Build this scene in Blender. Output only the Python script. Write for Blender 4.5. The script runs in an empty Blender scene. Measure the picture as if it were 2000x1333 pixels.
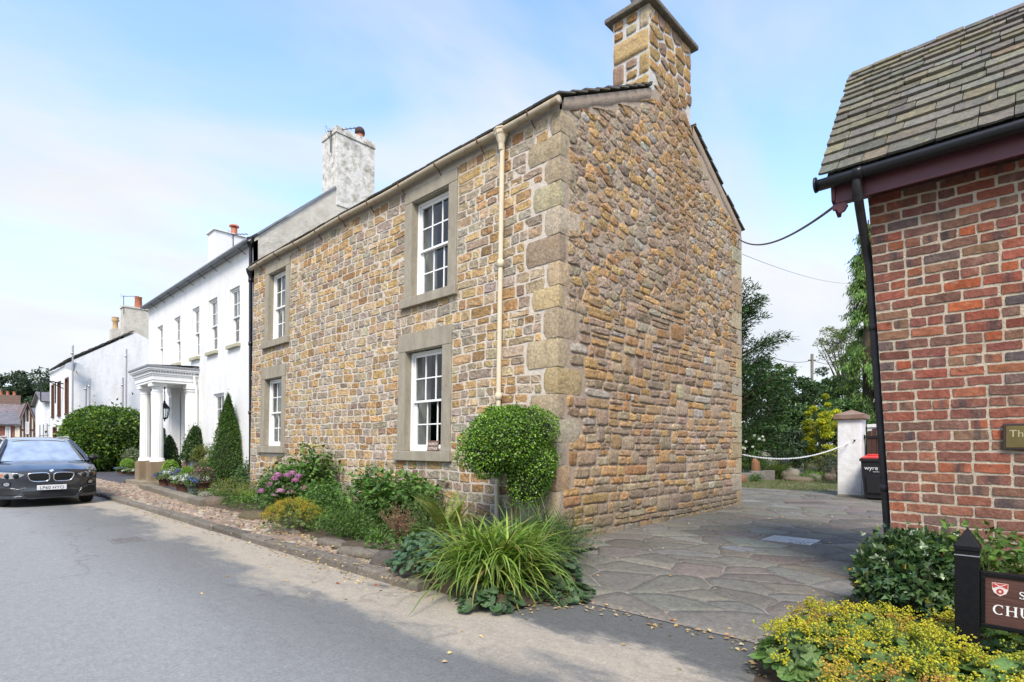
import bpy, math, random
import numpy as np
from mathutils import Vector
R = math.radians
rng = np.random.default_rng(7)
random.seed(7)
scene = bpy.context.scene
COL = scene.collection

# ------------------------------------------------------------------ camera
FX, FY = 0.72656, 0.68710          # viewing direction on the ground (X = across the street, Y = along it)
FP, HZ, CH = 1078.0, 870.0, 1.3    # focal length in photo pixels, horizon row, eye height
cam = bpy.data.cameras.new("camera")
camo = bpy.data.objects.new("camera", cam); COL.objects.link(camo)
camo.location = (0, 0, CH)
camo.rotation_euler = (R(90), 0, -math.atan2(FX, FY))
cam.sensor_width = 36.0
cam.lens = 36.0 * FP / 2000.0
cam.shift_y = (HZ - 666.5) / 2000.0
cam.clip_start = 0.05
cam.clip_end = 2000
scene.camera = camo
scene.view_settings.view_transform = 'Standard'
scene.view_settings.look = 'None'
scene.view_settings.exposure = 1.25
scene.view_settings.gamma = 1.0
scene.cycles.max_bounces = 6
scene.cycles.transparent_max_bounces = 8
scene.cycles.diffuse_bounces = 3
scene.cycles.caustics_reflective = False
scene.cycles.caustics_refractive = False

# ------------------------------------------------------------------ sun and sky
SUN_EL, SUN_DIR = R(48), Vector((-0.76, -0.65, 0)).normalized()   # soft sun from behind the camera, over the street
sunv = Vector((SUN_DIR.x * math.cos(SUN_EL), SUN_DIR.y * math.cos(SUN_EL), math.sin(SUN_EL)))
sl = bpy.data.lights.new("sun", 'SUN'); sl.energy = 2.1; sl.angle = R(22); sl.color = (1.0, 0.90, 0.75)
so = bpy.data.objects.new("sun", sl); COL.objects.link(so)
so.rotation_euler = sunv.to_track_quat('Z', 'Y').to_euler()
so.location = (-10, -10, 30)

world = bpy.data.worlds.new("World"); scene.world = world
world.use_nodes = True
wt = world.node_tree; wt.nodes.clear()
def wn(t, **k):
    n = wt.nodes.new(t)
    for a, b in k.items(): setattr(n, a, b)
    return n
sky = wn('ShaderNodeTexSky', sky_type='NISHITA', sun_disc=False, sun_elevation=SUN_EL,
         sun_rotation=math.atan2(SUN_DIR.x, SUN_DIR.y), altitude=0.0, air_density=1.0, dust_density=0.6, ozone_density=1.5)
tc = wn('ShaderNodeTexCoord')
sep = wn('ShaderNodeSeparateXYZ'); wt.links.new(tc.outputs['Generated'], sep.inputs[0])
def wmath(op, a, b=None, c=None, clamp=False):
    n = wn('ShaderNodeMath', operation=op, use_clamp=clamp)
    for i, v in enumerate((a, b, c)):
        if v is None: continue
        if isinstance(v, (int, float)): n.inputs[i].default_value = v
        else: wt.links.new(v, n.inputs[i])
    return n.outputs[0]
den = wmath('ADD', wmath('MAXIMUM', sep.outputs['Z'], 0.0), 0.22)
cx = wmath('DIVIDE', sep.outputs['X'], den); cy = wmath('DIVIDE', sep.outputs['Y'], den)
comb = wn('ShaderNodeCombineXYZ'); wt.links.new(cx, comb.inputs[0]); wt.links.new(cy, comb.inputs[1])
mp = wn('ShaderNodeMapping'); mp.inputs['Location'].default_value = (5.3, 0.4, 0); mp.inputs['Rotation'].default_value = (0, 0, R(35)); mp.inputs['Scale'].default_value = (0.75, 1.5, 1)
wt.links.new(comb.outputs[0], mp.inputs[0])
n1 = wn('ShaderNodeTexNoise'); n1.inputs['Scale'].default_value = 1.15; n1.inputs['Detail'].default_value = 9; n1.inputs['Roughness'].default_value = 0.52; n1.inputs['Distortion'].default_value = 0.5
wt.links.new(mp.outputs[0], n1.inputs['Vector'])
elev = sep.outputs['Z']
low = wmath('SUBTRACT', 1.0, wmath('DIVIDE', elev, 0.72), clamp=True)             # more cloud towards the horizon
cl = wmath('ADD', n1.outputs['Fac'], wmath('MULTIPLY', low, 0.44))
rp = wn('ShaderNodeValToRGB'); rp.color_ramp.elements[0].position = 0.40; rp.color_ramp.elements[1].position = 0.92
rp.color_ramp.interpolation = 'EASE'
wt.links.new(cl, rp.inputs[0])
n2 = wn('ShaderNodeTexNoise'); n2.inputs['Scale'].default_value = 1.7; n2.inputs['Detail'].default_value = 6
wt.links.new(mp.outputs[0], n2.inputs['Vector'])
crp = wn('ShaderNodeValToRGB')
crp.color_ramp.elements[0].position = 0.35; crp.color_ramp.elements[0].color = (0.695, 0.722, 0.76, 1)
crp.color_ramp.elements[1].position = 0.62; crp.color_ramp.elements[1].color = (0.80, 0.80, 0.805, 1)
wt.links.new(n2.outputs['Fac'], crp.inputs[0])
csc = wn('ShaderNodeVectorMath', operation='SCALE'); csc.inputs['Scale'].default_value = 4.95
wt.links.new(crp.outputs[0], csc.inputs[0])
ssc = wn('ShaderNodeVectorMath', operation='MULTIPLY'); ssc.inputs[1].default_value = (1.58, 1.76, 1.98)
wt.links.new(sky.outputs[0], ssc.inputs[0])
wmix = wn('ShaderNodeMix', data_type='RGBA')
wt.links.new(wmath('MULTIPLY', rp.outputs[0], 0.96), wmix.inputs[0]); wt.links.new(ssc.outputs[0], wmix.inputs[6]); wt.links.new(csc.outputs[0], wmix.inputs[7])
bg = wn('ShaderNodeBackground'); bg.inputs['Strength'].default_value = 0.10
wt.links.new(wmix.outputs[2], bg.inputs['Color'])
wo = wn('ShaderNodeOutputWorld'); wt.links.new(bg.outputs[0], wo.inputs['Surface'])

# ------------------------------------------------------------------ photo pixel -> place helpers
def G(px, py, z=0.0):
    d = FP * (CH - z) / (py - HZ); t = (px - 1000) / FP * d
    return np.array((FX * d + FY * t, FY * d - FX * t, z))
def on_x(px, X):
    t = (px - 1000) / FP; return X * (FY - t * FX) / (FX + t * FY)
def at_depth(px, d, z=0.0):
    t = (px - 1000) / FP * d
    return np.array((FX * d + FY * t, FY * d - FX * t, z))
def hz(py, d): return CH + (HZ - py) * d / FP
def dep(p): return FX * p[0] + FY * p[1]

# ------------------------------------------------------------------ mesh collector
def unit(a):
    a = np.asarray(a, float); n = np.linalg.norm(a, axis=-1, keepdims=True); n[n == 0] = 1
    return a / n
class MB:
    def __init__(s): s.v = []; s.l = []; s.n = []; s.t = []; s.s = []; s.k = 0; s.m = []; s.cm = 0
    def add(s, verts, faces=None, tint=(1, 1, 1), smooth=False, loops=None, sizes=None):
        verts = np.asarray(verts, float).reshape(-1, 3)
        if loops is None:
            sizes = np.array([len(f) for f in faces], int); loops = np.concatenate([np.asarray(f, int) for f in faces])
        s.v.append(verts); s.l.append(np.asarray(loops, int) + s.k); s.n.append(np.asarray(sizes, int))
        t = np.asarray(tint, float)
        if t.ndim == 1: t = np.tile(t[:3], (len(sizes), 1))
        s.t.append(t); s.s.append(np.full(len(sizes), smooth)); s.m.append(np.full(len(sizes), s.cm)); s.k += len(verts)
        return s
    def box(s, lo, hi, tint=(1, 1, 1)):
        (a, b, c), (d, e, f) = np.minimum(lo, hi), np.maximum(lo, hi)
        v = [(a,b,c),(d,b,c),(d,e,c),(a,e,c),(a,b,f),(d,b,f),(d,e,f),(a,e,f)]
        return s.add(v, [(0,3,2,1),(4,5,6,7),(0,1,5,4),(1,2,6,5),(2,3,7,6),(3,0,4,7)], tint)
    def obox(s, c, ax, ay, az, tint=(1, 1, 1)):     # centre and three half-axis vectors
        c, ax, ay, az = [np.asarray(q, float) for q in (c, ax, ay, az)]
        v = [c + i*ax + j*ay + k*az for k in (-1, 1) for j, i in ((-1,-1),(-1,1),(1,1),(1,-1))]
        return s.add(v, [(0,3,2,1),(4,5,6,7),(0,1,5,4),(1,2,6,5),(2,3,7,6),(3,0,4,7)], tint)
    def bar(s, p, q, w, h, up=(0, 0, 1), tint=(1, 1, 1)):
        p, q = np.asarray(p, float), np.asarray(q, float); d = unit(q - p); u = np.asarray(up, float)
        x = unit(np.cross(d, u)); z = np.cross(x, d)
        return s.obox((p+q)/2, x*w/2, (q-p)/2, z*h/2, tint)
    def prism(s, poly, o, u, w, n, depth, tint=(1, 1, 1), bevel=0.0):   # 2D outline on plane (o; u,w), thickness along n
        o, u, w, n = [np.asarray(q, float) for q in (o, u, w, n)]
        P = np.asarray(poly, float); k = len(P)
        A = o + P[:, :1]*u + P[:, 1:2]*w
        v = np.vstack([A, A + n*depth])
        f = [tuple(range(k))[::-1], tuple(range(k, 2*k))] + [(i, (i+1) % k, k+(i+1) % k, k+i) for i in range(k)]
        return s.add(v, f, tint)
    def tube(s, pts, r, sides=8, tint=(1, 1, 1), cap=True, smooth=True):
        P = np.asarray(pts, float); k = len(P); r = np.broadcast_to(np.asarray(r, float), (k,))
        T = np.gradient(P, axis=0) if k > 2 else np.array([P[1]-P[0]]*2)
        T = unit(T); ref = np.array((0.13, 0.21, 0.97)) if abs(T[0][2]) < 0.9 else np.array((0.97, 0.2, 0.1))
        X = unit(np.cross(T, ref)); Y = np.cross(T, X)
        a = np.linspace(0, 2*np.pi, sides, endpoint=False)
        V = P[:, None] + r[:, None, None]*(np.cos(a)[None, :, None]*X[:, None] + np.sin(a)[None, :, None]*Y[:, None])
        f = [(i*sides+j, i*sides+(j+1) % sides, (i+1)*sides+(j+1) % sides, (i+1)*sides+j) for i in range(k-1) for j in range(sides)]
        s.add(V.reshape(-1, 3), f, tint, smooth)
        if cap:
            s.add(V[0], [tuple(range(sides))[::-1]], tint); s.add(V[-1], [tuple(range(sides))], tint)
        return s
    def lathe(s, prof, c, sides=20, tint=(1, 1, 1), smooth=True, axis=None, flute=0.0, sq=None):
        P = np.asarray(prof, float); a = np.linspace(0, 2*np.pi, sides, endpoint=False) + (np.pi/4 if sides == 4 else 0)
        rad = P[:, 0][:, None]*np.ones(sides)
        if flute: rad = rad*(1 - flute*(np.arange(sides) % 2))
        X = np.stack([rad*np.cos(a), rad*np.sin(a), np.repeat(P[:, 1][:, None], sides, 1)], -1)
        V = X.reshape(-1, 3)
        if axis is not None: V = V @ np.asarray(axis, float)
        V = V + np.asarray(c, float); k = len(P)
        f = [(i*sides+j, i*sides+(j+1) % sides, (i+1)*sides+(j+1) % sides, (i+1)*sides+j) for i in range(k-1) for j in range(sides)]
        s.add(V, f, tint, smooth)
        if P[0, 0] > 1e-6: s.add(V[:sides], [tuple(range(sides))[::-1]], tint)
        if P[-1, 0] > 1e-6: s.add(V[-sides:], [tuple(range(sides))], tint)
        return s
    def grid(s, V, tint=(1, 1, 1), smooth=True, flip=False):
        V = np.asarray(V, float); m, n = V.shape[:2]
        f = [(i*n+j, (i+1)*n+j, (i+1)*n+j+1, i*n+j+1) for i in range(m-1) for j in range(n-1)]
        if flip: f = [q[::-1] for q in f]
        return s.add(V.reshape(-1, 3), f, tint, smooth)
    def data(s, name, off=(0, 0, 0), warp=None):
        v = np.vstack(s.v)
        if warp is not None: v = warp(v.copy())
        v = v - np.asarray(off, float)
        l = np.concatenate(s.l); n = np.concatenate(s.n); t = np.vstack(s.t)
        me = bpy.data.meshes.new(name)
        me.vertices.add(len(v)); me.loops.add(len(l)); me.polygons.add(len(n))
        me.vertices.foreach_set('co', v.ravel().astype(np.float32))
        me.loops.foreach_set('vertex_index', l.astype(np.int32))
        me.polygons.foreach_set('loop_start', np.concatenate([[0], np.cumsum(n)[:-1]]).astype(np.int32))
        me.polygons.foreach_set('use_smooth', np.concatenate(s.s))
        me.polygons.foreach_set('material_index', np.concatenate(s.m).astype(np.int32))
        me.update(calc_edges=True)
        ca = me.color_attributes.new('tint', 'FLOAT_COLOR', 'CORNER')
        c4 = np.ones((len(l), 4), np.float32); c4[:, :3] = np.repeat(t, n, 0)
        ca.data.foreach_set('color', c4.ravel())
        return me

def thing(name, label, cat, loc=(0, 0, 0), group=None, rz=0.0):
    o = bpy.data.objects.new(name, None); COL.objects.link(o); o.empty_display_size = 0.2
    o.location = [float(q) for q in loc]; o.rotation_euler = (0, 0, rz)
    o['label'] = label; o['category'] = cat
    if group: o['group'] = group
    return o
def root_of(o):
    while o.parent: o = o.parent
    return o
def part(name, M, mat, parent, bevel=0.0, warp=None, local=False, label=None):
    off = (0, 0, 0) if local else tuple(root_of(parent).location)
    me = M.data(name, off, warp)
    for m_ in (mat if isinstance(mat, (list, tuple)) else [mat]): me.materials.append(m_)
    o = bpy.data.objects.new(name, me); COL.objects.link(o); o.parent = parent
    if bevel:
        b = o.modifiers.new('bevel', 'BEVEL'); b.width = bevel; b.segments = 2; b.limit_method = 'ANGLE'; b.angle_limit = R(40)
    if label: o['label'] = label
    return o
def single(name, M, mat, label=None, cat=None, loc=(0, 0, 0), group=None, kind=None, bevel=0.0, warp=None):
    me = M.data(name, loc, warp)
    for m_ in (mat if isinstance(mat, (list, tuple)) else [mat]): me.materials.append(m_)
    o = bpy.data.objects.new(name, me); COL.objects.link(o); o.location = [float(q) for q in loc]
    if bevel:
        b = o.modifiers.new('bevel', 'BEVEL'); b.width = bevel; b.segments = 2; b.limit_method = 'ANGLE'; b.angle_limit = R(40)
    if label: o['label'] = label
    if cat: o['category'] = cat
    if group: o['group'] = group
    if kind: o['kind'] = kind
    return o
def copy_tree(o, parent=None):
    c = o.copy(); COL.objects.link(c)
    if parent: c.parent = parent
    for ch in list(o.children): copy_tree(ch, c)
    return c

def text_mb(M, s, size, o, u, w, n, depth=0.002, tint=(1, 1, 1), center=False):
    cu = bpy.data.curves.new('lettering', 'FONT'); cu.body = s; cu.size = size
    if center: cu.align_x = 'CENTER'
    ob = bpy.data.objects.new('lettering', cu); COL.objects.link(ob)
    bpy.context.view_layer.update()
    me = bpy.data.meshes.new_from_object(ob)
    o, u, w, n = [np.asarray(q, float) for q in (o, u, w, n)]
    V = np.array([v.co[:] for v in me.vertices])
    if len(V): M.add(o + V[:, :1]*u + V[:, 1:2]*w + n*depth, [tuple(p.vertices) for p in me.polygons], tint)
    bpy.data.objects.remove(ob); bpy.data.meshes.remove(me); bpy.data.curves.remove(cu)

def smooth_noise(p, seed=0, f=1.0):
    p = np.asarray(p, float)*f; r = np.random.default_rng(seed); out = np.zeros(p.shape[:-1])
    for k in range(6):
        d = r.normal(size=p.shape[-1]); ph = r.uniform(0, 6.28)
        out += np.sin(p @ d*(1+0.35*k) + ph)/(1+0.35*k)
    return out/2.6

# ------------------------------------------------------------------ materials
class NT:
    def __init__(s, name):
        s.mat = bpy.data.materials.new(name); s.mat.use_nodes = True
        s.t = s.mat.node_tree; s.t.nodes.clear()
        s.out = s.t.nodes.new('ShaderNodeOutputMaterial')
        s.b = s.t.nodes.new('ShaderNodeBsdfPrincipled'); s.t.links.new(s.b.outputs[0], s.out.inputs[0])
        s.pos = s.t.nodes.new('ShaderNodeNewGeometry').outputs['Position']
    def n(s, t, **k):
        q = s.t.nodes.new(t)
        for a, b in k.items(): setattr(q, a, b)
        return q
    def lk(s, a, b): s.t.links.new(a, b)
    def setin(s, sock, v):
        if hasattr(v, 'is_output'): s.lk(v, sock)
        elif isinstance(v, (tuple, list)): sock.default_value = tuple(v) + (1,)*(4-len(v)) if len(sock.default_value) == 4 else v
        else: sock.default_value = v
    def vec(s, scale=(1, 1, 1), loc=(0, 0, 0), rot=(0, 0, 0), src=None):
        m = s.n('ShaderNodeMapping'); m.inputs['Scale'].default_value = scale; m.inputs['Location'].default_value = loc; m.inputs['Rotation'].default_value = rot
        s.lk(src or s.pos, m.inputs[0]); return m.outputs[0]
    def noise(s, scale, detail=4, rough=0.55, vec=None, dist=0.0):
        q = s.n('ShaderNodeTexNoise'); q.inputs['Scale'].default_value = scale; q.inputs['Detail'].default_value = detail
        q.inputs['Roughness'].default_value = rough; q.inputs['Distortion'].default_value = dist
        s.lk(vec or s.pos, q.inputs['Vector']); return q.outputs['Fac']
    def ramp(s, fac, stops, interp='LINEAR'):
        q = s.n('ShaderNodeValToRGB'); cr = q.color_ramp; cr.interpolation = interp
        while len(cr.elements) < len(stops): cr.elements.new(0.5)
        for e, (p, c) in zip(cr.elements, stops):
            e.position = p; e.color = (c, c, c, 1) if isinstance(c, (int, float)) else tuple(c) + (1,)
        s.lk(fac, q.inputs[0]); return q.outputs[0]
    def mix(s, fac, a, b, mode='MIX'):
        q = s.n('ShaderNodeMix', data_type='RGBA', blend_type=mode)
        s.setin(q.inputs[0], fac); s.setin(q.inputs[6], a); s.setin(q.inputs[7], b); return q.outputs[2]
    def math(s, op, a, b=0.0, clamp=False):
        q = s.n('ShaderNodeMath', operation=op, use_clamp=clamp); s.setin(q.inputs[0], a); s.setin(q.inputs[1], b); return q.outputs[0]
    def attr(s, name='tint'):
        q = s.n('ShaderNodeAttribute'); q.attribute_name = name; return q.outputs['Color']
    def sepx(s, src=None):
        q = s.n('ShaderNodeSeparateXYZ'); s.lk(src or s.pos, q.inputs[0]); return q.outputs
    def bump(s, h, strength=0.3, dist=0.01, prev=None):
        q = s.n('ShaderNodeBump'); q.inputs['Strength'].default_value = strength; q.inputs['Distance'].default_value = dist
        s.lk(h, q.inputs['Height'])
        if prev is not None: s.lk(prev, q.inputs['Normal'])
        return q.outputs[0]
    def fin(s, col, rough=0.8, normal=None, spec=0.35, **k):
        s.setin(s.b.inputs['Base Color'], col); s.setin(s.b.inputs['Roughness'], rough); s.b.inputs['Specular IOR Level'].default_value = spec
        if normal is not None: s.lk(normal, s.b.inputs['Normal'])
        for a, b in k.items(): s.setin(s.b.inputs[a.replace('_', ' ')], b)
        return s.mat

def m_stone(name, mott=(0.55, 1.25), dark=(0.5, 0.47, 0.45), lich=None, bs=1.0, damp=True, patch=0.0):
    s = NT(name)
    a = s.attr(); f = s.noise(27, 7, 0.72); g = s.noise(9, 4, 0.6); gr = s.noise(160, 3, 0.7)
    c = a
    if patch:      # rusty and grey patches that run across one stone
        h1 = s.noise(6.5, 5, 0.7, s.vec(loc=(11, 3, 5))); h2 = s.noise(8.5, 5, 0.7, s.vec(loc=(2, 17, 9)))
        c = s.mix(s.ramp(h1, [(0.47, 0.0), (0.66, 0.62*patch)]), c, s.mix(0.6, c, (0.36, 0.215, 0.085)))
        c = s.mix(s.ramp(h2, [(0.50, 0.0), (0.68, 0.75*patch)]), c, s.mix(0.7, c, (0.30, 0.275, 0.24)))
    c = s.mix(1.0, c, s.ramp(f, [(0.3, mott[0]), (0.72, mott[1])]), 'MULTIPLY')
    c = s.mix(s.ramp(g, [(0.5, 0.0), (0.75, 0.55)]), c, s.mix(1.0, c, dark, 'MULTIPLY'))
    c = s.mix(1.0, c, s.ramp(gr, [(0.3, 0.8), (0.7, 1.15)]), 'MULTIPLY')
    if lich is not None: c = s.mix(s.ramp(s.noise(14, 5, 0.7, s.vec(loc=(4, 2, 7))), [(0.56, 0.0), (0.7, lich[3])]), c, lich[:3])
    z = s.sepx()[2]                                            # green-black damp stain on the lowest courses
    wet = s.math('MULTIPLY', s.ramp(s.math('ADD', z, s.math('MULTIPLY', g, 0.7)), [(0.35, 0.75), (1.0, 0.0)]), 1.0)
    if damp: c = s.mix(wet, c, s.mix(0.75, c, (0.12, 0.115, 0.085)))
    nb = s.bump(s.noise(70, 6, 0.7), 0.55*bs, 0.012); nb = s.bump(s.noise(22, 4, 0.6), 0.5*bs, 0.02, nb)
    return s.fin(c, 0.9, nb, 0.2)
def m_mortar(name, col, col2):
    s = NT(name); c = s.mix(s.ramp(s.noise(11, 5, 0.65), [(0.35, 0.0), (0.7, 1.0)]), col, col2)
    c = s.mix(1.0, c, s.ramp(s.noise(130, 3, 0.6), [(0.3, 0.78), (0.7, 1.12)]), 'MULTIPLY')
    z = s.sepx()[2]; wet = s.ramp(s.math('ADD', z, s.math('MULTIPLY', s.noise(9), 0.7)), [(0.35, 0.6), (1.0, 0.0)])
    c = s.mix(wet, c, (0.11, 0.10, 0.075))
    nb = s.bump(s.noise(45, 5, 0.7), 0.7, 0.02)
    return s.fin(c, 0.95, nb, 0.1)
def m_plain(name, col, rough=0.5, var=0.12, scale=9, bumpk=0.0, metal=0.0, spec=0.4, coat=0.0, tint=False):
    s = NT(name); f = s.noise(scale, 5, 0.6)
    c = s.mix(1.0, s.attr() if tint else col, s.ramp(f, [(0.3, 1-var), (0.7, 1+var)]), 'MULTIPLY')
    if tint: c = s.mix(1.0, c, col, 'MULTIPLY')
    nb = s.bump(s.noise(scale*6, 4, 0.6), bumpk, 0.01) if bumpk else None
    return s.fin(c, rough, nb, spec, Metallic=metal, Coat_Weight=coat, Coat_Roughness=0.06)
def m_render(name, base, dirt, amount=0.35, bs=0.3, streak=True, scale=1.0):
    s = NT(name); p = s.vec((1.6*scale, 1.6*scale, 0.35*scale)) if streak else s.vec((1.3*scale,)*3)
    f = s.noise(2.2, 7, 0.65, p); g = s.noise(9*scale, 6, 0.7)
    k = s.math('MULTIPLY', s.ramp(f, [(0.45, 0.0), (0.72, 1.0)]), amount); k2 = s.math('MULTIPLY', s.ramp(g, [(0.55, 0.0), (0.68, 1.0)]), amount*0.8)
    c = s.mix(k, base, dirt); c = s.mix(k2, c, dirt)
    z = s.sepx()[2]; gr = s.ramp(s.math('ADD', z, s.math('MULTIPLY', g, 1.1)), [(0.45, 0.55), (1.35, 0.0)]); c = s.mix(gr, c, (0.30, 0.295, 0.24))     # splash-back grime at the foot
    nb = s.bump(s.noise(60, 5, 0.7), bs, 0.012); nb = s.bump(s.noise(5, 4, 0.6), bs*0.8, 0.04, nb)
    return s.fin(c, 0.85, nb, 0.25)
def m_leaf(name, trans=0.30, rough=0.5, spec=0.35, back=1.15):
    s = NT(name); a = s.attr()
    f = s.noise(60, 3, 0.6); c = s.mix(1.0, a, s.ramp(f, [(0.3, 0.82), (0.7, 1.15)]), 'MULTIPLY')
    s.fin(c, rough, None, spec)
    tr = s.n('ShaderNodeBsdfTranslucent'); s.lk(s.mix(1.0, c, (1.15*back, 1.25*back, 0.6), 'MULTIPLY'), tr.inputs['Color'])
    mx = s.n('ShaderNodeMixShader'); mx.inputs[0].default_value = trans
    s.lk(s.b.outputs[0], mx.inputs[1]); s.lk(tr.outputs[0], mx.inputs[2]); s.lk(mx.outputs[0], s.out.inputs[0])
    return s.mat
def m_glass(name):
    s = NT(name); s.t.nodes.remove(s.b)
    tr = s.n('ShaderNodeBsdfTransparent'); tr.inputs[0].default_value = (0.80, 0.84, 0.84, 1)
    gl = s.n('ShaderNodeBsdfGlossy'); gl.inputs['Roughness'].default_value = 0.015; gl.inputs['Color'].default_value = (0.95, 0.97, 1, 1)
    fr = s.n('ShaderNodeLayerWeight'); fr.inputs['Blend'].default_value = 0.5
    s.lk(s.bump(s.noise(2.2, 2, 0.5), 0.05, 0.03), gl.inputs['Normal'])
    k = s.math('ADD', s.math('MULTIPLY', s.math('POWER', fr.outputs['Facing'], 4.0), 0.85), 0.06, True)
    mx = s.n('ShaderNodeMixShader'); s.lk(k, mx.inputs[0]); s.lk(tr.outputs[0], mx.inputs[1]); s.lk(gl.outputs[0], mx.inputs[2]); s.lk(mx.outputs[0], s.out.inputs[0])
    return s.mat

STONE = m_stone('sandstone', (0.42, 1.5), patch=0.8, bs=1.5)
RUBBLE = m_stone('rubble_stone', (0.42, 1.5), bs=1.8, patch=0.9)
QUOIN = m_stone('quoin_stone', (0.55, 1.3), bs=1.3, patch=0.7)
MORTAR = m_mortar('pale_pointing', (0.64, 0.575, 0.495), (0.52, 0.455, 0.38))
MORTAR_G = m_mortar('pinkish_pointing', (0.44, 0.35, 0.275), (0.33, 0.26, 0.20))
MORTAR_C = m_mortar('chimney_pointing', (0.62, 0.60, 0.57), (0.50, 0.48, 0.45))
MORTAR_B = m_mortar('brick_pointing', (0.54, 0.455, 0.34), (0.42, 0.355, 0.275))
BRICK = m_stone('handmade_brick', (0.58, 1.25), dark=(0.62, 0.58, 0.56), lich=(0.36, 0.27, 0.20, 0.38), bs=0.8)
def m_dressed():
    s = NT('dressed_stone'); f = s.noise(5, 6, 0.65, s.vec((1, 1, 0.4))); g = s.noise(120, 3, 0.6, s.vec((1, 1, 0.12)))
    c = s.mix(s.ramp(f, [(0.35, 0.0), (0.7, 1.0)]), (0.345, 0.31, 0.24), (0.25, 0.222, 0.172))
    c = s.mix(1.0, c, s.ramp(g, [(0.3, 0.82), (0.7, 1.12)]), 'MULTIPLY')
    c = s.mix(s.ramp(s.noise(13, 5, 0.7), [(0.6, 0.0), (0.75, 0.5)]), c, (0.10, 0.095, 0.075))
    return s.fin(c, 0.9, s.bump(g, 0.35, 0.01), 0.2)
DRESSED = m_dressed()
SASH = m_plain('white_gloss_paint', (0.80, 0.80, 0.79), 0.35, 0.03, 6)
GLASS = m_glass('window_glass')
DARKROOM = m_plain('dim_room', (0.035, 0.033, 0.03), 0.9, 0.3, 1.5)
CURTAIN = m_plain('pale_shutter', (0.80, 0.80, 0.78), 0.8, 0.06, 4)
WHITE = m_render('white_masonry_paint', (0.72, 0.72, 0.715), (0.54, 0.53, 0.49), 0.45, 0.18)
WHITE2 = m_render('worn_white_paint', (0.74, 0.74, 0.74), (0.50, 0.49, 0.47), 0.5, 0.5)
ROUGH = m_render('roughcast', (0.56, 0.53, 0.46), (0.30, 0.265, 0.20), 0.55, 0.8, False)
ROUGHC = m_render('flaking_limewash', (0.66, 0.645, 0.60), (0.235, 0.205, 0.145), 0.95, 0.9, False, 1.7)
TRIM = m_plain('white_trim_paint', (0.78, 0.78, 0.77), 0.45, 0.04, 4)
PLINTH = m_render('brown_plinth_stone', (0.25, 0.185, 0.115), (0.15, 0.115, 0.075), 0.6, 0.5)
SILL = m_render('mossy_sill_stone', (0.42, 0.40, 0.29), (0.25, 0.25, 0.14), 0.7, 0.4, False)
BLACK = m_plain('black_paint', (0.012, 0.012, 0.014), 0.35, 0.2, 12, 0.1)
LEAD = m_plain('lead_sheet', (0.20, 0.215, 0.235), 0.5, 0.2, 5, 0.15)
def m_rusty():
    s = NT('cream_paint_over_rust'); f = s.noise(6, 7, 0.7); g = s.noise(26, 5, 0.7)
    c = s.mix(s.ramp(f, [(0.54, 0.0), (0.66, 0.75)]), (0.36, 0.30, 0.21), (0.22, 0.16, 0.10))
    c = s.mix(s.ramp(g, [(0.60, 0.0), (0.68, 0.9)]), c, (0.17, 0.075, 0.03))
    return s.fin(c, 0.6, s.bump(g, 0.2, 0.008), 0.3)
RUSTY = m_rusty()
RUST = m_plain('rusty_iron', (0.14, 0.07, 0.035), 0.8, 0.4, 20, 0.3)
CREAM = m_render('cream_pipe_paint', (0.62, 0.54, 0.40), (0.42, 0.30, 0.17), 0.5, 0.1, True, 2.0)
SLATE = m_stone('stone_slate', (0.65, 1.2), dark=(0.62, 0.62, 0.6), lich=(0.33, 0.29, 0.13, 0.6), bs=1.1)
DSLATE = m_plain('blue_slate', (1, 1, 1), 0.7, 0.3, 3, 0.3, tint=True)
POTB = m_plain('dark_brown_pot', (0.15, 0.075, 0.048), 0.8, 0.25, 14, 0.2)
TERRA = m_plain('terracotta', (0.42, 0.15, 0.08), 0.8, 0.25, 14, 0.2)
BUFFPOT = m_plain('buff_clay', (0.45, 0.30, 0.15), 0.8, 0.25, 14, 0.2)
MAROON = m_plain('maroon_fascia_paint', (0.105, 0.035, 0.040), 0.45, 0.12, 8)
BARK = m_plain('bark', (0.085, 0.065, 0.045), 0.95, 0.4, 18, 0.8)
STEM = m_plain('green_stem', (0.10, 0.13, 0.04), 0.8, 0.3, 18)
LEAF = m_leaf('leaf')
LEAFG = m_leaf('glossy_leaf', 0.18, 0.32, 0.5)
NEEDLE = m_leaf('needle', 0.15, 0.6, 0.2)
PETAL = m_leaf('petal', 0.3, 0.6, 0.2, 0.9)
DRY = m_leaf('dry_leaf', 0.2, 0.7, 0.2, 0.8)
STEEL = m_plain('galvanised_steel', (0.40, 0.41, 0.42), 0.4, 0.15, 30, 0.1, 0.8)
PLANK = m_plain('dark_stained_board', (0.055, 0.024, 0.016), 0.6, 0.35, 25, 0.3)

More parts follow.
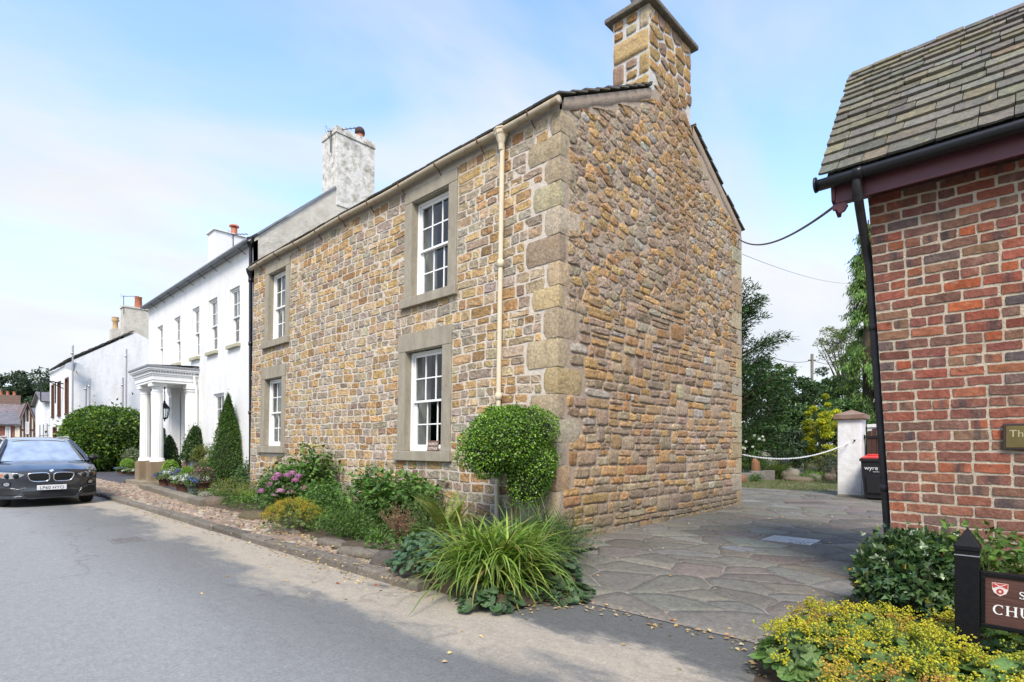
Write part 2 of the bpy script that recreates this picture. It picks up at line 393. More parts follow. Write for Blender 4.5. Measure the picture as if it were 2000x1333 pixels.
def m_road():
    s = NT('tarmac'); x, y, z = s.sepx()
    fine = s.noise(240, 3, 0.8); fine2 = s.noise(75, 3, 0.7)
    big = s.noise(0.55, 5, 0.6, s.vec((1.6, 0.55, 1))); mid = s.noise(2.4, 6, 0.65, s.vec((1.5, 0.6, 1)))
    tar = s.mix(s.ramp(big, [(0.35, 0.0), (0.65, 1.0)]), (0.140, 0.141, 0.132), (0.188, 0.189, 0.178))
    # worn paler wheel track further from the kerb
    xm = s.math('ADD', x, s.math('MULTIPLY', s.math('SUBTRACT', big, 0.5), 1.2))
    tar = s.mix(s.ramp(s.math('MULTIPLY', s.math('ADD', xm, 6), 0.1), [(0.70, 1.0), (0.80, 0.0)]), tar, (0.262, 0.263, 0.252))
    # grit washed up along the kerb
    e = s.math('ADD', x, s.math('ADD', s.math('MULTIPLY', s.math('SUBTRACT', mid, 0.5), 1.0), s.math('MULTIPLY', s.math('SUBTRACT', big, 0.5), 1.6)))
    k = s.ramp(s.math('MULTIPLY', e, 0.2), [(0.445, 0.0), (0.505, 0.92), (0.60, 0.80), (0.64, 0.0)])
    grit = s.mix(mid, (0.43, 0.37, 0.28), (0.33, 0.283, 0.218))
    c = s.mix(k, tar, grit)
    # older darker strip before the drive
    c = s.mix(s.ramp(s.math('MULTIPLY', e, 0.2), [(0.60, 0.0), (0.64, 0.85)]), c, (0.100, 0.100, 0.092))
    dv = s.n('ShaderNodeVectorMath', operation='ADD'); dn = s.n('ShaderNodeTexNoise'); dn.inputs['Scale'].default_value = 1.6; dn.inputs['Detail'].default_value = 5; s.lk(s.pos, dn.inputs['Vector'])
    sc_ = s.n('ShaderNodeVectorMath', operation='SCALE'); sc_.inputs['Scale'].default_value = 1.1; s.lk(dn.outputs['Color'], sc_.inputs[0]); s.lk(s.vec((1, 0.55, 1)), dv.inputs[0]); s.lk(sc_.outputs[0], dv.inputs[1])
    cr = s.n('ShaderNodeTexVoronoi', feature='DISTANCE_TO_EDGE'); cr.inputs['Scale'].default_value = 0.42; s.lk(dv.outputs[0], cr.inputs['Vector'])
    crk = s.math('MULTIPLY', s.ramp(cr.outputs['Distance'], [(0.0, 1.0), (0.012, 0.0)]), s.ramp(big, [(0.42, 0.0), (0.55, 0.3)]))
    c = s.mix(crk, c, (0.05, 0.048, 0.045))
    grain = s.noise(42, 5, 0.75); grain2 = s.noise(13, 6, 0.7, s.vec((1.3, 0.8, 1)))
    c = s.mix(1.0, c, s.ramp(grain, [(0.32, 0.80), (0.5, 1.0), (0.70, 1.22)]), 'MULTIPLY')
    c = s.mix(1.0, c, s.ramp(grain2, [(0.30, 0.88), (0.70, 1.12)]), 'MULTIPLY')
    c = s.mix(s.ramp(mid, [(0.56, 0.0), (0.72, 0.35)]), c, s.mix(1.0, c, (0.72, 0.72, 0.74), 'MULTIPLY'))
    c = s.mix(1.0, c, s.ramp(fine, [(0.28, 0.72), (0.5, 1.0), (0.75, 1.4)]), 'MULTIPLY')
    c = s.mix(1.0, c, s.ramp(fine2, [(0.3, 0.86), (0.7, 1.12)]), 'MULTIPLY')
    nb = s.bump(fine, 0.6, 0.006); nb = s.bump(mid, 0.15, 0.03, nb)
    return s.fin(c, 0.9, nb, 0.25)
ROAD = m_road()
FLAG = m_stone('paving_flag', (0.62, 1.3), dark=(0.62, 0.60, 0.58), bs=0.5, damp=False)
FLAGM = m_plain('drive_joint_mortar', (0.205, 0.178, 0.155), 0.95, 0.35, 7, 0.5)
COBBLE = m_plain('cobble', (1, 1, 1), 0.85, 0.2, 35, 0.3, tint=True)
COBM = m_plain('cobble_bedding', (0.22, 0.165, 0.115), 0.95, 0.35, 30, 0.6)
KERB = m_stone('kerb_stone', (0.7, 1.2), bs=0.8, damp=False)
SOIL = m_plain('garden_soil', (0.085, 0.060, 0.038), 0.95, 0.4, 40, 0.9)
def m_ground():
    s = NT('rough_grass_ground'); f = s.noise(1.3, 6, 0.65); g = s.noise(50, 4, 0.7)
    c = s.mix(s.ramp(f, [(0.4, 0.0), (0.6, 1.0)]), (0.10, 0.115, 0.045), (0.20, 0.175, 0.125))
    c = s.mix(1.0, c, s.ramp(g, [(0.3, 0.6), (0.7, 1.3)]), 'MULTIPLY')
    return s.fin(c, 0.95, s.bump(g, 0.8, 0.02), 0.1)
GROUND = m_ground()
ROCK = m_stone('garden_rock', (0.6, 1.2), bs=1.6, damp=False)

# ------------------------------------------------------------------ masonry generators
def stone_block(M, frame, u0, u1, z0, z1, h, k=0.12, rough=0.003, tint=(1, 1, 1), nx=7, ny=5, edge=-0.008, warp=None, smooth=True, skew=0.0, flat=0.86):
    s = np.concatenate([[-1, -flat], np.linspace(-0.6, 0.6, nx-4), [flat, 1]]); t = np.concatenate([[-1, -flat], np.linspace(-0.45, 0.45, ny-4), [flat, 1]])
    S, T = np.meshgrid(s, t, indexing='ij')
    S2 = S*np.sqrt(1-k*T*T); T2 = T*np.sqrt(1-k*S*S)
    w, g = (u1-u0)/2, (z1-z0)/2
    U = (u0+u1)/2 + S2*w + rng.normal(size=S.shape)*rough*1.2; Z = (z0+z1)/2 + T2*g + rng.normal(size=S.shape)*rough
    Z = Z + skew*(S2*w)
    inner = np.minimum(1-np.abs(S), 1-np.abs(T)) > 1e-6
    H = np.where(inner, h + rng.normal(size=S.shape)*rough*1.3 + S*rng.normal()*rough*1.5 + T*rng.normal()*rough*1.5, edge)
    if warp is not None: Z = Z + warp(U, Z)
    M.grid(frame(U, Z, H), tint, smooth)

def rows(z0, z1, lo, hi):
    out = [z0]
    while out[-1] < z1 - lo: out.append(out[-1] + rng.uniform(lo, hi))
    out = np.array(out); return z0 + (out - z0)*(z1 - z0)/(out[-1] - z0)

def poly_cells(seeds, aniso, gap, bounds, extra=None, nb=26):
    """anisotropic Voronoi cells, each shrunk by half a joint"""
    S = np.asarray(seeds, float)*aniso; out = []
    (a, b), (c, d) = bounds
    for i in range(len(S)):
        P = np.array([(a, c), (b, c), (b, d), (a, d)], float)
        dd = ((S - S[i])**2).sum(1); idx = np.argsort(dd)[1:nb]
        planes = []
        for j in idx:
            n = (S[j]-S[i])*aniso; L = np.linalg.norm(n)           # half-plane in real coordinates
            m = (np.dot(S[j], S[j]) - np.dot(S[i], S[i]))/2
            planes.append((n/L, m/L - gap/2))
        if extra: planes += extra
        for n, m in planes:
            dv = P @ n - m; Q = []
            for q in range(len(P)):
                r = (q+1) % len(P)
                if dv[q] <= 0: Q.append(P[q])
                if (dv[q] < 0) != (dv[r] < 0) and abs(dv[q]-dv[r]) > 1e-12:
                    t = dv[q]/(dv[q]-dv[r]); Q.append(P[q] + t*(P[r]-P[q]))
            P = np.array(Q)
            if len(P) < 3: break
        if len(P) >= 3: out.append((i, P))
    return out
def chaikin(P, n=2, r=0.25):
    for _ in range(n):
        Q = np.roll(P, -1, 0); P = np.stack([P*(1-r)+Q*r, P*r+Q*(1-r)], 1).reshape(-1, 2)
    return P
def area(P): x, y = P.T; return 0.5*abs(np.dot(x, np.roll(y, -1)) - np.dot(y, np.roll(x, -1)))
def pebble(M, frame, P, h, tint, rough=0.004, edge=-0.012, rnd=2, r=0.25, rings=((0.97, 0.55), (0.86, 0.9), (0.5, 1.0)), smooth=True):
    P = chaikin(P, rnd, r); c = P.mean(0); n = len(P)
    P = P + rng.normal(size=P.shape)*rough*0.6
    tl = rng.normal(size=2)*rough*1.6/max(0.05, math.sqrt(area(P)))
    V = [np.c_[P, np.full(n, edge)]]
    for sc, hh in rings:
        Q = c + (P-c)*sc; V.append(np.c_[Q, h*hh + rng.normal(size=n)*rough + (Q-c) @ tl])
    V.append(np.array([[c[0], c[1], h + rng.normal()*rough]])); V = np.vstack(V); L = len(rings)
    f = [(k*n+j, k*n+(j+1) % n, (k+1)*n+(j+1) % n, (k+1)*n+j) for k in range(L) for j in range(n)] + [(L*n+j, L*n+(j+1) % n, (L+1)*n) for j in range(n)]
    M.add(frame(V[:, 0], V[:, 1], V[:, 2]), f, tint, smooth)
def pick(pal, w, var=0.12):
    c = np.array(pal[rng.choice(len(pal), p=np.array(w)/sum(w))])
    return c*(1 + rng.normal()*var)*(1 + rng.normal(size=3)*0.03)

# ------------------------------------------------------------------ ground, road, pavement, drive
M = MB(); M.add([(-150, -60, -0.03), (250, -60, -0.03), (250, 300, -0.03), (-150, 300, -0.03)], [(0, 1, 2, 3)])
single('ground', M, GROUND, kind='structure')
M = MB(); M.add([(-7, -30, 0), (3.80, -30, 0), (3.80, 4.4, 0), (3.06, 4.4, 0), (3.06, 130, 0), (-7, 130, 0)], [(0, 1, 2, 3, 4, 5)])
single('road', M, ROAD, kind='structure')

KX = 2.96
M = MB(); y = 3.95
while y < 60:
    L = rng.uniform(0.75, 1.15); j = rng.normal()*0.008
    fr = lambda U, Z, H, j=j: np.stack([KX + 0.075 + j + Z, U, 0.075 + H*1.0], -1)
    # each kerb stone: top grid with worn arris plus front face
    S = np.linspace(0.006, L-0.006, 7); prof = np.array([(-0.078, -0.1), (-0.076, 0.0), (-0.074, 0.062), (-0.066, 0.078), (-0.048, 0.085), (0.0, 0.087), (0.07, 0.088), (0.075, 0.02)])
    V = np.array([[(KX+0.075+j+p[0]+rng.normal()*0.004*(p[1] > 0), y+q, max(-0.02, p[1]+rng.normal()*0.004+0.004*math.sin((y+q)*1.3))) for p in prof] for q in S])
    kt = np.array((0.185, 0.163, 0.132))*(1+rng.normal()*0.13); M.grid(V, kt, False, flip=True); M.add(V[0], [tuple(range(8))], kt); M.add(V[-1], [tuple(range(8))[::-1]], kt)
    y += L
single('kerb', M, KERB, kind='structure')

def bed_x(y):      # front edge of the planting bed against the two houses
    return np.interp(y, [3.0, 4.6, 6.0, 9.7, 11.8, 18.1, 19.0, 23, 30, 60], [3.05, 3.12, 3.30, 3.86, 3.75, 4.25, 4.45, 4.45, 4.5, 4.5])
M = MB(); ys = np.linspace(3.9, 60, 120)
M.grid(np.array([[(3.10, q, 0.060), (4.4, q, 0.062), (5.72 if q < 14.6 else 5.83, q, 0.062)] for q in ys]), flip=True)
single('pavement_bedding', M, COBM, kind='structure')
COBP = [(0.25, 0.185, 0.132), (0.30, 0.238, 0.175), (0.205, 0.15, 0.11), (0.27, 0.198, 0.15), (0.19, 0.165, 0.142), (0.33, 0.28, 0.22)]
M = MB(); seeds = []; y = 4.1
while y < 26:
    for x in np.arange(3.16, 4.9, 0.105):
        X = x + rng.normal()*0.022; Y = y + rng.normal()*0.022
        if X < bed_x(Y) + 0.25 and rng.random() < 0.96: seeds.append((X, Y))
    y += 0.118
def flatframe(z): return lambda U, V, H: np.stack([U, V, z + H], -1)
seeds = np.array(seeds)
for lo in np.arange(4.0, 26.1, 2.0):       # in strips, so that each stone only looks at its neighbours
    q = seeds[(seeds[:, 1] > lo-0.4) & (seeds[:, 1] < lo+2.4)]
    if len(q) < 8: continue
    for i, P in poly_cells(q, np.array((1.0, 1.0)), 0.018, ((3.10, 5.2), (3.98, 27)), nb=14):
        if not (lo <= q[i][1] < lo+2.0) or area(P) > 0.035: continue
        pebble(M, flatframe(0.062+rng.normal()*0.004), P, rng.uniform(0.014, 0.034), pick(COBP, [3, 3, 2, 3, 1, 1.5]), 0.002, rnd=2, rings=((0.86, 0.75), (0.5, 1.0)))
single('cobbled_pavement', M, COBBLE, kind='structure')

# drive of crazy paving
M = MB(); M.add([(3.72, -0.6, 0.006), (17.0, -0.6, 0.006), (17.0, 7.6, 0.006), (11.95, 7.6, 0.006), (11.95, 4.7, 0.006), (3.72, 4.45, 0.006)], [(0, 1, 2, 3, 4, 5)])
single('drive_bedding', M, FLAGM, kind='structure')
FLP = [(0.158, 0.148, 0.122), (0.168, 0.158, 0.131), (0.148, 0.140, 0.117), (0.174, 0.157, 0.129), (0.176, 0.171, 0.150), (0.161, 0.146, 0.118)]
seeds = []; y = -0.4
for x in np.arange(3.9, 17.0, 0.40):
    for y in np.arange(-0.5, 7.7, 0.50):
        if rng.random() < 0.80: seeds.append((x + rng.normal()*0.17, y + rng.normal()*0.19))
M = MB()
for i, P in poly_cells(seeds, np.array((1.25, 1.0)), 0.016, ((3.76, 16.9), (-0.6, 7.55)), nb=18):
    if P[:, 0].mean() < 11.9 and P[:, 1].mean() > 4.75: continue
    n = max(3, len(P)); Q = []
    for a in range(len(P)):                                       # broken, slightly wavy edges
        p, q = P[a], P[(a+1) % len(P)]; L = np.linalg.norm(q-p); k = max(1, int(L/0.12))
        d = unit(np.array((-(q-p)[1], (q-p)[0])))
        for b in range(k): Q.append(p + (q-p)*b/k + d*rng.normal()*0.006*(b > 0))
    pebble(M, flatframe(0.008+rng.normal()*0.0015), np.array(Q), rng.uniform(0.006, 0.011), pick(FLP, [3, 3, 2, 1.5, 0.8, 2], 0.10), 0.0004, edge=-0.004, rnd=1, r=0.2, rings=((0.975, 0.9), (0.6, 1.0)))
single('drive', M, FLAG, kind='structure')
# soil of the beds
M = MB(); ys = np.concatenate([np.linspace(2.95, 14.6, 40), np.linspace(15.2, 19, 8)])
def bump_z(x, y): return 0.02*math.sin(3.1*x+1.7*y)+0.015*math.sin(7*y-2*x)
V = []
for q in ys:
    x0 = bed_x(q)+0.02; x1 = np.interp(q, [2.95, 3.4, 4.4, 4.6], [3.95, 4.5, 5.2, 5.72])
    V.append([(x0 + (x1-x0)*t, q, -0.01 + (0.13 if t > 0.02 else 0.0)*(1 if q > 3 else 0) + (bump_z(x0+(x1-x0)*t, q) if t > 0.02 else 0)) for t in (0, 0.03, 0.2, 0.5, 0.8, 1)])
M.grid(np.array(V), flip=True)
single('garden_soil', M, SOIL, kind='structure')
M = MB(); xs = np.linspace(2.9, 5.6, 14); V = []
for q in np.linspace(-3, 1.25, 14):
    V.append([(x, q, -0.01 + 0.10*min(1, max(0, (1.15-q)/0.3))*min(1, max(0, (x-3.0)/0.25)) + 0.3*bump_z(x, q)) for x in xs])
M.grid(np.array(V))
single('border_soil', M, SOIL, kind='structure')

# ------------------------------------------------------------------ the stone cottage
CX, CY0, CY1, CXB, EV = 5.70, 4.55, 14.55, 11.88, 5.86
RX = (CX+CXB)/2; SL = 0.527
def lean(v):
    v[:, 0] += 0.021*(v[:, 2]-3.2)*np.clip((CXB-v[:, 0])/(CXB-CX), 0, 1.05); return v
cot = thing('stone_cottage', 'two storey cottage of honey and grey sandstone with a rubble gable and stone chimney', 'house', (CX, CY0, 0))
front = lambda U, Z, H: np.stack([CX - H, U, Z], -1)            # U = along the street
gable = lambda U, Z, H: np.stack([U, CY0 - H, Z], -1)           # U = away from the street
WIN = [  # opening y0,y1,z0,z1, outer y0,y1,z0,z1 (surround), sill height
    dict(o=(6.80, 7.78, 3.82, 5.47), w=(6.60, 7.98, 3.66, 5.68), s=0.16),
    dict(o=(6.90, 7.90, 1.20, 2.90), w=(6.68, 8.10, 1.04, 3.22), s=0.16),
    dict(o=(12.66, 13.60, 3.82, 5.47), w=(12.46, 13.80, 3.66, 5.68), s=0.16),
    dict(o=(12.76, 13.72, 1.28, 2.90), w=(12.58, 13.92, 1.12, 3.20), s=0.16)]
def backing(M, u0, u1, z0, z1, holes, frame, n=0.0):
    us = sorted({u0, u1, *[h[0] for h in holes], *[h[1] for h in holes]}); zs = sorted({z0, z1, *[h[2] for h in holes], *[h[3] for h in holes]})
    for a, b in zip(us[:-1], us[1:]):
        for c, d in zip(zs[:-1], zs[1:]):
            if any(h[0] <= a and b <= h[1] and h[2] <= c and d <= h[3] for h in holes): continue
            nu, nz = max(1, int((b-a)/0.25)), max(1, int((d-c)/0.25))
            U, Z = np.meshgrid(np.linspace(a, b, nu+1), np.linspace(c, d, nz+1), indexing='ij')
            M.grid(frame(U, Z, np.full(U.shape, n)), (1, 1, 1), False)
zq = rows(0.0, EV-0.12, 0.27, 0.40); QL = [(rng.uniform(0.46, 0.62), rng.uniform(0.34, 0.62)) if 0 else ((rng.uniform(0.46, 0.62) if i % 2 else rng.uniform(0.20, 0.30)), (rng.uniform(0.12, 0.24) if i % 2 else rng.uniform(0.34, 0.62))) for i in range(len(zq)-1)]
def qlen(z): return QL[int(np.clip(np.searchsorted(zq, z)-1, 0, len(QL)-1))][0]
FP_ = [(0.47, 0.31, 0.145), (0.46, 0.355, 0.225), (0.385, 0.32, 0.235), (0.365, 0.315, 0.25), (0.36, 0.21, 0.095), (0.31, 0.235, 0.17), (0.50, 0.355, 0.18), (0.22, 0.145, 0.10)]
FW_ = [2.6, 3.2, 3.2, 2.8, 1.3, 1.1, 1.6, 0.25]
cw = lambda U, Z: 0.014*np.sin(U*1.1+Z*0.6) + 0.008*np.sin(U*2.9-Z*1.7+1) + 0.005*np.sin(U*6.3+Z*3)
M = MB(); M.cm = 1
backing(M, CY0+0.02, CY1, 0.0, EV+0.02, [w['o'] for w in WIN], front, 0.001)
M.cm = 0
zr = rows(-0.02, EV-0.13, 0.112, 0.185)
zr[0:3] = [-0.02, 0.24, 0.46] if zr[3] > 0.5 else zr[0:3]
for a, b in zip(zr[:-1], zr[1:]):
    if b-a < 0.05: continue
    zc = (a+b)/2; segs = [(CY0+qlen(zc)+0.006, CY1)]
    for w in WIN:
        o = w['w']
        if o[2]-0.02 < zc < o[3]+0.02:
            n = []
            for p, q in segs:
                if o[0] > p and o[1] < q: n += [(p, o[0]), (o[1], q)]
                else: n.append((p, q))
            segs = n
    for p, q in segs:
        u = p
        while u < q-0.02:
            L = min(max((b-a)*1.02, rng.gamma(7, 0.036)), 0.52)
            if q-u-L < 0.12: L = q-u
            g = 0.0058 + rng.uniform(0, 0.0035)
            # an occasional stone split into two thin ones
            parts_ = [(a, b)] if not (b-a > 0.175 and rng.random() < 0.12) else [(a, (a+b)/2), ((a+b)/2, b)]
            for c, d in parts_:
                stone_block(M, front, u+g, u+L-g, c+g, d-g, rng.uniform(0.007, 0.013), rng.uniform(0.02, 0.09), 0.0026, pick(FP_, FW_), 7, 6, -0.003, cw, False)
            u += L
part('front_wall', M, [STONE, MORTAR], cot, warp=lean)
# gable: coarse coursed rubble below, rounder cobbles above
GP_ = [(0.51, 0.31, 0.13), (0.45, 0.30, 0.16), (0.39, 0.295, 0.205), (0.36, 0.27, 0.185), (0.39, 0.22, 0.10), (0.31, 0.23, 0.165), (0.42, 0.335, 0.225), (0.44, 0.395, 0.32)]
GW_ = [2.4, 2.6, 2.6, 2.4, 1.6, 1.7, 1.4, 0.6]
def roof_z(x): return EV + SL*min(x-CX, CXB-x)
M = MB(); M.cm = 1
xs = [CX+0.02, RX-0.75, RX, RX+0.75, CXB]
for a, b in zip(xs[:-1], xs[1:]):
    n = 6; V = []
    for i in range(n+1):
        x = a + (b-a)*i/n; V.append([(x, CY0 - 0.006 - 0.002*math.sin(7*x+5*z), z) for z in np.linspace(0, roof_z(x), 18)])
    M.grid(np.array(V), (1, 1, 1), False)
M.cm = 0
def rubble(M, frame, u0, u1, z0, z1, top, lo, hi, wmul, jit, gap, hs, rough, pal, wts, rnd=1, r=0.2, xmask=None, seedtint=None):
    zr = rows(z0, z1, lo, hi); seeds = []
    for a, b in zip(zr[:-1], zr[1:]):
        u = u0 + rng.uniform(-0.1, 0.1)
        while u < u1:
            L = (b-a)*rng.uniform(*wmul); seeds.append((u + L/2, (a+b)/2 + rng.normal()*jit*(b-a))); u += L
    seeds = np.array(seeds); asp = 1.0/np.mean(wmul)
    sel = np.array([p[1] < top(p[0]) for p in seeds]); seeds = seeds[sel]
    for lo_ in np.arange(z0, z1, 0.8):
        m = (seeds[:, 1] > lo_-0.6) & (seeds[:, 1] < lo_+1.4); q = seeds[m]
        if len(q) < 6: continue
        for i, P in poly_cells(q, np.array((asp, 1.0)), gap, ((u0, u1), (z0, z1)), nb=20):
            if not (lo_ <= q[i][1] < lo_+0.8): continue
            P = np.stack([P[:, 0], np.minimum(P[:, 1], np.array([top(p) for p in P[:, 0]]))], 1)
            if area(P) < 0.0025 or np.ptp(P[:, 1]) < 0.045 or np.ptp(P[:, 0]) > 0.75: continue
            if xmask and xmask(P[:, 0].mean(), P[:, 1].mean()): continue
            k = max(rnd, 1); t = pick(pal, wts)
            if seedtint: t = seedtint(P.mean(0), t)
            Q = []
            for a_ in range(len(P)):
                p_, q_ = P[a_], P[(a_+1) % len(P)]; nn = max(1, int(np.linalg.norm(q_-p_)/0.09))
                for b_ in range(nn): Q.append(p_ + (q_-p_)*b_/nn + rng.normal(size=2)*0.004*(b_ > 0))
            pebble(M, frame, np.array(Q), rng.uniform(*hs), t, rough, -0.006, k, r)
gw = lambda x: roof_z(x) - 0.15 if not 8.1 < x < 9.5 else 7.50
def flue(c, t):       # rust coloured run of stones under the chimney
    k = math.exp(-((c[0]-9.1)/0.55)**2)*np.clip((c[1]-2.2)/2.5, 0, 1)
    return t*(1-0.55*k) + np.array((0.30, 0.165, 0.065))*0.55*k*rng.uniform(0.8, 1.2)
def mid_top(x): return 3.55 + 0.35*math.sin(x*1.7) + 0.15*math.sin(5*x)
gwarp = lambda U, Z: 0.010*np.sin(U*1.1+Z*0.7) + 0.005*np.sin(U*3.1-Z*1.1+1)
zr = list(rows(-0.04, 4.0, 0.09, 0.172)); occ = []
for a, b, b2 in zip(zr[:-1], zr[1:], zr[2:]+[zr[-1]]):
    taken, occ = occ, []; zc = (a+b)/2; q_ = int(np.clip(np.searchsorted(zq, zc)-1, 0, len(QL)-1)); u = CX + QL[q_][1] + 0.01
    while u < CXB-0.2:
        hit = [t for t in taken if t[0]-0.02 <= u < t[1]]
        if hit: u = hit[0][1]; continue
        L = min(max((b-a)*0.9, rng.gamma(4.2, 0.075)), 0.68); L = CXB-0.15-u if CXB-0.2-u-L < 0.12 else L
        nx_ = [t[0] for t in taken if t[0] > u]
        if nx_ and u+L > min(nx_)-0.07: L = min(nx_)-u
        if L < 0.05: u += L; continue
        tall = b2 > b and L > 0.17 and rng.random() < 0.10
        if zc < mid_top(u+L/2)+0.02 and zc < gw(u+L/2)-0.08:
            g = rng.uniform(0.003, 0.008); c_ = [(a, b2 if tall else b)]
            if tall: occ.append((u, u+L))
            elif b-a > 0.155 and rng.random() < 0.30: m_ = a+(b-a)*rng.uniform(0.35, 0.65); c_ = [(a, m_), (m_, b)]
            for c, d in c_:
                t = flue((u+L/2, zc), pick(GP_, GW_))
                stone_block(M, gable, u+g, u+L-g, c+g*0.8+rng.normal()*0.005, d-g*0.8+rng.normal()*0.005, rng.uniform(0.015, 0.030), rng.uniform(0.05, 0.26), 0.0036, t, 8, 7, 0.001, gwarp, True, rng.normal()*0.02)
        u += L
rubble(M, gable, CX+0.18, CXB-0.12, 3.2, 7.6, gw, 0.105, 0.175, (0.95, 2.5), 0.22, 0.014, (0.010, 0.028), 0.0045, [(c[0]*1.06, c[1]*1.1, c[2]*1.15) for c in GP_], GW_, 2, 0.22, lambda x, z: z < mid_top(x)-0.07, flue)
part('gable_wall', M, [RUBBLE, MORTAR_G], cot, warp=lean)
for a, b in ((CX+0.02, RX-0.76), (RX+0.76, CXB)):      # smooth mortar fillet under the verge
    M = MB(); V = []
    for i in range(15):
        x = a + (b-a)*i/14; z = roof_z(x); wv = 0.018*math.sin(9*x)
        V.append([(x, CY0+0.0, z-0.145+wv), (x, CY0-0.022, z-0.125+wv), (x, CY0-0.028, z-0.05), (x, CY0-0.03, z+0.03)])
    M.grid(np.array(V))
    part('verge_mortar', M, MORTAR_G, cot, warp=lean)
# other two walls, plain
M = MB(); M.box((CX+0.35, CY1-0.02, 0), (CXB, CY1, EV)); M.box((CXB-0.02, CY0+0.02, 0), (CXB, CY1-0.03, EV))
part('back_wall', M, MORTAR_G, cot)
# quoins, alternately long on the front and on the gable
QP = [(0.45, 0.335, 0.19), (0.46, 0.37, 0.245), (0.43, 0.365, 0.27), (0.31, 0.25, 0.205), (0.39, 0.295, 0.18)]
def quoin(x0, x1, y0, y1, z0, z1, tint, rough=0.004):
    M = MB(); g = 0.006; b = 0.022
    nz = max(4, int((z1-z0)/0.06)); nu = max(4, int((y1-y0)/0.06)); nw = max(4, int((x1-x0)/0.06))
    def face(frame, A, B, na):
        U, Z = np.meshgrid(np.linspace(A+g, B-g, na), np.linspace(z0+g, z1-g, nz), indexing='ij')
        H = b + rng.normal(size=U.shape)*rough*0.6; H[-1, :] = -0.004 ; H[:, 0] -= 0.012; H[:, -1] -= 0.012
        H[0, :] = b - 0.004
        return U, Z, H
    U, Z, H = face(None, y0-b, y1, nu); U[0, :] = y0 - b
    V1 = np.stack([x0 - H, U, Z], -1)
    U2, Z2, H2 = face(None, x0-b, x1, nw); V2 = np.stack([U2, y0 - H2, Z2], -1); V2[0] = V1[0]
    M.grid(V1, tint, True); M.grid(V2, tint, True, flip=True)
    M.add([V1[0, -1], V1[-1, -1], (x1, y1, z1-g), V2[-1, -1]], [(0, 1, 2, 3)], tint)
    M.add([V1[0, 0], V1[-1, 0], (x1, y1, z0+g), V2[-1, 0]], [(0, 3, 2, 1)], tint)
    return M
for i, (a, b) in enumerate(zip(zq[:-1], zq[1:])):
    Q = quoin(CX, CX+QL[i][1], CY0, CY0+QL[i][0], a, b, pick(QP, [3, 3, 2.4, 0.5, 2], 0.1))
    part('quoin', Q, QUOIN, cot, warp=lean)
for i, (a, b) in enumerate(zip(zq[:-1], zq[1:])):     # back corner of the gable: only its side face shows
    M = MB(); L = 0.48 if i % 2 else 0.24
    M.box((CXB-L, CY0-0.026-rng.uniform(0, 0.006), a+0.005), (CXB+0.03, CY0+0.3, b-0.005), pick(QP, [2, 3, 3, 1, 2], 0.1))
    part('quoin', M, QUOIN, cot, 0.012)

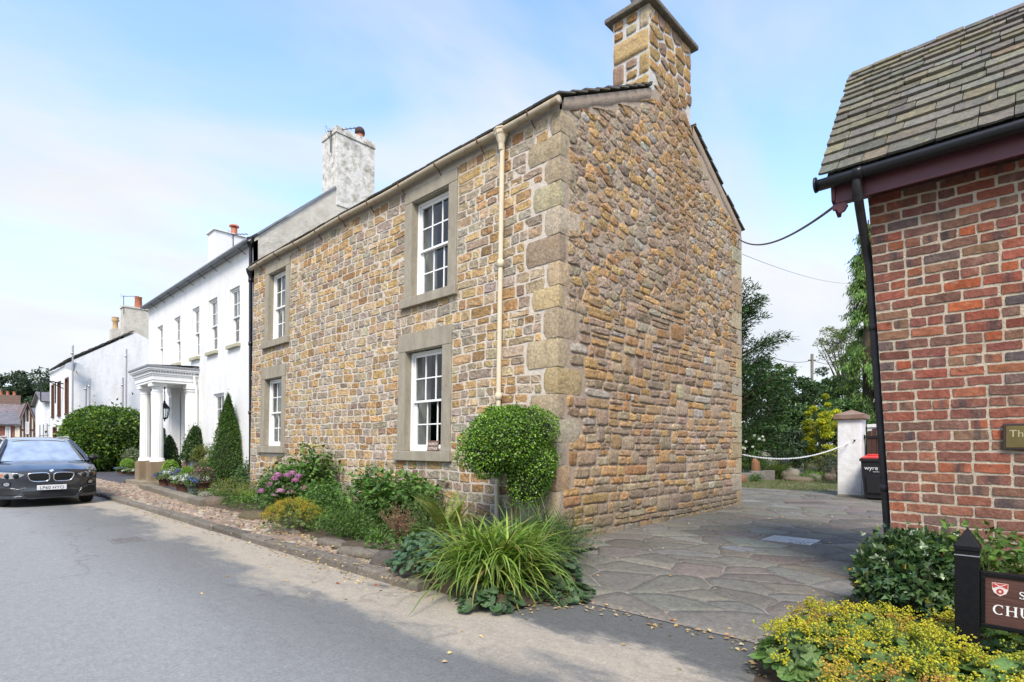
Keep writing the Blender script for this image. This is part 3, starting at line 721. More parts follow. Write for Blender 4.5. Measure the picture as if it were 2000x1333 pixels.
def sash_window(parent, X, o, depth_in, sashmat, panes=(3, 2), surround=None, sill=None, sill_mat=None, room=True, curtain=True, warp=None, reveal=None, offset=0.0, bars=0.022):
    """window in a wall facing -X; o = opening y0,y1,z0,z1"""
    y0, y1, z0, z1 = o
    w = part('window', MB().box((X+depth_in+0.035, y0+0.005, z0+0.003), (X+depth_in+0.075, y0+0.055, z1-0.003)).box((X+depth_in+0.035, y1-0.055, z0+0.003), (X+depth_in+0.075, y1-0.005, z1-0.003))
             .box((X+depth_in-0.03, y0+0.002, z0+0.002), (X+depth_in+0.034, y0+0.045, z1-0.002)).box((X+depth_in-0.03, y1-0.045, z0+0.002), (X+depth_in+0.034, y1-0.002, z1-0.002))
             .box((X+depth_in-0.03, y0+0.046, z1-0.045), (X+depth_in+0.034, y1-0.046, z1-0.002)).box((X+depth_in-0.05, y0+0.046, z0+0.002), (X+depth_in+0.034, y1-0.046, z0+0.045)), sashmat, parent, 0.004, warp)
    if reveal is not None:      # stone sides of the opening
        M = MB(); d0, d1 = X+0.003, X+depth_in+0.09
        M.add([(d0, y0, z0), (d1, y0, z0), (d1, y0, z1), (d0, y0, z1)], [(0, 1, 2, 3)]); M.add([(d0, y1, z0), (d1, y1, z0), (d1, y1, z1), (d0, y1, z1)], [(3, 2, 1, 0)])
        M.add([(d0, y0, z1), (d1, y0, z1), (d1, y1, z1), (d0, y1, z1)], [(0, 1, 2, 3)]); M.add([(d0, y0, z0), (d1, y0, z0), (d1, y1, z0), (d0, y1, z0)], [(3, 2, 1, 0)])
        part('reveal', M, reveal, w, warp=warp)
    zm = (z0+z1)/2
    nc, nr = panes
    for k, (a, b, dx) in enumerate(((zm-0.02, z1-0.045, 0.0), (z0+0.045, zm+0.02, 0.045))):
        M = MB(); x0 = X+depth_in+dx+0.001; x1 = x0+0.036; yl, yr = y0+0.047, y1-0.047; st = 0.042
        M.box((x0, yl, a), (x1, yl+st, b)); M.box((x0, yr-st, a), (x1, yr, b))
        M.box((x0, yl+st, b-st*(1 if k == 0 else 0.9)), (x1, yr-st, b)); M.box((x0, yl+st, a), (x1, yr-st, a+st*(0.9 if k == 0 else 1.5)))
        for i in range(1, nc): yy = yl+st+(yr-yl-2*st)*i/nc; M.box((x0+0.006, yy-bars/2, a+st*0.8), (x1-0.006, yy+bars/2, b-st*0.8))
        for i in range(1, nr): zz = a+st+(b-a-2*st)*i/nr; M.box((x0+0.0085, yl+st, zz-bars/2), (x1-0.0085, yr-st, zz+bars/2))
        part('sash', M, sashmat, w, 0.003, warp)
        G_ = MB(); G_.add([(x0+0.018, yl+st*0.7, a+st*0.5), (x0+0.018, yr-st*0.7, a+st*0.5), (x0+0.018, yr-st*0.7, b-st*0.5), (x0+0.018, yl+st*0.7, b-st*0.5)], [(0, 3, 2, 1)])
        part('glass', G_, GLASS, w, warp=warp)
    if surround is not None:
        a0, a1, c0, c1 = surround; pr = 0.03
        M = MB()
        part('jamb', MB().box((X-pr, a0, c0+sill+0.002), (X+depth_in, y0+0.001, z1+0.01)), DRESSED, w, 0.006, warp)
        part('jamb', MB().box((X-pr, y1-0.001, c0+sill+0.002), (X+depth_in, a1, z1+0.01)), DRESSED, w, 0.006, warp)
        part('lintel', MB().box((X-pr-0.004, a0-0.004, z1+0.012), (X+depth_in, a1+0.004, c1)), DRESSED, w, 0.006, warp)
        part('sill', MB().box((X-pr-0.055, a0-0.05, c0), (X+depth_in+0.02, a1+0.05, c0+sill)), DRESSED, w, 0.010, warp)
    elif sill:
        part('sill', MB().box((X-0.09, y0-0.07, z0-sill), (X+depth_in, y1+0.07, z0-0.001)), sill_mat, w, 0.008, warp)
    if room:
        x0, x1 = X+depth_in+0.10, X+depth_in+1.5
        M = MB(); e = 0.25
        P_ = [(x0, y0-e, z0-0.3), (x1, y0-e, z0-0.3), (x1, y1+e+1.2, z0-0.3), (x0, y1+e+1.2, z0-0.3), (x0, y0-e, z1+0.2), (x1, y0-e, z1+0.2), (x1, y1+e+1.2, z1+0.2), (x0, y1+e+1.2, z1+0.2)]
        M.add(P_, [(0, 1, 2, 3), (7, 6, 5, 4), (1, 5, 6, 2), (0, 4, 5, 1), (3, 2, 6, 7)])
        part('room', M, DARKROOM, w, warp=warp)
        if curtain:
            M = MB(); M.add([(X+depth_in+0.09, y1-0.03, z0-0.1), (X+depth_in+0.09+curtain, y1+0.12, z0-0.1), (X+depth_in+0.09+curtain, y1+0.12, z1+0.1), (X+depth_in+0.09, y1-0.03, z1+0.1)], [(0, 1, 2, 3)])
            part('shutter', M, CURTAIN, w, warp=warp)
    return w
for w in WIN:
    sash_window(cot, CX, w['o'], 0.135, SASH, (3, 2), w['w'], w['s'], reveal=None, curtain=0.42, warp=lean)

# roof: stone slates as two pitched sheets with broken edges
M = MB()
def slates(M, p0, along, up, n, width, length, row0, row1, thick, pal, wts, lo=0.22, hi=0.42, over=1.25):
    p0, along, up, n = [np.asarray(q, float) for q in (p0, along, up, n)]
    v = 0.0; k = 0
    rws = []
    while v < length: rh = row0 + (row1-row0)*v/length; rws.append((v, rh)); v += rh
    for v, rh in rws:
        u = -rng.uniform(0, 0.2)
        while u < width:
            L = rng.uniform(lo, hi)*(0.6+0.4*rh/row0); a, b = max(u, -0.01), min(u+L-0.006, width+0.01)
            if b-a > 0.03:
                t = thick*rng.uniform(0.8, 1.3); d0 = -rng.uniform(0, 0.018); c = min(0.03, (b-a)*0.2)
                vt = min(v+rh*over, length+0.01)
                bot = [(a, v+d0+c*rng.uniform(0.02, 0.35)), (a+c, v+d0), ((a+b)/2, v+d0-rng.uniform(-0.004, 0.008)), (b-c, v+d0+rng.normal()*0.003), (b, v+d0+c*rng.uniform(0.02, 0.4)), (b, vt), (a, vt)]
                P = np.array(bot); lift = np.where(P[:, 1] > v+rh*0.6, 0.0, thick*1.5)
                pt = p0 + P[:, :1]*along + P[:, 1:]*up
                A = pt + n*(lift)[:, None]; B = A + n*t
                m = len(P); tint = pick(pal, wts, 0.13)
                M.add(np.vstack([A, B]), [tuple(range(m, 2*m))] + [(i, (i+1) % m, m+(i+1) % m, m+i) for i in range(m)] + [tuple(range(m))[::-1]], tint)
            u += L
SLP = [(0.165, 0.153, 0.122), (0.178, 0.164, 0.124), (0.155, 0.147, 0.124), (0.19, 0.170, 0.116), (0.172, 0.164, 0.140), (0.142, 0.134, 0.114)]
nrm = unit(np.array((-SL, 0, 1))); upv = unit(np.array((1, 0, SL)))
hyp = math.hypot(1, SL); LA = (8.03-CX+0.10)*hyp
slates(M, (CX-0.10, CY0-0.055, EV+0.005), (0, 1, 0), upv, nrm, CY1-CY0+0.04, LA, 0.34, 0.25, 0.022, [(c[0]*0.8, c[1]*0.8, c[2]*0.82) for c in SLP], [1]*6, over=1.1)
slates(M, (8.03, 5.27, EV+0.005+SL*(8.03-CX+0.10)), (0, 1, 0), upv, nrm, CY1-5.27-0.02, 3.55-LA, 0.25, 0.2, 0.022, [(c[0]*0.8, c[1]*0.8, c[2]*0.82) for c in SLP], [1]*6)
upb = unit(np.array((-1, 0, SL))); nrb = unit(np.array((SL, 0, 1)))
slates(M, (CXB+0.10, CY1-0.02, EV+0.005), (0, -1, 0), upb, nrb, CY1-CY0+0.035, (CXB+0.10-9.58)*hyp, 0.34, 0.25, 0.022, [(c[0]*0.8, c[1]*0.8, c[2]*0.82) for c in SLP], [1]*6, over=1.1)
slates(M, (9.58, CY1-0.02, EV+0.005+SL*(CXB+0.10-9.58)), (0, -1, 0), upb, nrb, CY1-5.27-0.02, 3.55-(CXB+0.10-9.58)*hyp, 0.34, 0.2, 0.022, [(c[0]*0.8, c[1]*0.8, c[2]*0.82) for c in SLP], [1]*6)
part('roof', M, SLATE, cot, warp=lean)
# gutter on brackets and the cream downpipe
M = MB(); n = 40; a = np.linspace(0.15*np.pi, -1.15*np.pi, 9); V = []
for i in range(n+1):
    y = CY0-0.04 + (CY1+0.02-CY0)*i/n; cxg, czg = CX-0.105, EV-0.045 - 0.012*math.sin(i*0.5)
    V.append([(cxg + 0.052*math.cos(q), y, czg + 0.050*math.sin(q)) for q in a])
M.grid(np.array(V)); M.lathe([(0.0, -0.006), (0.052, -0.006), (0.052, 0.012), (0.0, 0.012)], (CX-0.105, CY0-0.045, EV-0.05), 14, axis=[(1, 0, 0), (0, 0, 1), (0, 1, 0)])
gut = part('gutter', M, RUSTY, cot, warp=lean)
gut.modifiers.new('thick', 'SOLIDIFY').thickness = 0.006
for y in np.arange(CY0+0.45, CY1, 1.0):
    M = MB(); M.tube([(CX+0.01, y, EV-0.20), (CX-0.04, y, EV-0.165), (CX-0.07, y+0.01, EV-0.10), (CX-0.115, y, EV-0.085), (CX-0.17, y, EV-0.07), (CX-0.185, y, EV-0.02)], 0.011, 6)
    part('bracket', M, RUST, gut, warp=lean)
M = MB(); py_ = 5.56
M.tube([(CX-0.075, py_, 5.66), (CX-0.075, py_, 2.02)], 0.036, 12); M.lathe([(0.036, 0), (0.05, 0.005), (0.05, 0.10), (0.036, 0.11)], (CX-0.075, py_, 3.85), 12); M.lathe([(0.036, 0), (0.05, 0.005), (0.05, 0.09), (0.036, 0.10)], (CX-0.075, py_, 1.95), 12)
M.tube([(CX-0.075, py_, 2.0), (CX-0.075, py_, 0.1)], 0.034, 12)
pipe = part('downpipe', M, CREAM, cot, warp=lean)
M = MB(); M.lathe([(0.036, -0.22), (0.045, -0.14), (0.06, -0.10), (0.085, -0.02), (0.10, 0.0), (0.105, 0.05), (0.115, 0.055), (0.115, 0.075), (0.0, 0.075)], (CX-0.095, py_, 5.76), 8, smooth=False)
part('hopper_head', M, CREAM, pipe, warp=lean)
# chimney rising flush from the gable
HX0, HX1, HY1, HT = 8.06, 9.55, 5.24, 8.50
ch = MB(); ch.cm = 1; ch.box((HX0, CY0, 6.9), (HX1, HY1, HT)); ch.cm = 0
chf = lambda U, Z, H: np.stack([HX0 - H, U, Z], -1)
CPAL = [(0.40, 0.27, 0.105), (0.43, 0.30, 0.14), (0.34, 0.20, 0.08), (0.30, 0.20, 0.15), (0.38, 0.315, 0.22)]
def chim_face(frame, u0, u1, z0, z1, lo, hi, flip):
    zr = rows(z0, z1, lo, hi)
    for k, (a, b) in enumerate(zip(zr[:-1], zr[1:])):
        if k % 2 == 0:
            c = [u0, u0+(u1-u0)*rng.uniform(0.5, 0.75), u1] if u1-u0 > 1 else [u0, u1]
        else:
            c = [u0, u0+(u1-u0)*0.24, u0+(u1-u0)*0.46, u0+(u1-u0)*0.68, u1] if u1-u0 > 1 else [u0, u0+(u1-u0)*0.28, u0+(u1-u0)*0.66, u1]
        for p, q in zip(c[:-1], c[1:]):
            if q-p < 0.3 and b-a > 0.24 and rng.random() < 0.75:
                m = (a+b)/2
                for s0, s1 in ((a, m), (m, b)): stone_block(ch, frame, p+0.028, q-0.028, s0+0.02, s1-0.02, 0.018, 0.2, 0.004, pick(CPAL, [1, 1, 3, 3, 1]), 7, 6, -0.004)
            else: stone_block(ch, frame, p+(0.002 if p == u0 else 0.02), q-(0.002 if q == u1 else 0.02), a+0.014, b-0.014, 0.018, 0.05, 0.004, pick(CPAL, [3, 3, 2, 1, 1]), 8, 7, -0.004)
chim_face(chf, CY0, HY1, 7.0, HT, 0.26, 0.38, 0)
rubble(ch, gable, HX0+0.01, HX1-0.01, 7.46, HT, lambda x: HT-0.012, 0.15, 0.27, (0.8, 2.1), 0.15, 0.040, (0.014, 0.024), 0.004, CPAL+[(0.25, 0.17, 0.11), (0.42, 0.24, 0.10)], [3, 3, 2, 2, 2, 1.5, 2], 1, 0.14)
chm = part('chimney', ch, [QUOIN, MORTAR_C], cot)
M = MB(); V = []; zc = HT
part('cap', MB().box((HX0-0.11, CY0-0.11, HT+0.002), (HX1+0.11, HY1+0.11, HT+0.085), (0.17, 0.16, 0.135)), QUOIN, chm, 0.02)
part('chimney_pot', MB().lathe([(0.13, HT+0.08), (0.125, HT+0.5), (0.15, HT+0.52), (0.15, HT+0.58), (0.11, HT+0.58)], (8.4, 4.95, 0), 16), LEAD, chm)
M = MB(); M.box((9.02, 4.72, HT+0.087), (9.30, 5.0, HT+0.36)); 
for q in range(4): M.tube([(9.03+0.26*(q % 2), 4.73+0.26*(q//2), HT+0.36), (9.16, 4.86, HT+0.56)], 0.008, 5)
part('cowl', M, LEAD, chm, 0.004)

# ------------------------------------------------------------------ the white house
WX, WY0, WY1, WXB, WEV = 5.85, 14.56, 24.85, 11.6, 6.62
wh = thing('white_house', 'white painted Georgian house with a columned porch, black drainpipe and two chimneys', 'house', (WX, WY0, 0))
UPW = [(15.78, 16.52), (17.48, 18.22), (19.05, 19.72), (20.95, 21.65), (22.98, 23.66)]
LOW = [(16.95, 17.80, 1.15, 2.82), (21.40, 22.20, 1.2, 2.75)]
DOOR = (19.62, 20.55, 0.2, 2.95)
holes = [(a, b, 4.10, 5.68) for a, b in UPW] + LOW + [DOOR]
M = MB(); wfr = lambda U, Z, H: np.stack([WX - H, U, Z], -1)
backing(M, WY0, WY1, 0, WEV, holes, wfr)
for h in holes:
    y0, y1, z0, z1 = h; d0, d1 = WX, WX+0.24
    M.add([(d0, y0, z0), (d1, y0, z0), (d1, y0, z1), (d0, y0, z1)], [(0, 1, 2, 3)]); M.add([(d0, y1, z0), (d1, y1, z0), (d1, y1, z1), (d0, y1, z1)], [(3, 2, 1, 0)])
    M.add([(d0, y0, z1), (d1, y0, z1), (d1, y1, z1), (d0, y1, z1)], [(0, 1, 2, 3)]); M.add([(d0, y0, z0), (d1, y0, z0), (d1, y1, z0), (d0, y1, z0)], [(3, 2, 1, 0)])
M.box((WX+0.3, WY1-0.02, 0), (WXB, WY1, WEV)); M.box((WXB-0.02, WY0, 0), (WXB, WY1-0.03, WEV))
part('front_wall', M, WHITE, wh)
M = MB()   # roughcast gable rising above the cottage roof, with an upstand
WR = (WX+WXB)/2; WS = 0.86
def wroof(x): return WEV + WS*min(x-WX, WXB-x)
P = [(WX+0.0, 0.0), (WXB, 0.0), (WXB, WEV+0.18), (WR, wroof(WR)+0.22), (WX+0.0, WEV+0.10)]
M.prism(P, (0, WY0-0.005, 0), (1, 0, 0), (0, 0, 1), (0, 1, 0), 0.30)
part('gable_wall', M, ROUGH, wh)
kc = (8.02-WX+0.04)/(WR-WX+0.04); M = MB(); M.bar((WX-0.04, WY0+0.14, WEV+0.115), (8.02, WY0+0.14, WEV+0.115+(wroof(WR)+0.13-WEV)*kc), 0.38, 0.045); part('coping', M, LEAD, wh); M = MB(); M.bar((WXB, WY0+0.14, WEV+0.195), (WXB+(WR-WXB)*0.78, WY0+0.14, WEV+0.195+(wroof(WR)+0.05-WEV)*0.78), 0.38, 0.045)
part('coping', M, LEAD, wh)
M = MB(); M.add([(WX-0.16, WY0+0.3, WEV+0.03), (WX-0.16, WY1+0.12, WEV+0.03), (WR, WY1+0.12, wroof(WR)), (WR, WY0+0.3, wroof(WR))], [(0, 1, 2, 3)], (0.16, 0.16, 0.17)); M.add([(WXB+0.2, WY0+0.3, WEV-0.1), (WXB+0.2, WY1+0.12, WEV-0.1), (WR, WY1+0.12, wroof(WR)), (WR, WY0+0.3, wroof(WR))], [(3, 2, 1, 0)], (0.16, 0.16, 0.17))
M.add([(WX+0.02, WY1-0.01, WEV), (WXB, WY1-0.01, WEV), (WR, WY1-0.01, wroof(WR)-0.05)], [(0, 1, 2)])
rf = part('roof', M, DSLATE, wh); rf.modifiers.new('thick', 'SOLIDIFY').thickness = 0.03
M = MB(); a = np.linspace(0.1*np.pi, -1.1*np.pi, 8); V = [[(WX-0.20+0.05*math.cos(q), y, WEV-0.02+0.05*math.sin(q)) for q in a] for y in np.linspace(WY0+0.1, WY1+0.14, 20)]
M.grid(np.array(V)); M.box((WX-0.14, WY0+0.32, WEV-0.06), (WX-0.005, WY1+0.1, WEV-0.03))
g2 = part('gutter', M, LEAD, wh); g2.modifiers.new('thick', 'SOLIDIFY').thickness = 0.006
for y in np.arange(WY0+0.8, WY1, 1.05):
    M = MB(); M.tube([(WX-0.005, y, WEV-0.20), (WX-0.10, y, WEV-0.15), (WX-0.20, y, WEV-0.075), (WX-0.256, y, WEV-0.02)], 0.009, 5)
    part('bracket', M, BLACK, g2)
DX = WX-0.07
M = MB(); yp = 14.86
M.tube([(DX, yp, WEV-0.02), (DX, yp, 0.05)], 0.042, 10)
for z in (2.1, 3.9, 5.55): M.lathe([(0.042, 0), (0.058, 0.005), (0.058, 0.09), (0.042, 0.095)], (DX, yp, z), 10)
M.lathe([(0.045, -0.2), (0.06, -0.12), (0.10, -0.02), (0.11, 0.0), (0.12, 0.07), (0.0, 0.07)], (DX, yp, 5.82), 8, smooth=False)
M.lathe([(0.045, -0.12), (0.09, -0.02), (0.095, 0.14), (0.0, 0.14)], (DX, yp, WEV-0.05), 8, smooth=False)
M.tube([(DX, yp-0.02, 5.86), (CX-0.09, CY1-0.02, EV-0.03)], 0.03, 8)
part('downpipe', M, BLACK, wh)
for k, (a, b) in enumerate(UPW): sash_window(wh, WX, (a, b, 4.10, 5.68), 0.075, TRIM, (2, 2), None, 0.10, SILL, curtain=False)
for k, l in enumerate(LOW): sash_window(wh, WX, l, 0.07, TRIM, (2, 2), None, 0.11, SILL, curtain=False)
# door under the porch: white panelled leaf, dark glazed panel, fanlight
y0, y1, z0, z1 = DOOR
M = MB(); M.box((WX+0.10, y0, z0), (WX+0.16, y0+0.07, z1)); M.box((WX+0.10, y1-0.07, z0), (WX+0.16, y1, z1)); M.box((WX+0.10, y0+0.07, 2.25), (WX+0.16, y1-0.07, 2.33)); M.box((WX+0.10, y0+0.07, z1-0.06), (WX+0.16, y1-0.07, z1))
dr = part('door', M, TRIM, wh, 0.004)
M = MB(); M.box((WX+0.125, y0+0.075, z0), (WX+0.165, y0+0.22, 2.245)); M.box((WX+0.125, y1-0.32, z0), (WX+0.165, y1-0.075, 2.245)); M.box((WX+0.125, y0+0.22, z0), (WX+0.165, y1-0.32, 1.05)); M.box((WX+0.125, y0+0.22, 2.12), (WX+0.165, y1-0.32, 2.245))
part('leaf', M, TRIM, dr, 0.006)
M = MB(); M.box((WX+0.14, y0+0.225, 1.055), (WX+0.15, y1-0.325, 2.115)); part('glass', M, DARKROOM, dr)
M = MB(); M.lathe([(0.0, 0.0), (0.025, 0.005), (0.03, 0.03), (0.0, 0.05)], (WX+0.12, y1-0.16, 1.1), 10, axis=[(0, 0, 1), (0, 1, 0), (-1, 0, 0)]); part('knob', M, BLACK, dr)
M = MB(); M.box((WX+0.145, y0+0.075, 2.335), (WX+0.15, y1-0.075, z1-0.065)); part('glass', M, DARKROOM, dr)
M = MB()
for i in (1, 2): yy = y0+0.07+(y1-y0-0.14)*i/3; M.box((WX+0.12, yy-0.012, 2.332), (WX+0.144, yy+0.012, z1-0.062))
M.box((WX+0.118, y0+0.07, 2.6), (WX+0.1435, y1-0.07, 2.62)); part('fanlight', M, TRIM, dr)
# portico
PXF, PA, PB = 4.52, 19.10, 21.25      # cornice front edge and its two ends
po = part('portico', MB().box((4.62, PA+0.10, 3.20), (WX-0.002, PB-0.10, 3.27)).box((4.60, PA+0.08, 3.272), (4.95, PB-0.08, 3.40)).box((4.9501, PA+0.08, 3.272), (WX-0.002, PA+0.42, 3.40)).box((4.9501, PB-0.42, 3.272), (WX-0.002, PB-0.08, 3.40)), TRIM, wh, 0.004)
M = MB()
for k, (e, a, b) in enumerate(((0.02, 3.402, 3.45), (0.05, 3.452, 3.50), (0.10, 3.545, 3.585), (0.13, 3.587, 3.64))):
    M.box((4.60-e, PA+0.08-e, a), (WX-0.003, PB-0.08+e, b))
for y in np.arange(PA+0.06, PB-0.06, 0.075): M.box((4.565-0.02, y, 3.503), (4.62, y+0.042, 3.543))
for x in np.arange(4.64, WX-0.1, 0.075): M.box((x, PA+0.015, 3.503), (x+0.042, PA+0.08, 3.543))
M.box((4.60, PA+0.08, 3.502), (WX-0.003, PB-0.08, 3.544))
part('cornice', M, TRIM, po)
M = MB(); M.box((4.44, PA-0.08, 3.642), (WX-0.003, PB+0.08, 3.70)); M.grid(np.array([[(4.46, PA-0.06, 3.701), (WX-0.003, PA-0.06, 3.78)], [(4.46, PB+0.06, 3.701), (WX-0.003, PB+0.06, 3.78)]]))
part('lead_roof', M, LEAD, po, 0.006)
def column(x, y, sq=False):
    M = MB()
    if not sq:
        M.lathe([(0.205, 0.80), (0.205, 0.845), (0.19, 0.85), (0.195, 0.875), (0.18, 0.90), (0.165, 0.905)], (x, y, 0), 28)
        zz = np.linspace(0.905, 2.93, 8); M.lathe([(0.162-0.028*((z-0.9)/2.03)**1.6, z) for z in zz], (x, y, 0), 40, flute=0.055, smooth=False)
        M.lathe([(0.142, 2.93), (0.148, 2.95), (0.137, 2.97), (0.137, 3.03), (0.165, 3.07), (0.185, 3.10)], (x, y, 0), 28)
        M.box((x-0.20, y-0.20, 3.101), (x+0.20, y+0.20, 3.199))
    else:
        M.box((x-0.13, y-0.15, 0.80), (x+0.13, y+0.15, 3.05)); M.box((x-0.15, y-0.17, 0.78), (x+0.15, y+0.17, 0.88))
        M.box((x-0.15, y-0.17, 2.98), (x+0.15, y+0.17, 3.04)); M.box((x-0.17, y-0.19, 3.052), (x+0.15, y+0.19, 3.199))
        for q in np.arange(-0.11, 0.12, 0.055): M.box((x-0.136, y+q-0.008, 0.95), (x-0.12, y+q+0.008, 2.9))
    part('column' if not sq else 'pilaster', M, TRIM, po)
    M = MB(); w_ = 0.245 if not sq else 0.2
    M.box((x-w_, y-w_, 0.0), (x+w_ if not sq else WX-0.003, y+w_, 0.775)); M.box((x-w_+0.02, y-w_+0.02, 0.775), (x+w_-0.02 if not sq else WX-0.003, y+w_-0.02, 0.798))
    part('pedestal', M, PLINTH, po, 0.015)
column(4.83, 19.55); column(4.83, 20.88); column(5.70, 19.35, True); column(5.70, 21.05, True)
M = MB(); M.tube([(5.72, 19.12, 3.45), (5.74, 19.10, 3.2), (5.78, 19.10, 3.05), (5.78, 19.10, 0.7)], 0.035, 8); part('drainpipe', M, TRIM, po)
M = MB(); M.box((4.35, 19.25, 0.06), (WX-0.003, 21.2, 0.20)); part('doorstep', M, PLINTH, po, 0.01)
# lantern hanging in the porch
lp = np.array((4.98, 19.72, 0)); lp = np.array((5.1, 19.85, 0))
lt = thing('porch_lantern', 'black hexagonal iron lantern hanging on a chain under the white porch', 'lantern', (lp[0], lp[1], 2.1))
M = MB(); M.tube([(lp[0], lp[1], 3.2), (lp[0], lp[1], 3.05)], 0.02, 6)
for s_ in (-1, 1): M.tube([(lp[0], lp[1], 3.05), (lp[0]+0.0, lp[1]+0.05*s_, 2.85), (lp[0], lp[1]+0.03*s_, 2.62)], 0.007, 5)
part('chain', M, BLACK, lt)
M = MB(); M.lathe([(0.02, 2.70), (0.035, 2.66), (0.03, 2.63), (0.06, 2.60), (0.09, 2.56), (0.14, 2.50), (0.15, 2.47), (0.15, 2.45)], (*lp[:2], 0), 6, smooth=False)
for k in range(6):
    a = k*math.pi/3; c, s_ = math.cos(a), math.sin(a)
    M.tube([(lp[0]+0.14*c, lp[1]+0.14*s_, 2.46), (lp[0]+0.085*c, lp[1]+0.085*s_, 2.16)], 0.011, 5)
M.lathe([(0.0, 2.04), (0.02, 2.06), (0.015, 2.10), (0.05, 2.12), (0.095, 2.15), (0.095, 2.17), (0.0, 2.17)], (*lp[:2], 0), 6, smooth=False)
part('frame', M, BLACK, lt)
M = MB(); M.lathe([(0.077, 2.17), (0.128, 2.45)], (*lp[:2], 0), 6, smooth=False); part('glass', M, GLASS, lt)
# chimneys of the white house
M = MB(); x0, x1, y0, y1, zt = 8.04, 9.30, WY0-0.03, 15.35, 10.28
M.box((x0, y0, 8.2), (x1, y1, zt)); M.box((x0-0.03, y0-0.03, zt+0.0), (x1+0.03, y1+0.03, zt+0.09)); M.box((x0-0.012, y0-0.012, zt+0.092), (x1+0.012, y1+0.012, zt+0.20))
c1 = part('chimney', M, ROUGHC, wh, 0.012, label='tall flaking limewashed chimney with one terracotta pot')
M = MB(); M.lathe([(0.12, zt+0.19), (0.112, zt+0.50)], (9.05, 14.95, 0), 14); pt_ = part('chimney_pot', M, TERRA, c1)
M = MB(); M.lathe([(0.11, zt+0.50), (0.15, zt+0.51), (0.15, zt+0.60), (0.13, zt+0.66), (0.09, zt+0.70), (0.0, zt+0.71)], (9.05, 14.95, 0), 14); part('cowl', M, m_plain('sooty_clay', (0.05, 0.03, 0.028), 0.8), c1)
AERM = m_plain('weathered_aerial', (0.10, 0.10, 0.105), 0.5, 0.2, 10, 0, 0.5)
def aerial(parent, base, d, n=6, mast=0.5, L=0.7):
    M = MB(); b = np.array(base, float); d = unit(np.array(d, float)); M.tube([b, b+(0, 0, mast)], 0.02, 5)
    t = b+np.array((0, 0, mast)); M.tube([t-d*0.1, t+d*L], 0.014, 5); sd = unit(np.cross(d, (0, 0, 1)))
    for i in range(n): p = t+d*(L*i/(n-0.5)); w_ = 0.14-0.012*i; M.tube([p-sd*w_, p+sd*w_], 0.007, 4)
    for s_ in (-1, 1): M.tube([t-d*0.1+np.array((0, 0, 0.09*s_))-sd*0.14, t-d*0.1+np.array((0, 0, 0.09*s_))+sd*0.14], 0.005, 4); M.tube([t-d*0.1+sd*0.14*s_-np.array((0, 0, 0.09)), t-d*0.1+sd*0.14*s_+np.array((0, 0, 0.09))], 0.005, 4)
    return part('aerial', M, AERM, parent)
aerial(c1, (7.98, 14.75, 9.75), (0.6, -0.6, 0.12), 7, 0.62, 0.75)
aerial(wh, (7.2, 20.0, 8.0), (0.6, -0.6, 0.02), 5, 0.55, 0.5)
M = MB(); x0, x1, y0, y1, zt = 7.9, 9.5, 23.9, 24.7, 9.95
M.box((x0, y0, 7.0), (x1, y1, zt)); M.box((x0-0.06, y0-0.06, zt+0.001), (x1+0.06, y1+0.06, zt+0.05))
c2 = part('chimney', M, WHITE, wh, 0.01, label='smooth white chimney with a capped red pot')
M = MB(); M.lathe([(0.13, zt+0.05), (0.12, zt+0.38)], (8.75, 24.2, 0), 14); M.lathe([(0.2, zt+0.44), (0.17, zt+0.50), (0.0, zt+0.55)], (8.75, 24.2, 0), 12); M.tube([(8.75, 24.2, zt+0.3), (8.75, 24.2, zt+0.46)], 0.05, 6); part('chimney_pot', M, TERRA, c2)

# ------------------------------------------------------------------ whitewashed house further along, under repair
QX, QY0, QY1, QXB, QE = 5.66, 40.0, 48.5, 12.6, 6.15
qh = thing('rendered_house', 'whitewashed house with a blank gable end, rough slate eaves and a satellite dish', 'house', (QX, QY0, 0))
QR = 8.75; qs = (8.2-QE)/(QR-QX)
P = [(QX, 0), (QXB, 0), (QXB, 6.3), (QR, 8.2), (QX, QE)]
M = MB(); M.prism(P, (0, QY0, 0), (1, 0, 0), (0, 0, 1), (0, 1, 0), 0.3); part('gable_wall', M, WHITE2, qh)
QW = [(41.2, 42.1, 3.2, 5.2), (44.0, 44.9, 3.2, 5.2), (46.6, 47.4, 3.2, 5.2), (41.0, 42.3, 0.9, 2.4), (43.4, 44.3, 0.2, 2.3), (45.6, 46.8, 0.9, 2.4)]
M = MB(); backing(M, QY0+0.3, QY1, 0, QE, QW, lambda U, Z, H: np.stack([QX - H, U, Z], -1)); M.box((QX+0.3, QY1-0.02, 0), (QXB, QY1, QE)); part('front_wall', M, WHITE2, qh)
TIMBER = m_plain('red_brown_timber', (0.10, 0.042, 0.026), 0.7, 0.3, 10)
for o in QW:
    M = MB(); y0, y1, z0, z1 = o
    M.box((QX-0.05, y0-0.1, z0-0.1), (QX+0.1, y0, z1+0.1)); M.box((QX-0.05, y1, z0-0.1), (QX+0.1, y1+0.1, z1+0.1)); M.box((QX-0.05, y0, z1), (QX+0.1, y1, z1+0.1)); M.box((QX-0.09, y0, z0-0.1), (QX+0.1, y1, z0))
    w_ = part('window', M, TIMBER, qh); M = MB(); M.box((QX+0.12, y0, z0), (QX+0.14, y1, z1)); part('pane', M, DARKROOM, w_)
M = MB()
slates(M, (QX-0.15, QY0-0.05, QE+0.04), (0, 1, 0), unit(np.array((1, 0, qs))), unit(np.array((-qs, 0, 1))), QY1-QY0+0.1, 3.75, 0.4, 0.3, 0.035, [(0.10, 0.095, 0.09), (0.13, 0.12, 0.11), (0.07, 0.065, 0.06)], [1, 1, 1], 0.3, 0.6)
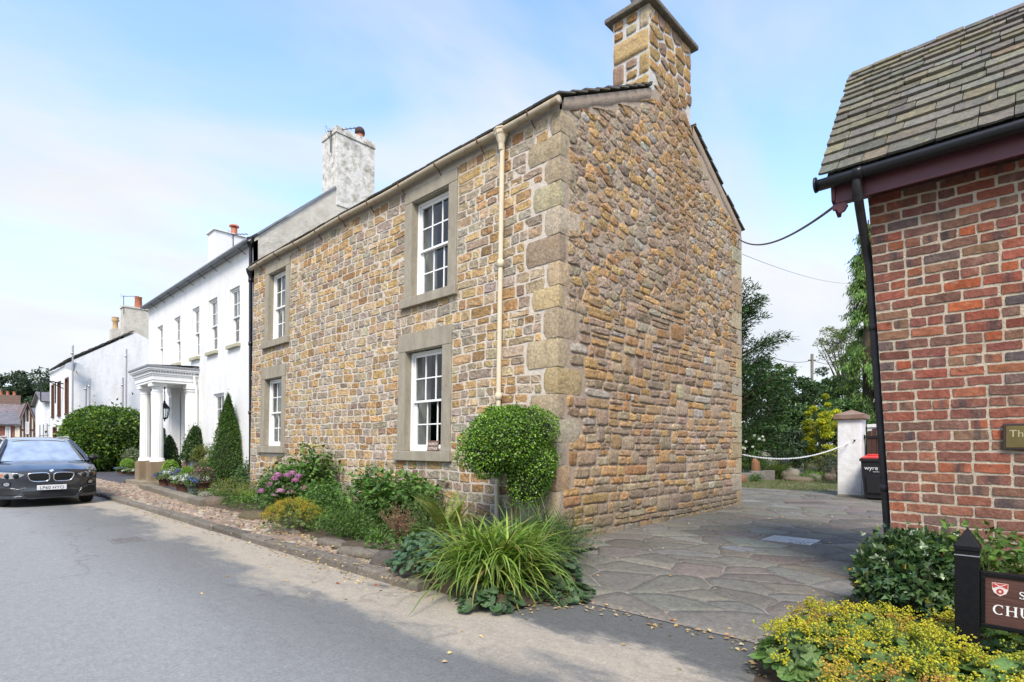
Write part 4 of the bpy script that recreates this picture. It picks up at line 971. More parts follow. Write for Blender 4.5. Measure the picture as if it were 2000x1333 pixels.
M.add([(QXB, QY0, 6.3), (QXB, QY1, 6.3), (QR, QY1, 8.2), (QR, QY0, 8.2)], [(0, 1, 2, 3)], (0.1, 0.1, 0.1)); part('roof', M, DSLATE, qh)
def qz(py): return hz(py, 33.5)
M = MB(); M.box((8.2, QY0+0.4, 7.3), (9.5, QY0+1.2, 9.75)); M.box((8.15, QY0+0.35, 9.751), (9.55, QY0+1.25, 9.85)); cc = part('chimney', M, ROUGH, qh, label='broad grey rendered chimney with one orange pot')
M = MB(); M.lathe([(0.22, 9.8), (0.19, 10.5), (0.21, 10.52), (0.21, 10.58)], (9.05, QY0+0.8, 0), 12); part('chimney_pot', M, TERRA, cc)
M = MB(); M.box((8.3, QY0+4.0, 7.2), (9.5, QY0+4.8, 9.0)); cd = part('chimney', M, ROUGH, qh, label='lower rendered chimney with two buff pots')
for x in (8.55, 9.15): M = MB(); M.lathe([(0.19, 9.0), (0.15, 9.12), (0.15, 9.5), (0.24, 9.6), (0.17, 9.68), (0.22, 9.8)], (x, QY0+4.4, 0), 10); part('chimney_pot', M, BUFFPOT, cd)
aerial(cc, (8.2, QY0+0.4, 9.3), (0.7, -0.7, 0.0), 6, 1.1, 0.9); aerial(cc, (9.6, QY0+0.3, 8.4), (0.5, 0.2, 0.5), 5, 1.6, 0.5)
M = MB(); dc = np.array((QX+0.02, QY0-0.45, 5.75)); M.tube([(QX+0.2, QY0, 5.5), dc], 0.03, 6)
ax_ = unit(np.array((-0.15, -0.95, 0.25))); e1 = unit(np.cross(ax_, (0, 0, 1))); e2 = np.cross(e1, ax_)
M.lathe([(0.0, -0.10), (0.17, -0.08), (0.32, -0.03), (0.42, 0.03)], dc, 18, axis=[e1, e2*0.62, ax_]); M.tube([dc-e2*0.3, dc+ax_*0.5], 0.012, 5); part('satellite_dish', M, m_plain('grey_dish', (0.33, 0.36, 0.38), 0.6), qh)
# scaffold poles leaning upright along its gable
def polex(px, d=31.6): return at_depth(px, d)
for px, y0_, y1_ in ((141, 675, 820), (167, 745, 812), (174, 740, 812), (239, 738, 812), (246, 682, 812)):
    X = None; t_ = (px-1000)/FP; yy = QY0-0.55; xx = yy*(FX+t_*FY)/(FY-t_*FX); d_ = dep((xx, yy))
    M = MB(); M.tube([(xx, yy, 0), (xx+0.03, yy, hz(y0_, d_))], 0.045, 8)
    for z in (1.2, hz(y0_, d_)-0.5): M.lathe([(0.045, 0), (0.07, 0.01), (0.07, 0.1), (0.045, 0.11)], (xx, yy, z), 8)
    single('scaffold_pole', M, STEEL, {141: 'tallest scaffold pole, beside the satellite dish at the gable corner', 167: 'short scaffold pole, the first to the right of the satellite dish', 174: 'scaffold pole close behind the short one right of the satellite dish', 239: 'shorter scaffold pole of the pair near the porch', 246: 'taller scaffold pole of the pair near the porch'}[px], 'pole', (xx, yy, 0), 'scaffold poles by the whitewashed gable')
M = MB()
for y in (43.0, 44.6, 46.2):
    M.tube([(4.9, y, 0), (4.9, y, 2.6)], 0.03, 6)
for z in (1.0, 1.9): M.tube([(4.9, 42.6, z), (4.9, 46.6, z)], 0.03, 6)
M.tube([(4.9, 43.0, 0.1), (4.9, 46.2, 1.8)], 0.025, 6)
single('site_barrier', M, STEEL, 'galvanised tube barrier in front of the house under repair', 'barrier', (4.9, 43, 0))
# pub sign bracket
sb_ = thing('hanging_sign_bracket', 'black iron bracket with an empty hanging sign frame on the whitewashed house', 'sign bracket', (QX, 43.0, 5.0))
M = MB(); yb = 43.0
M.tube([(QX, yb, 5.05), (4.55, yb, 5.22)], 0.035, 6); M.tube([(QX, yb, 4.75), (5.0, yb, 5.12)], 0.025, 6); part('arm', M, BLACK, sb_)
M = MB(); M.tube([(4.6, yb, 5.2), (4.6, yb, 3.95), (5.28, yb, 3.85), (5.28, yb, 5.1)], 0.035, 6); part('frame', M, BLACK, sb_)

# ------------------------------------------------------------------ houses at the end of the street
def far_house(name, label, px0, px1, Y, z_e, z_r, wallmat, roofcol, gable_front=False, depth=6.0, timber=False, wins=(), chimney=None, group=None):
    t0, t1 = (px0-1000)/FP, (px1-1000)/FP
    x0 = Y*(FX+t0*FY)/(FY-t0*FX); x1 = Y*(FX+t1*FY)/(FY-t1*FX)
    o = thing(name, label, 'house', ((x0+x1)/2, Y, 0), group); xm = (x0+x1)/2
    M = MB()
    if gable_front:
        M.prism([(x0, 0), (x1, 0), (x1, z_e), (xm, z_r), (x0, z_e)], (0, Y, 0), (1, 0, 0), (0, 0, 1), (0, 1, 0), depth); part('wall', M, wallmat, o)
        M = MB(); e = 0.25; s_ = (z_r-z_e)/(xm-x0)
        M.add([(x0-e, Y-e, z_e-e*s_+0.05), (x0-e, Y+depth, z_e-e*s_+0.05), (xm, Y+depth, z_r+0.05), (xm, Y-e, z_r+0.05), (x1+e, Y-e, z_e-e*s_+0.05), (x1+e, Y+depth, z_e-e*s_+0.05)], [(0, 3, 2, 1), (3, 4, 5, 2)], roofcol)
    else:
        M.box((x0, Y, 0), (x1, Y+depth, z_e)); M.prism([(0, z_e), (depth, z_e), (depth/2, z_r)], (x0, Y, 0), (0, 1, 0), (0, 0, 1), (1, 0, 0), x1-x0); part('wall', M, wallmat, o)
        M = MB(); e = 0.3; s_ = (z_r-z_e)/(depth/2)
        M.add([(x0-e, Y-e, z_e-e*s_+0.06), (x1+e, Y-e, z_e-e*s_+0.06), (x1+e, Y+depth/2, z_r+0.06), (x0-e, Y+depth/2, z_r+0.06)], [(0, 1, 2, 3)], roofcol)
        M.add([(x0-e, Y+depth+e, z_e-e*s_+0.06), (x1+e, Y+depth+e, z_e-e*s_+0.06), (x1+e, Y+depth/2, z_r+0.06), (x0-e, Y+depth/2, z_r+0.06)], [(3, 2, 1, 0)], roofcol)
    r_ = part('roof', M, DSLATE, o); r_.modifiers.new('thick', 'SOLIDIFY').thickness = 0.12
    W_ = x1-x0
    if timber:
        M = MB(); f = Y-0.03
        for q in (0.02, 0.27, 0.5, 0.73, 0.98): M.box((x0+q*W_-0.07, f, 0), (x0+q*W_+0.07, Y+0.02, z_e if q in (0.02, 0.98) else z_e+(z_r-z_e)*(1-abs(q-0.5)*2)*0.92))
        for z in (0.35*z_e, 0.72*z_e): M.box((x0, f-0.004, z-0.08), (x1, Y+0.02, z+0.08))
        if gable_front: M.bar((x0, f+0.02, z_e), (xm, f+0.02, z_r), 0.06, 0.22, (0, 0, 1)); M.bar((x1, f+0.02, z_e), (xm, f+0.02, z_r), 0.06, 0.22, (0, 0, 1))
        part('timber', M, TIMBER, o)
    for (a, b, c, d) in wins:
        M = MB(); p, q = x0+a*W_, x0+b*W_; z0_, z1_ = c, d; f = Y-0.06
        M.box((p, f, z0_), (p+0.08, Y, z1_)); M.box((q-0.08, f, z0_), (q, Y, z1_)); M.box((p+0.08, f, z1_-0.08), (q-0.08, Y, z1_)); M.box((p+0.08, f, z0_), (q-0.08, Y, z0_+0.1)); M.box(((p+q)/2-0.03, f+0.01, z0_+0.1), ((p+q)/2+0.03, Y, z1_-0.08))
        w_ = part('window', M, TRIM, o); M = MB(); M.box((p+0.081, Y-0.03, z0_+0.1), (q-0.081, Y-0.01, z1_-0.08)); part('pane', M, DARKROOM, w_)
    if chimney:
        cx_, w_, zt, mt, n = chimney; M = MB(); M.box((x0+cx_*W_-w_/2, Y+depth/2-0.5, z_e), (x0+cx_*W_+w_/2, Y+depth/2+0.5, zt)); c_ = part('chimney', M, mt, o)
        for k in range(n): M = MB(); M.lathe([(0.15, zt), (0.12, zt+0.4), (0.15, zt+0.45)], (x0+cx_*W_+w_*(k-(n-1)/2)/max(n, 1)*0.8, Y+depth/2, 0), 8); part('chimney_pot', M, TERRA, c_)
    return o
CREAMW = m_render('cream_render', (0.68, 0.64, 0.54), (0.5, 0.46, 0.38), 0.3, 0.2)
FARB = m_plain('far_red_brick', (0.27, 0.115, 0.08), 0.9, 0.25, 6)
RC = (0.18, 0.15, 0.15); RC2 = (0.15, 0.14, 0.145)
far_house('brick_cottage', 'low red brick cottage with a white window at the far end of the street', -60, 29, 52, 2.8, 3.7, FARB, RC2, False, 6, False, [(0.78, 0.90, 1.6, 2.6)])
far_house('timbered_house', 'half timbered house whose gable faces down the street', 40, 67, 72, 3.9, 5.5, CREAMW, RC, True, 9, True, [(0.35, 0.62, 2.4, 3.6)])
far_house('long_timbered_house', 'long half timbered house with a brown slate roof and brick chimney', -60, 40, 76, 3.6, 5.9, CREAMW, RC, False, 9, True, [(0.70, 0.78, 2.2, 3.4), (0.86, 0.93, 2.2, 3.4)], (0.83, 2.0, 6.7, m_plain('far_chimney_brick', (0.20, 0.13, 0.10), 0.9, 0.3, 6), 3))
far_house('slate_house', 'small cream house with a blue slate roof beside the timbered gable', 66, 92, 74, 3.4, 5.2, CREAMW, (0.12, 0.125, 0.14), False, 6, True, [(0.55, 0.8, 1.2, 2.4)])
far_house('white_cottage', 'small white cottage beyond the house under repair', 88, 106, 60, 5.0, 5.9, WHITE2, RC2, False, 6, False, [(0.3, 0.6, 3.0, 4.2)])

# ------------------------------------------------------------------ brick hall on the right
BX, BY1, BXB, BEV = 5.58, 0.955, 7.5, 3.42
def blean(v):
    v[:, 1] += 0.058*(v[:, 2]-1.9)*np.clip((v[:, 1]+1.6)/2.4, 0, 1); return v
bh = thing('brick_hall', 'small hall of mottled handmade red brick with mossy stone slate roof and black gutter', 'building', (BX, BY1, 0))
bfr = lambda U, Z, H: np.stack([BX - H, U, Z], -1)
M = MB(); M.cm = 1; backing(M, -3.2, BY1-0.004, -0.02, BEV, [], bfr, 0.0); M.box((BX+0.02, BY1-0.03, 0), (BXB, BY1-0.012, BEV)); M.box((BX+0.02, -3.2, 0), (BXB, -3.18, BEV)); M.box((BXB-0.02, -3.18, 0), (BXB, BY1-0.04, BEV)); M.cm = 0
BPL = [(0.27, 0.085, 0.055), (0.22, 0.085, 0.062), (0.19, 0.095, 0.072), (0.31, 0.115, 0.065), (0.145, 0.10, 0.09), (0.235, 0.13, 0.085), (0.36, 0.10, 0.045), (0.105, 0.085, 0.085)]
BPW = [3, 3.4, 3.2, 1.4, 0.8, 2.0, 0.5, 0.2]
BURN = np.array((0.062, 0.057, 0.06))
def brick(u0, u1, z0, z1):
    k = 0.05; nx, ny = 12, 6
    s = np.concatenate([[-1, -0.955], np.linspace(-0.8, 0.8, nx-4), [0.955, 1]]); t = np.array([-1, -0.88, -0.3, 0.3, 0.88, 1.0])
    S, T = np.meshgrid(s, t, indexing='ij'); w, g = (u1-u0)/2, (z1-z0)/2
    U = (u0+u1)/2 + S*np.sqrt(1-k*T*T)*w; Z = (z0+z1)/2 + T*np.sqrt(1-k*0.7*S*S)*g
    P = np.stack([U, Z], -1); nz_ = smooth_noise(P, rng.integers(1 << 30), 28); n2_ = smooth_noise(P, rng.integers(1 << 30), 28)
    U = U + nz_*0.0034; Z = Z + n2_*0.0045 + 0.0045*np.sin(U*3.1+Z*5) + (U-(u0+u1)/2)*rng.normal()*0.018
    inner = np.minimum(1-np.abs(S), 1-np.abs(T)) > 1e-6
    H = np.where(inner, rng.uniform(0.004, 0.009) + smooth_noise(P, rng.integers(1 << 30), 40)*0.0022 + S*rng.normal()*0.0015, -0.006)
    base = pick(BPL, BPW, 0.10); kz = 0.42*float(np.clip((2.1-z0)/1.6, 0, 1)); base = base*(1-kz)+np.array((0.25, 0.145, 0.10))*kz; tint = np.tile(base, ((nx-1)*(ny-1), 1))
    if rng.random() < 0.20:                     # flashed, burnt part of a brick
        c = rng.uniform(-0.6, 0.6); q = (S[:-1, :-1] + S[1:, 1:])/2; k_ = np.exp(-((q-c)/rng.uniform(0.25, 0.6))**2).ravel()*rng.uniform(0.5, 0.95)
        tint = tint*(1-k_[:, None]) + BURN*k_[:, None]
    M.grid(bfr(U, Z, H), tint, False)
z = -0.01; row = 0
while z < BEV-0.02:
    hgt = 0.0845 + rng.normal()*0.0015; u = BY1 - 0.004; hd = (row % 4 == 3)
    first = 0.112 if row % 2 else 0.225; kk = 0
    lim = -1.6
    while u > lim:
        L = first if kk == 0 else ((0.112 if rng.random() < 0.8 else 0.225) if hd else (0.228 if rng.random() < 0.86 else 0.112)); L *= rng.uniform(0.96, 1.05)
        a = rng.uniform(0.0050, 0.0085); brick(u-L+a, u-(a if kk else 0.0), z+a*0.95, z+hgt-a*0.95); u -= L; kk += 1
    z += hgt; row += 1
part('wall', M, [BRICK, MORTAR_B], bh, warp=blean)
# roof of graded stone slates
ER, EZ = 5.30, 3.60; RXX, RZZ = 6.36, 4.98
upv = unit(np.array((RXX-ER, 0, RZZ-EZ))); nrm = unit(np.array((-(RZZ-EZ), 0, RXX-ER))); LNG = math.hypot(RXX-ER, RZZ-EZ)
M = MB(); slates(M, (ER, 1.34, EZ), (0, -1, 0), upv, nrm, 4.6, LNG, 0.160, 0.084, 0.022, SLP, [3, 3, 2, 1.5, 2, 1.5], 0.17, 0.36, 1.5)
M.add([(ER+0.02, 1.30, EZ-0.005), (RXX, 1.30, RZZ-0.02), (RXX, -3.2, RZZ-0.02), (ER+0.02, -3.2, EZ-0.005)], [(0, 1, 2, 3)], (0.08, 0.08, 0.07))
M.add([(RXX, 1.34, RZZ), (RXX+1.15, 1.34, EZ+0.02), (RXX+1.15, -3.2, EZ+0.02), (RXX, -3.2, RZZ)], [(0, 1, 2, 3)], (0.12, 0.12, 0.1))
for k in range(8):
    M.prism([(-0.10, -0.11), (0, 0.012), (0.10, -0.11), (0.09, -0.13), (0, -0.02), (-0.09, -0.13)], (RXX, 1.35-0.575*k, RZZ+0.03), (1, 0, 0), (0, 0, 1), (0, -1, 0), 0.565, (0.17, 0.155, 0.13))
part('roof', M, SLATE, bh)
M = MB(); M.prism([(BX-0.02, BEV-0.1), (RXX, RZZ-0.14), (RXX, RZZ-0.02), (ER+0.02, EZ-0.02), (ER+0.05, BEV-0.02)], (0, 1.24, 0), (1, 0, 0), (0, 0, 1), (0, 1, 0), 0.03); M.prism([(RXX, RZZ-0.14), (BXB, BEV-0.1), (BXB, BEV+0.02), (RXX, RZZ-0.03)], (0, 1.24, 0), (1, 0, 0), (0, 0, 1), (0, 1, 0), 0.03)
part('bargeboard', M, MAROON, bh, 0.004)
M = MB(); M.prism([(0, 0), (4.5, 0), (4.5, 0.165), (0, 0.165)], (ER+0.055, 1.24, BEV-0.045), (0, -1, 0), (0, 0, 1), (1, 0, 0), 0.025)
M.prism([(0, 0), (0.10, -0.0), (0.115, -0.035), (0.09, -0.075), (0.05, -0.09), (0.03, -0.05), (0, -0.05)], (ER+0.056, 1.262, BEV-0.047), (0, -1, 0), (0, 0, 1), (1, 0, 0), 0.03)
M.box((ER+0.082, -3.2, BEV+0.02), (BX+0.02, 1.22, BEV+0.045)); part('fascia', M, MAROON, bh, 0.004)
M = MB(); a = np.linspace(0.06*np.pi, -1.06*np.pi, 10); V = [[(ER-0.022+0.062*math.cos(q), y, EZ-0.045+0.062*math.sin(q)) for q in a] for y in np.linspace(1.37, -3.2, 24)]
M.grid(np.array(V)); M.lathe([(0, -0.004), (0.062, -0.004), (0.062, 0.006), (0, 0.006)], (ER-0.022, 1.372, EZ-0.05), 14, axis=[(1, 0, 0), (0, 0, 1), (0, 1, 0)])
for y in (1.05, -0.9): V = [[(ER-0.022+0.069*math.cos(q), y+d, EZ-0.045+0.069*math.sin(q)) for q in a] for d in (-0.03, 0.03)]; M.grid(np.array(V))
g3 = part('gutter', M, BLACK, bh); g3.modifiers.new('thick', 'SOLIDIFY').thickness = 0.004
M = MB(); M.tube([(ER-0.02, 1.065, EZ-0.09), (ER-0.02, 1.065, EZ-0.17), (ER+0.02, 1.06, EZ-0.23)], 0.038, 12, cap=False)
M.tube([(ER-0.0, 1.064, EZ-0.19), (ER+0.06, 1.062, EZ-0.30), (BX+0.085, 1.068, EZ-0.60), (BX+0.10, 1.05, EZ-0.72), (BX+0.10, 0.989, 1.9), (BX+0.10, 0.880, 0.02)], 0.035, 12)
M.tube([(ER+0.005, 1.064, EZ-0.2), (ER+0.035, 1.062, EZ-0.255)], 0.043, 12)
for z in (0.9, 2.3): M.lathe([(0.036, 0), (0.046, 0.004), (0.046, 0.06), (0.036, 0.064)], (BX+0.10, 0.880+(z-0.02)*0.058, z), 12)
part('downpipe', M, m_plain('weathered_black_pipe', (0.020, 0.018, 0.020), 0.45, 0.5, 14, 0.1), bh)
# brass plaque
BRASS = m_plain('dull_brass', (0.19, 0.145, 0.055), 0.42, 0.2, 8, 0.05, 0.7)
pq = thing('brass_plaque', 'dull brass plaque in a dark frame screwed to the brick hall', 'plaque', (BX-0.02, 0.15, 1.3))
pyl = on_x(1959, BX); zt, zb = hz(833, 4.7), hz(878, 4.7)
M = MB(); M.box((BX-0.035, pyl-0.62, zb), (BX-0.012, pyl, zt)); part('frame', M, m_plain('dark_plaque_frame', (0.04, 0.025, 0.02), 0.5), pq, 0.004)
M = MB(); M.box((BX-0.039, pyl-0.60, zb+0.018), (BX-0.0355, pyl-0.018, zt-0.018)); part('plate', M, BRASS, pq)
M = MB(); text_mb(M, 'The', 0.075, (BX-0.0395, pyl-0.035, zt-0.10), (0, -1, 0), (0, 0, 1), (-1, 0, 0), 0.001, (0.42, 0.36, 0.22)); part('lettering', M, m_plain('engraved_letters', (1, 1, 1), 0.6, tint=True), pq)

# ------------------------------------------------------------------ church name board on black posts
SX, SY = 3.78, 0.255
SGL = 0.118
POSTM = m_plain('black_painted_wood', (0.006, 0.006, 0.007), 0.55, 0.3, 30, 0.25, spec=0.18)
sgn = thing('church_sign', 'dark brown church name board with a red crest, held by a black pointed post', 'sign', (SX, SY, 0.0))
def post(y):
    M = MB(); w_ = 0.05; z0, zt = -0.02, 0.76
    M.box((SX-w_, y-w_, z0), (SX+w_, y+w_, zt)); 
    M.add([(SX-w_-0.004, y-w_-0.004, zt+0.012), (SX+w_+0.004, y-w_-0.004, zt+0.012), (SX+w_+0.004, y+w_+0.004, zt+0.012), (SX-w_-0.004, y+w_+0.004, zt+0.012), (SX, y, zt+0.108), (SX-w_-0.004, y-w_-0.004, zt-0.012), (SX+w_+0.004, y-w_-0.004, zt-0.012), (SX+w_+0.004, y+w_+0.004, zt-0.012), (SX-w_-0.004, y+w_+0.004, zt-0.012)], [(0, 1, 4), (1, 2, 4), (2, 3, 4), (3, 0, 4), (5, 6, 1, 0), (6, 7, 2, 1), (7, 8, 3, 2), (8, 5, 0, 3), (8, 7, 6, 5)])
    p_ = part('post', M, POSTM, sgn, 0.003)
    M = MB(); M.box((SX-w_-0.0015, y-w_-0.0015, zt-0.040), (SX+w_+0.0015, y+w_+0.0015, zt-0.034)); part('groove', M, STEEL, p_)
post(SY); post(SY-1.35)
zt, zb = 0.645, 0.355; yl, yr = SY-0.052, SY-1.298
M = MB(); M.box((SX-0.022, yr, zt-0.022), (SX+0.022, yl, zt)); M.box((SX-0.022, yr, zb), (SX+0.022, yl, zb+0.022)); M.box((SX-0.022, yl-0.02, zb+0.022), (SX+0.022, yl, zt-0.022)); M.box((SX-0.022, yr, zb+0.022), (SX+0.022, yr+0.02, zt-0.022)); part('frame', M, POSTM, sgn, 0.003)
M = MB(); M.box((SX-0.012, yr+0.02, zb+0.022), (SX+0.012, yl-0.02, zt-0.022))
def m_board():
    s = NT('brown_grained_board'); g = s.noise(14, 6, 0.7, s.vec((1, 0.35, 9))); c = s.mix(s.ramp(g, [(0.35, 0.0), (0.65, 1.0)]), (0.060, 0.026, 0.019), (0.105, 0.050, 0.038))
    return s.fin(c, 0.6, s.bump(g, 0.3, 0.005), 0.3)
part('board', M, m_board(), sgn)
LET = m_plain('painted_letters', (1, 1, 1), 0.6, 0.05, 10, tint=True)
LW = (0.74, 0.73, 0.70)
def glyph(M, ch, o, h, th=0.17, ser=True):
    """serif capitals from strokes: o = lower left (y runs to the left), h = cap height, returns width"""
    P = lambda a, b: (SX-0.0125, o[0]-a*h, o[1]+b*h)
    k = [0]
    def st(a, b, w_=th):
        p, q = np.array(a, float), np.array(b, float); d = unit(q-p); n_ = np.array((-d[1], d[0]))*w_/2; k[0] += 1
        x_ = -0.0125-0.00006*k[0]
        M.add([(SX+x_, o[0]-v[0]*h, o[1]+v[1]*h) for v in (p-n_, q-n_, q+n_, p+n_)], [(0, 1, 2, 3)], LW)
    def arc(cx_, cy_, rx, ry, a0, a1, w0, w1, n=14):
        for i in range(n):
            t0, t1 = a0+(a1-a0)*i/n, a0+(a1-a0)*(i+1.06)/n
            w_ = w0+(w1-w0)*abs(math.cos((t0+t1)/2)); st((cx_+rx*math.cos(t0), cy_+ry*math.sin(t0)), (cx_+rx*math.cos(t1), cy_+ry*math.sin(t1)), w_)
    s_ = 0.055
    def serif(x, y, w_=0.3): st((x-w_/2, y), (x+w_/2, y), s_)
    if ch == 'C': arc(0.46, 0.5, 0.40, 0.47, 0.9, 5.4, 0.06, th); st((0.74, 0.96), (0.74, 0.70), s_); return 0.90
    if ch == 'H':
        for x in (0.16, 0.76): st((x, 0), (x, 1)); serif(x, 0.025); serif(x, 0.975)
        st((0.16, 0.52), (0.76, 0.52), s_*1.2); return 1.0
    if ch == 'U': st((0.16, 1), (0.16, 0.3)); st((0.74, 1), (0.74, 0.3), s_*1.3); arc(0.45, 0.32, 0.29, 0.29, math.pi, 2*math.pi, 0.09, 0.11); serif(0.16, 0.975); serif(0.74, 0.975); return 0.98
    if ch == 'R': st((0.16, 0), (0.16, 1)); serif(0.16, 0.025); serif(0.14, 0.975); arc(0.38, 0.75, 0.24, 0.23, -1.57, 1.57, 0.05, th*0.9); st((0.16, 0.98), (0.4, 0.98), s_); st((0.16, 0.51), (0.4, 0.51), s_); st((0.38, 0.5), (0.72, 0.02), th*0.9); return 0.86
    if ch == 'S': arc(0.34, 0.74, 0.22, 0.22, 0.5, 4.3, 0.06, th*0.8); arc(0.34, 0.26, 0.25, 0.24, -2.7, 1.5, 0.06, th*0.8); st((0.22, 0.58), (0.48, 0.42), th); st((0.56, 0.98), (0.56, 0.76), s_); st((0.10, 0.02), (0.10, 0.24), s_); return 0.72
    if ch == 't': st((0.18, 0.86), (0.18, 0.14), th*0.85); st((0.02, 0.66), (0.40, 0.66), s_*1.1); arc(0.30, 0.15, 0.12, 0.13, math.pi, 5.6, 0.07, 0.1, 6); return 0.5
M = MB(); y_ = yl-0.050
for c in 'CHURCH': y_ -= glyph(M, c, (y_, 0.432), 0.050)*0.050 + 0.003
y_ = yl-0.148
for c in 'St': y_ -= glyph(M, c, (y_, 0.528), 0.036)*0.036 + 0.002
part('lettering', M, LET, sgn)
# crest: shield, red chief with crossed keys, red roundel on white
M = MB(); cy_, cz_ = yl-0.077, 0.562; KS = 0.78; sh = [(-0.040, 0.040), (0.040, 0.040), (0.039, 0.0), (0.030, -0.024), (0, -0.044), (-0.030, -0.024), (-0.039, 0.0)]
fr_ = dict(u=(0, -KS, 0), w=(0, 0, KS), n=(-1, 0, 0))
RED_ = (0.42, 0.045, 0.035); WH_ = (0.66, 0.62, 0.58)
M.prism(np.array(sh)*1.06, (SX-0.012, cy_, cz_), depth=0.0015, tint=(0.30, 0.12, 0.08), **fr_); M.prism(sh, (SX-0.0135, cy_, cz_), depth=0.001, tint=WH_, **fr_)
M.prism([(-0.038, 0.038), (0.038, 0.038), (0.037, 0.006), (0, 0.016), (-0.037, 0.006)], (SX-0.0145, cy_, cz_), depth=0.0006, tint=RED_, **fr_)
a = np.linspace(0, 2*np.pi, 20, endpoint=False)
M.prism(np.c_[0.019*np.cos(a), -0.014+0.019*np.sin(a)], (SX-0.0145, cy_, cz_), depth=0.0006, tint=RED_, **fr_); M.prism(np.c_[0.007*np.cos(a), -0.014+0.007*np.sin(a)], (SX-0.0152, cy_, cz_), depth=0.0005, tint=WH_, **fr_)
for s_ in (-1, 1): M.prism([(-0.028*s_, 0.008), (-0.024*s_, 0.006), (0.030*s_, 0.033), (0.026*s_, 0.036)], (SX-0.0152-0.0002*s_, cy_, cz_), depth=0.0004, tint=WH_, **fr_)
part('crest', M, LET, sgn)

# ------------------------------------------------------------------ gate pillar, gate, bin, outbuilding
PLX, PLY = 16.1, 3.36
pl = thing('gate_pillar', 'square white painted gate pillar with a stepped brown cap', 'pillar', (PLX, PLY, 0))
M = MB(); M.box((PLX-0.26, PLY-0.26, 0.05), (PLX+0.26, PLY+0.26, 1.95)); part('shaft', M, WHITE2, pl, 0.012)
M = MB(); M.box((PLX-0.34, PLY-0.34, 1.952), (PLX+0.34, PLY+0.34, 2.06)); M.add([(PLX-0.34, PLY-0.34, 2.061), (PLX+0.34, PLY-0.34, 2.061), (PLX+0.34, PLY+0.34, 2.061), (PLX-0.34, PLY+0.34, 2.061), (PLX, PLY, 2.20)], [(0, 1, 4), (1, 2, 4), (2, 3, 4), (3, 0, 4)])
part('cap', M, m_render('brown_cap_stone', (0.22, 0.14, 0.105), (0.30, 0.26, 0.20), 0.5, 0.8, False), pl, 0.01)
M = MB(); M.box((PLX-0.30, PLY-0.55, 0.0), (PLX-0.18, PLY+0.27, 0.045)); part('kerbstone', M, PLINTH, pl, 0.008)
M = MB(); M.lathe([(0.0, 0), (0.02, 0.0), (0.02, 0.04), (0, 0.045)], (PLX-0.262, PLY-0.12, 1.42), 8, axis=[(0, 0, 1), (0, 1, 0), (-1, 0, 0)]); part('hook', M, BLACK, pl)
gt = thing('garden_gate', 'dark brown boarded gate with a sweeping top behind the bin', 'gate', (PLX, PLY-0.35, 0))
M = MB(); g0, g1 = PLY-0.33, PLY-1.75; nb = 14
for i in range(nb):
    a, b = g0+(g1-g0)*i/nb, g0+(g1-g0)*(i+1)/nb; za = 1.62+0.42*math.sin(min(1, (i+0.5)/nb*1.25)*math.pi/2)
    M.prism([(a, 0.12), (b+0.008, 0.12), (b+0.008, za+0.015), (a, za)], (PLX+0.02+rng.normal()*0.001, 0, 0), (0, 1, 0), (0, 0, 1), (1, 0, 0), 0.03, (1, 1, 1))
part('boards', M, PLANK, gt)
M = MB(); M.box((PLX+0.052, g1, 0.35), (PLX+0.09, g0, 0.47)); M.box((PLX+0.052, g1, 1.35), (PLX+0.09, g0, 1.47)); part('rail', M, PLANK, gt)
M = MB()
for z in (0.4, 1.5): M.box((PLX-0.0, g0-0.28, z-0.025), (PLX+0.018, g0+0.04, z+0.025)); M.tube([(PLX, g0+0.05, z-0.06), (PLX, g0+0.05, z+0.06)], 0.018, 8)
part('hinge', M, BLACK, gt)
M = MB(); M.box((PLX+0.2, -3.0, 0), (PLX+0.45, PLY-0.3, 1.75)); M.box((PLX+0.16, -3.0, 1.752), (PLX+0.5, PLY-0.3, 1.83), (0.6, 0.6, 0.6)); single('garden_wall', M, WHITE2, 'white painted garden wall behind the brown gate', 'wall', (PLX+0.3, 1, 0))
# wheelie bin
bx, by = 15.45, 2.70
bn = thing('wheelie_bin', 'black wheelie bin with a red lid standing before the brown gate', 'bin', (bx, by, 0))
BINM = m_plain('black_plastic', (0.016, 0.017, 0.020), 0.45, 0.15, 10, 0.1)
def frustum(M, c, z0, z1, a0, b0, a1, b1, dx=0.0):
    v = [(c[0]+s*a0, c[1]+t*b0, z0) for s, t in ((-1, -1), (1, -1), (1, 1), (-1, 1))] + [(c[0]+dx+s*a1, c[1]+t*b1, z1) for s, t in ((-1, -1), (1, -1), (1, 1), (-1, 1))]
    M.add(v, [(0, 3, 2, 1), (4, 5, 6, 7), (0, 1, 5, 4), (1, 2, 6, 5), (2, 3, 7, 6), (3, 0, 4, 7)])
M = MB(); frustum(M, (bx, by), 0.06, 0.92, 0.24, 0.215, 0.31, 0.275); M.box((bx-0.34, by-0.30, 0.922), (bx+0.34, by+0.30, 0.985))
M.prism([(-0.15, 0.18), (0.15, 0.18), (0.17, 0.60), (-0.17, 0.60)], (bx-0.262, by, 0.0), (0, 1, 0), (-0.08, 0, 1), (-1, 0, 0), 0.012)
part('body', M, BINM, bn, 0.018)
M = MB(); M.grid(np.array([[(bx-0.33+0.66*t, by+(s)*0.285, 0.99+0.085*math.sin(math.pi*min(1, t*1.1+0.08))*(1-abs(s)**4*0.6)) for t in np.linspace(0, 1, 8)] for s in np.linspace(-1, 1, 9)])); M.box((bx-0.325, by-0.28, 0.986), (bx+0.32, by+0.28, 1.0)); M.box((bx-0.22, by-0.17, 1.055), (bx+0.2, by+0.17, 1.088))
part('lid', M, m_plain('red_plastic', (0.62, 0.055, 0.045), 0.45, 0.06, 6), bn, 0.008)
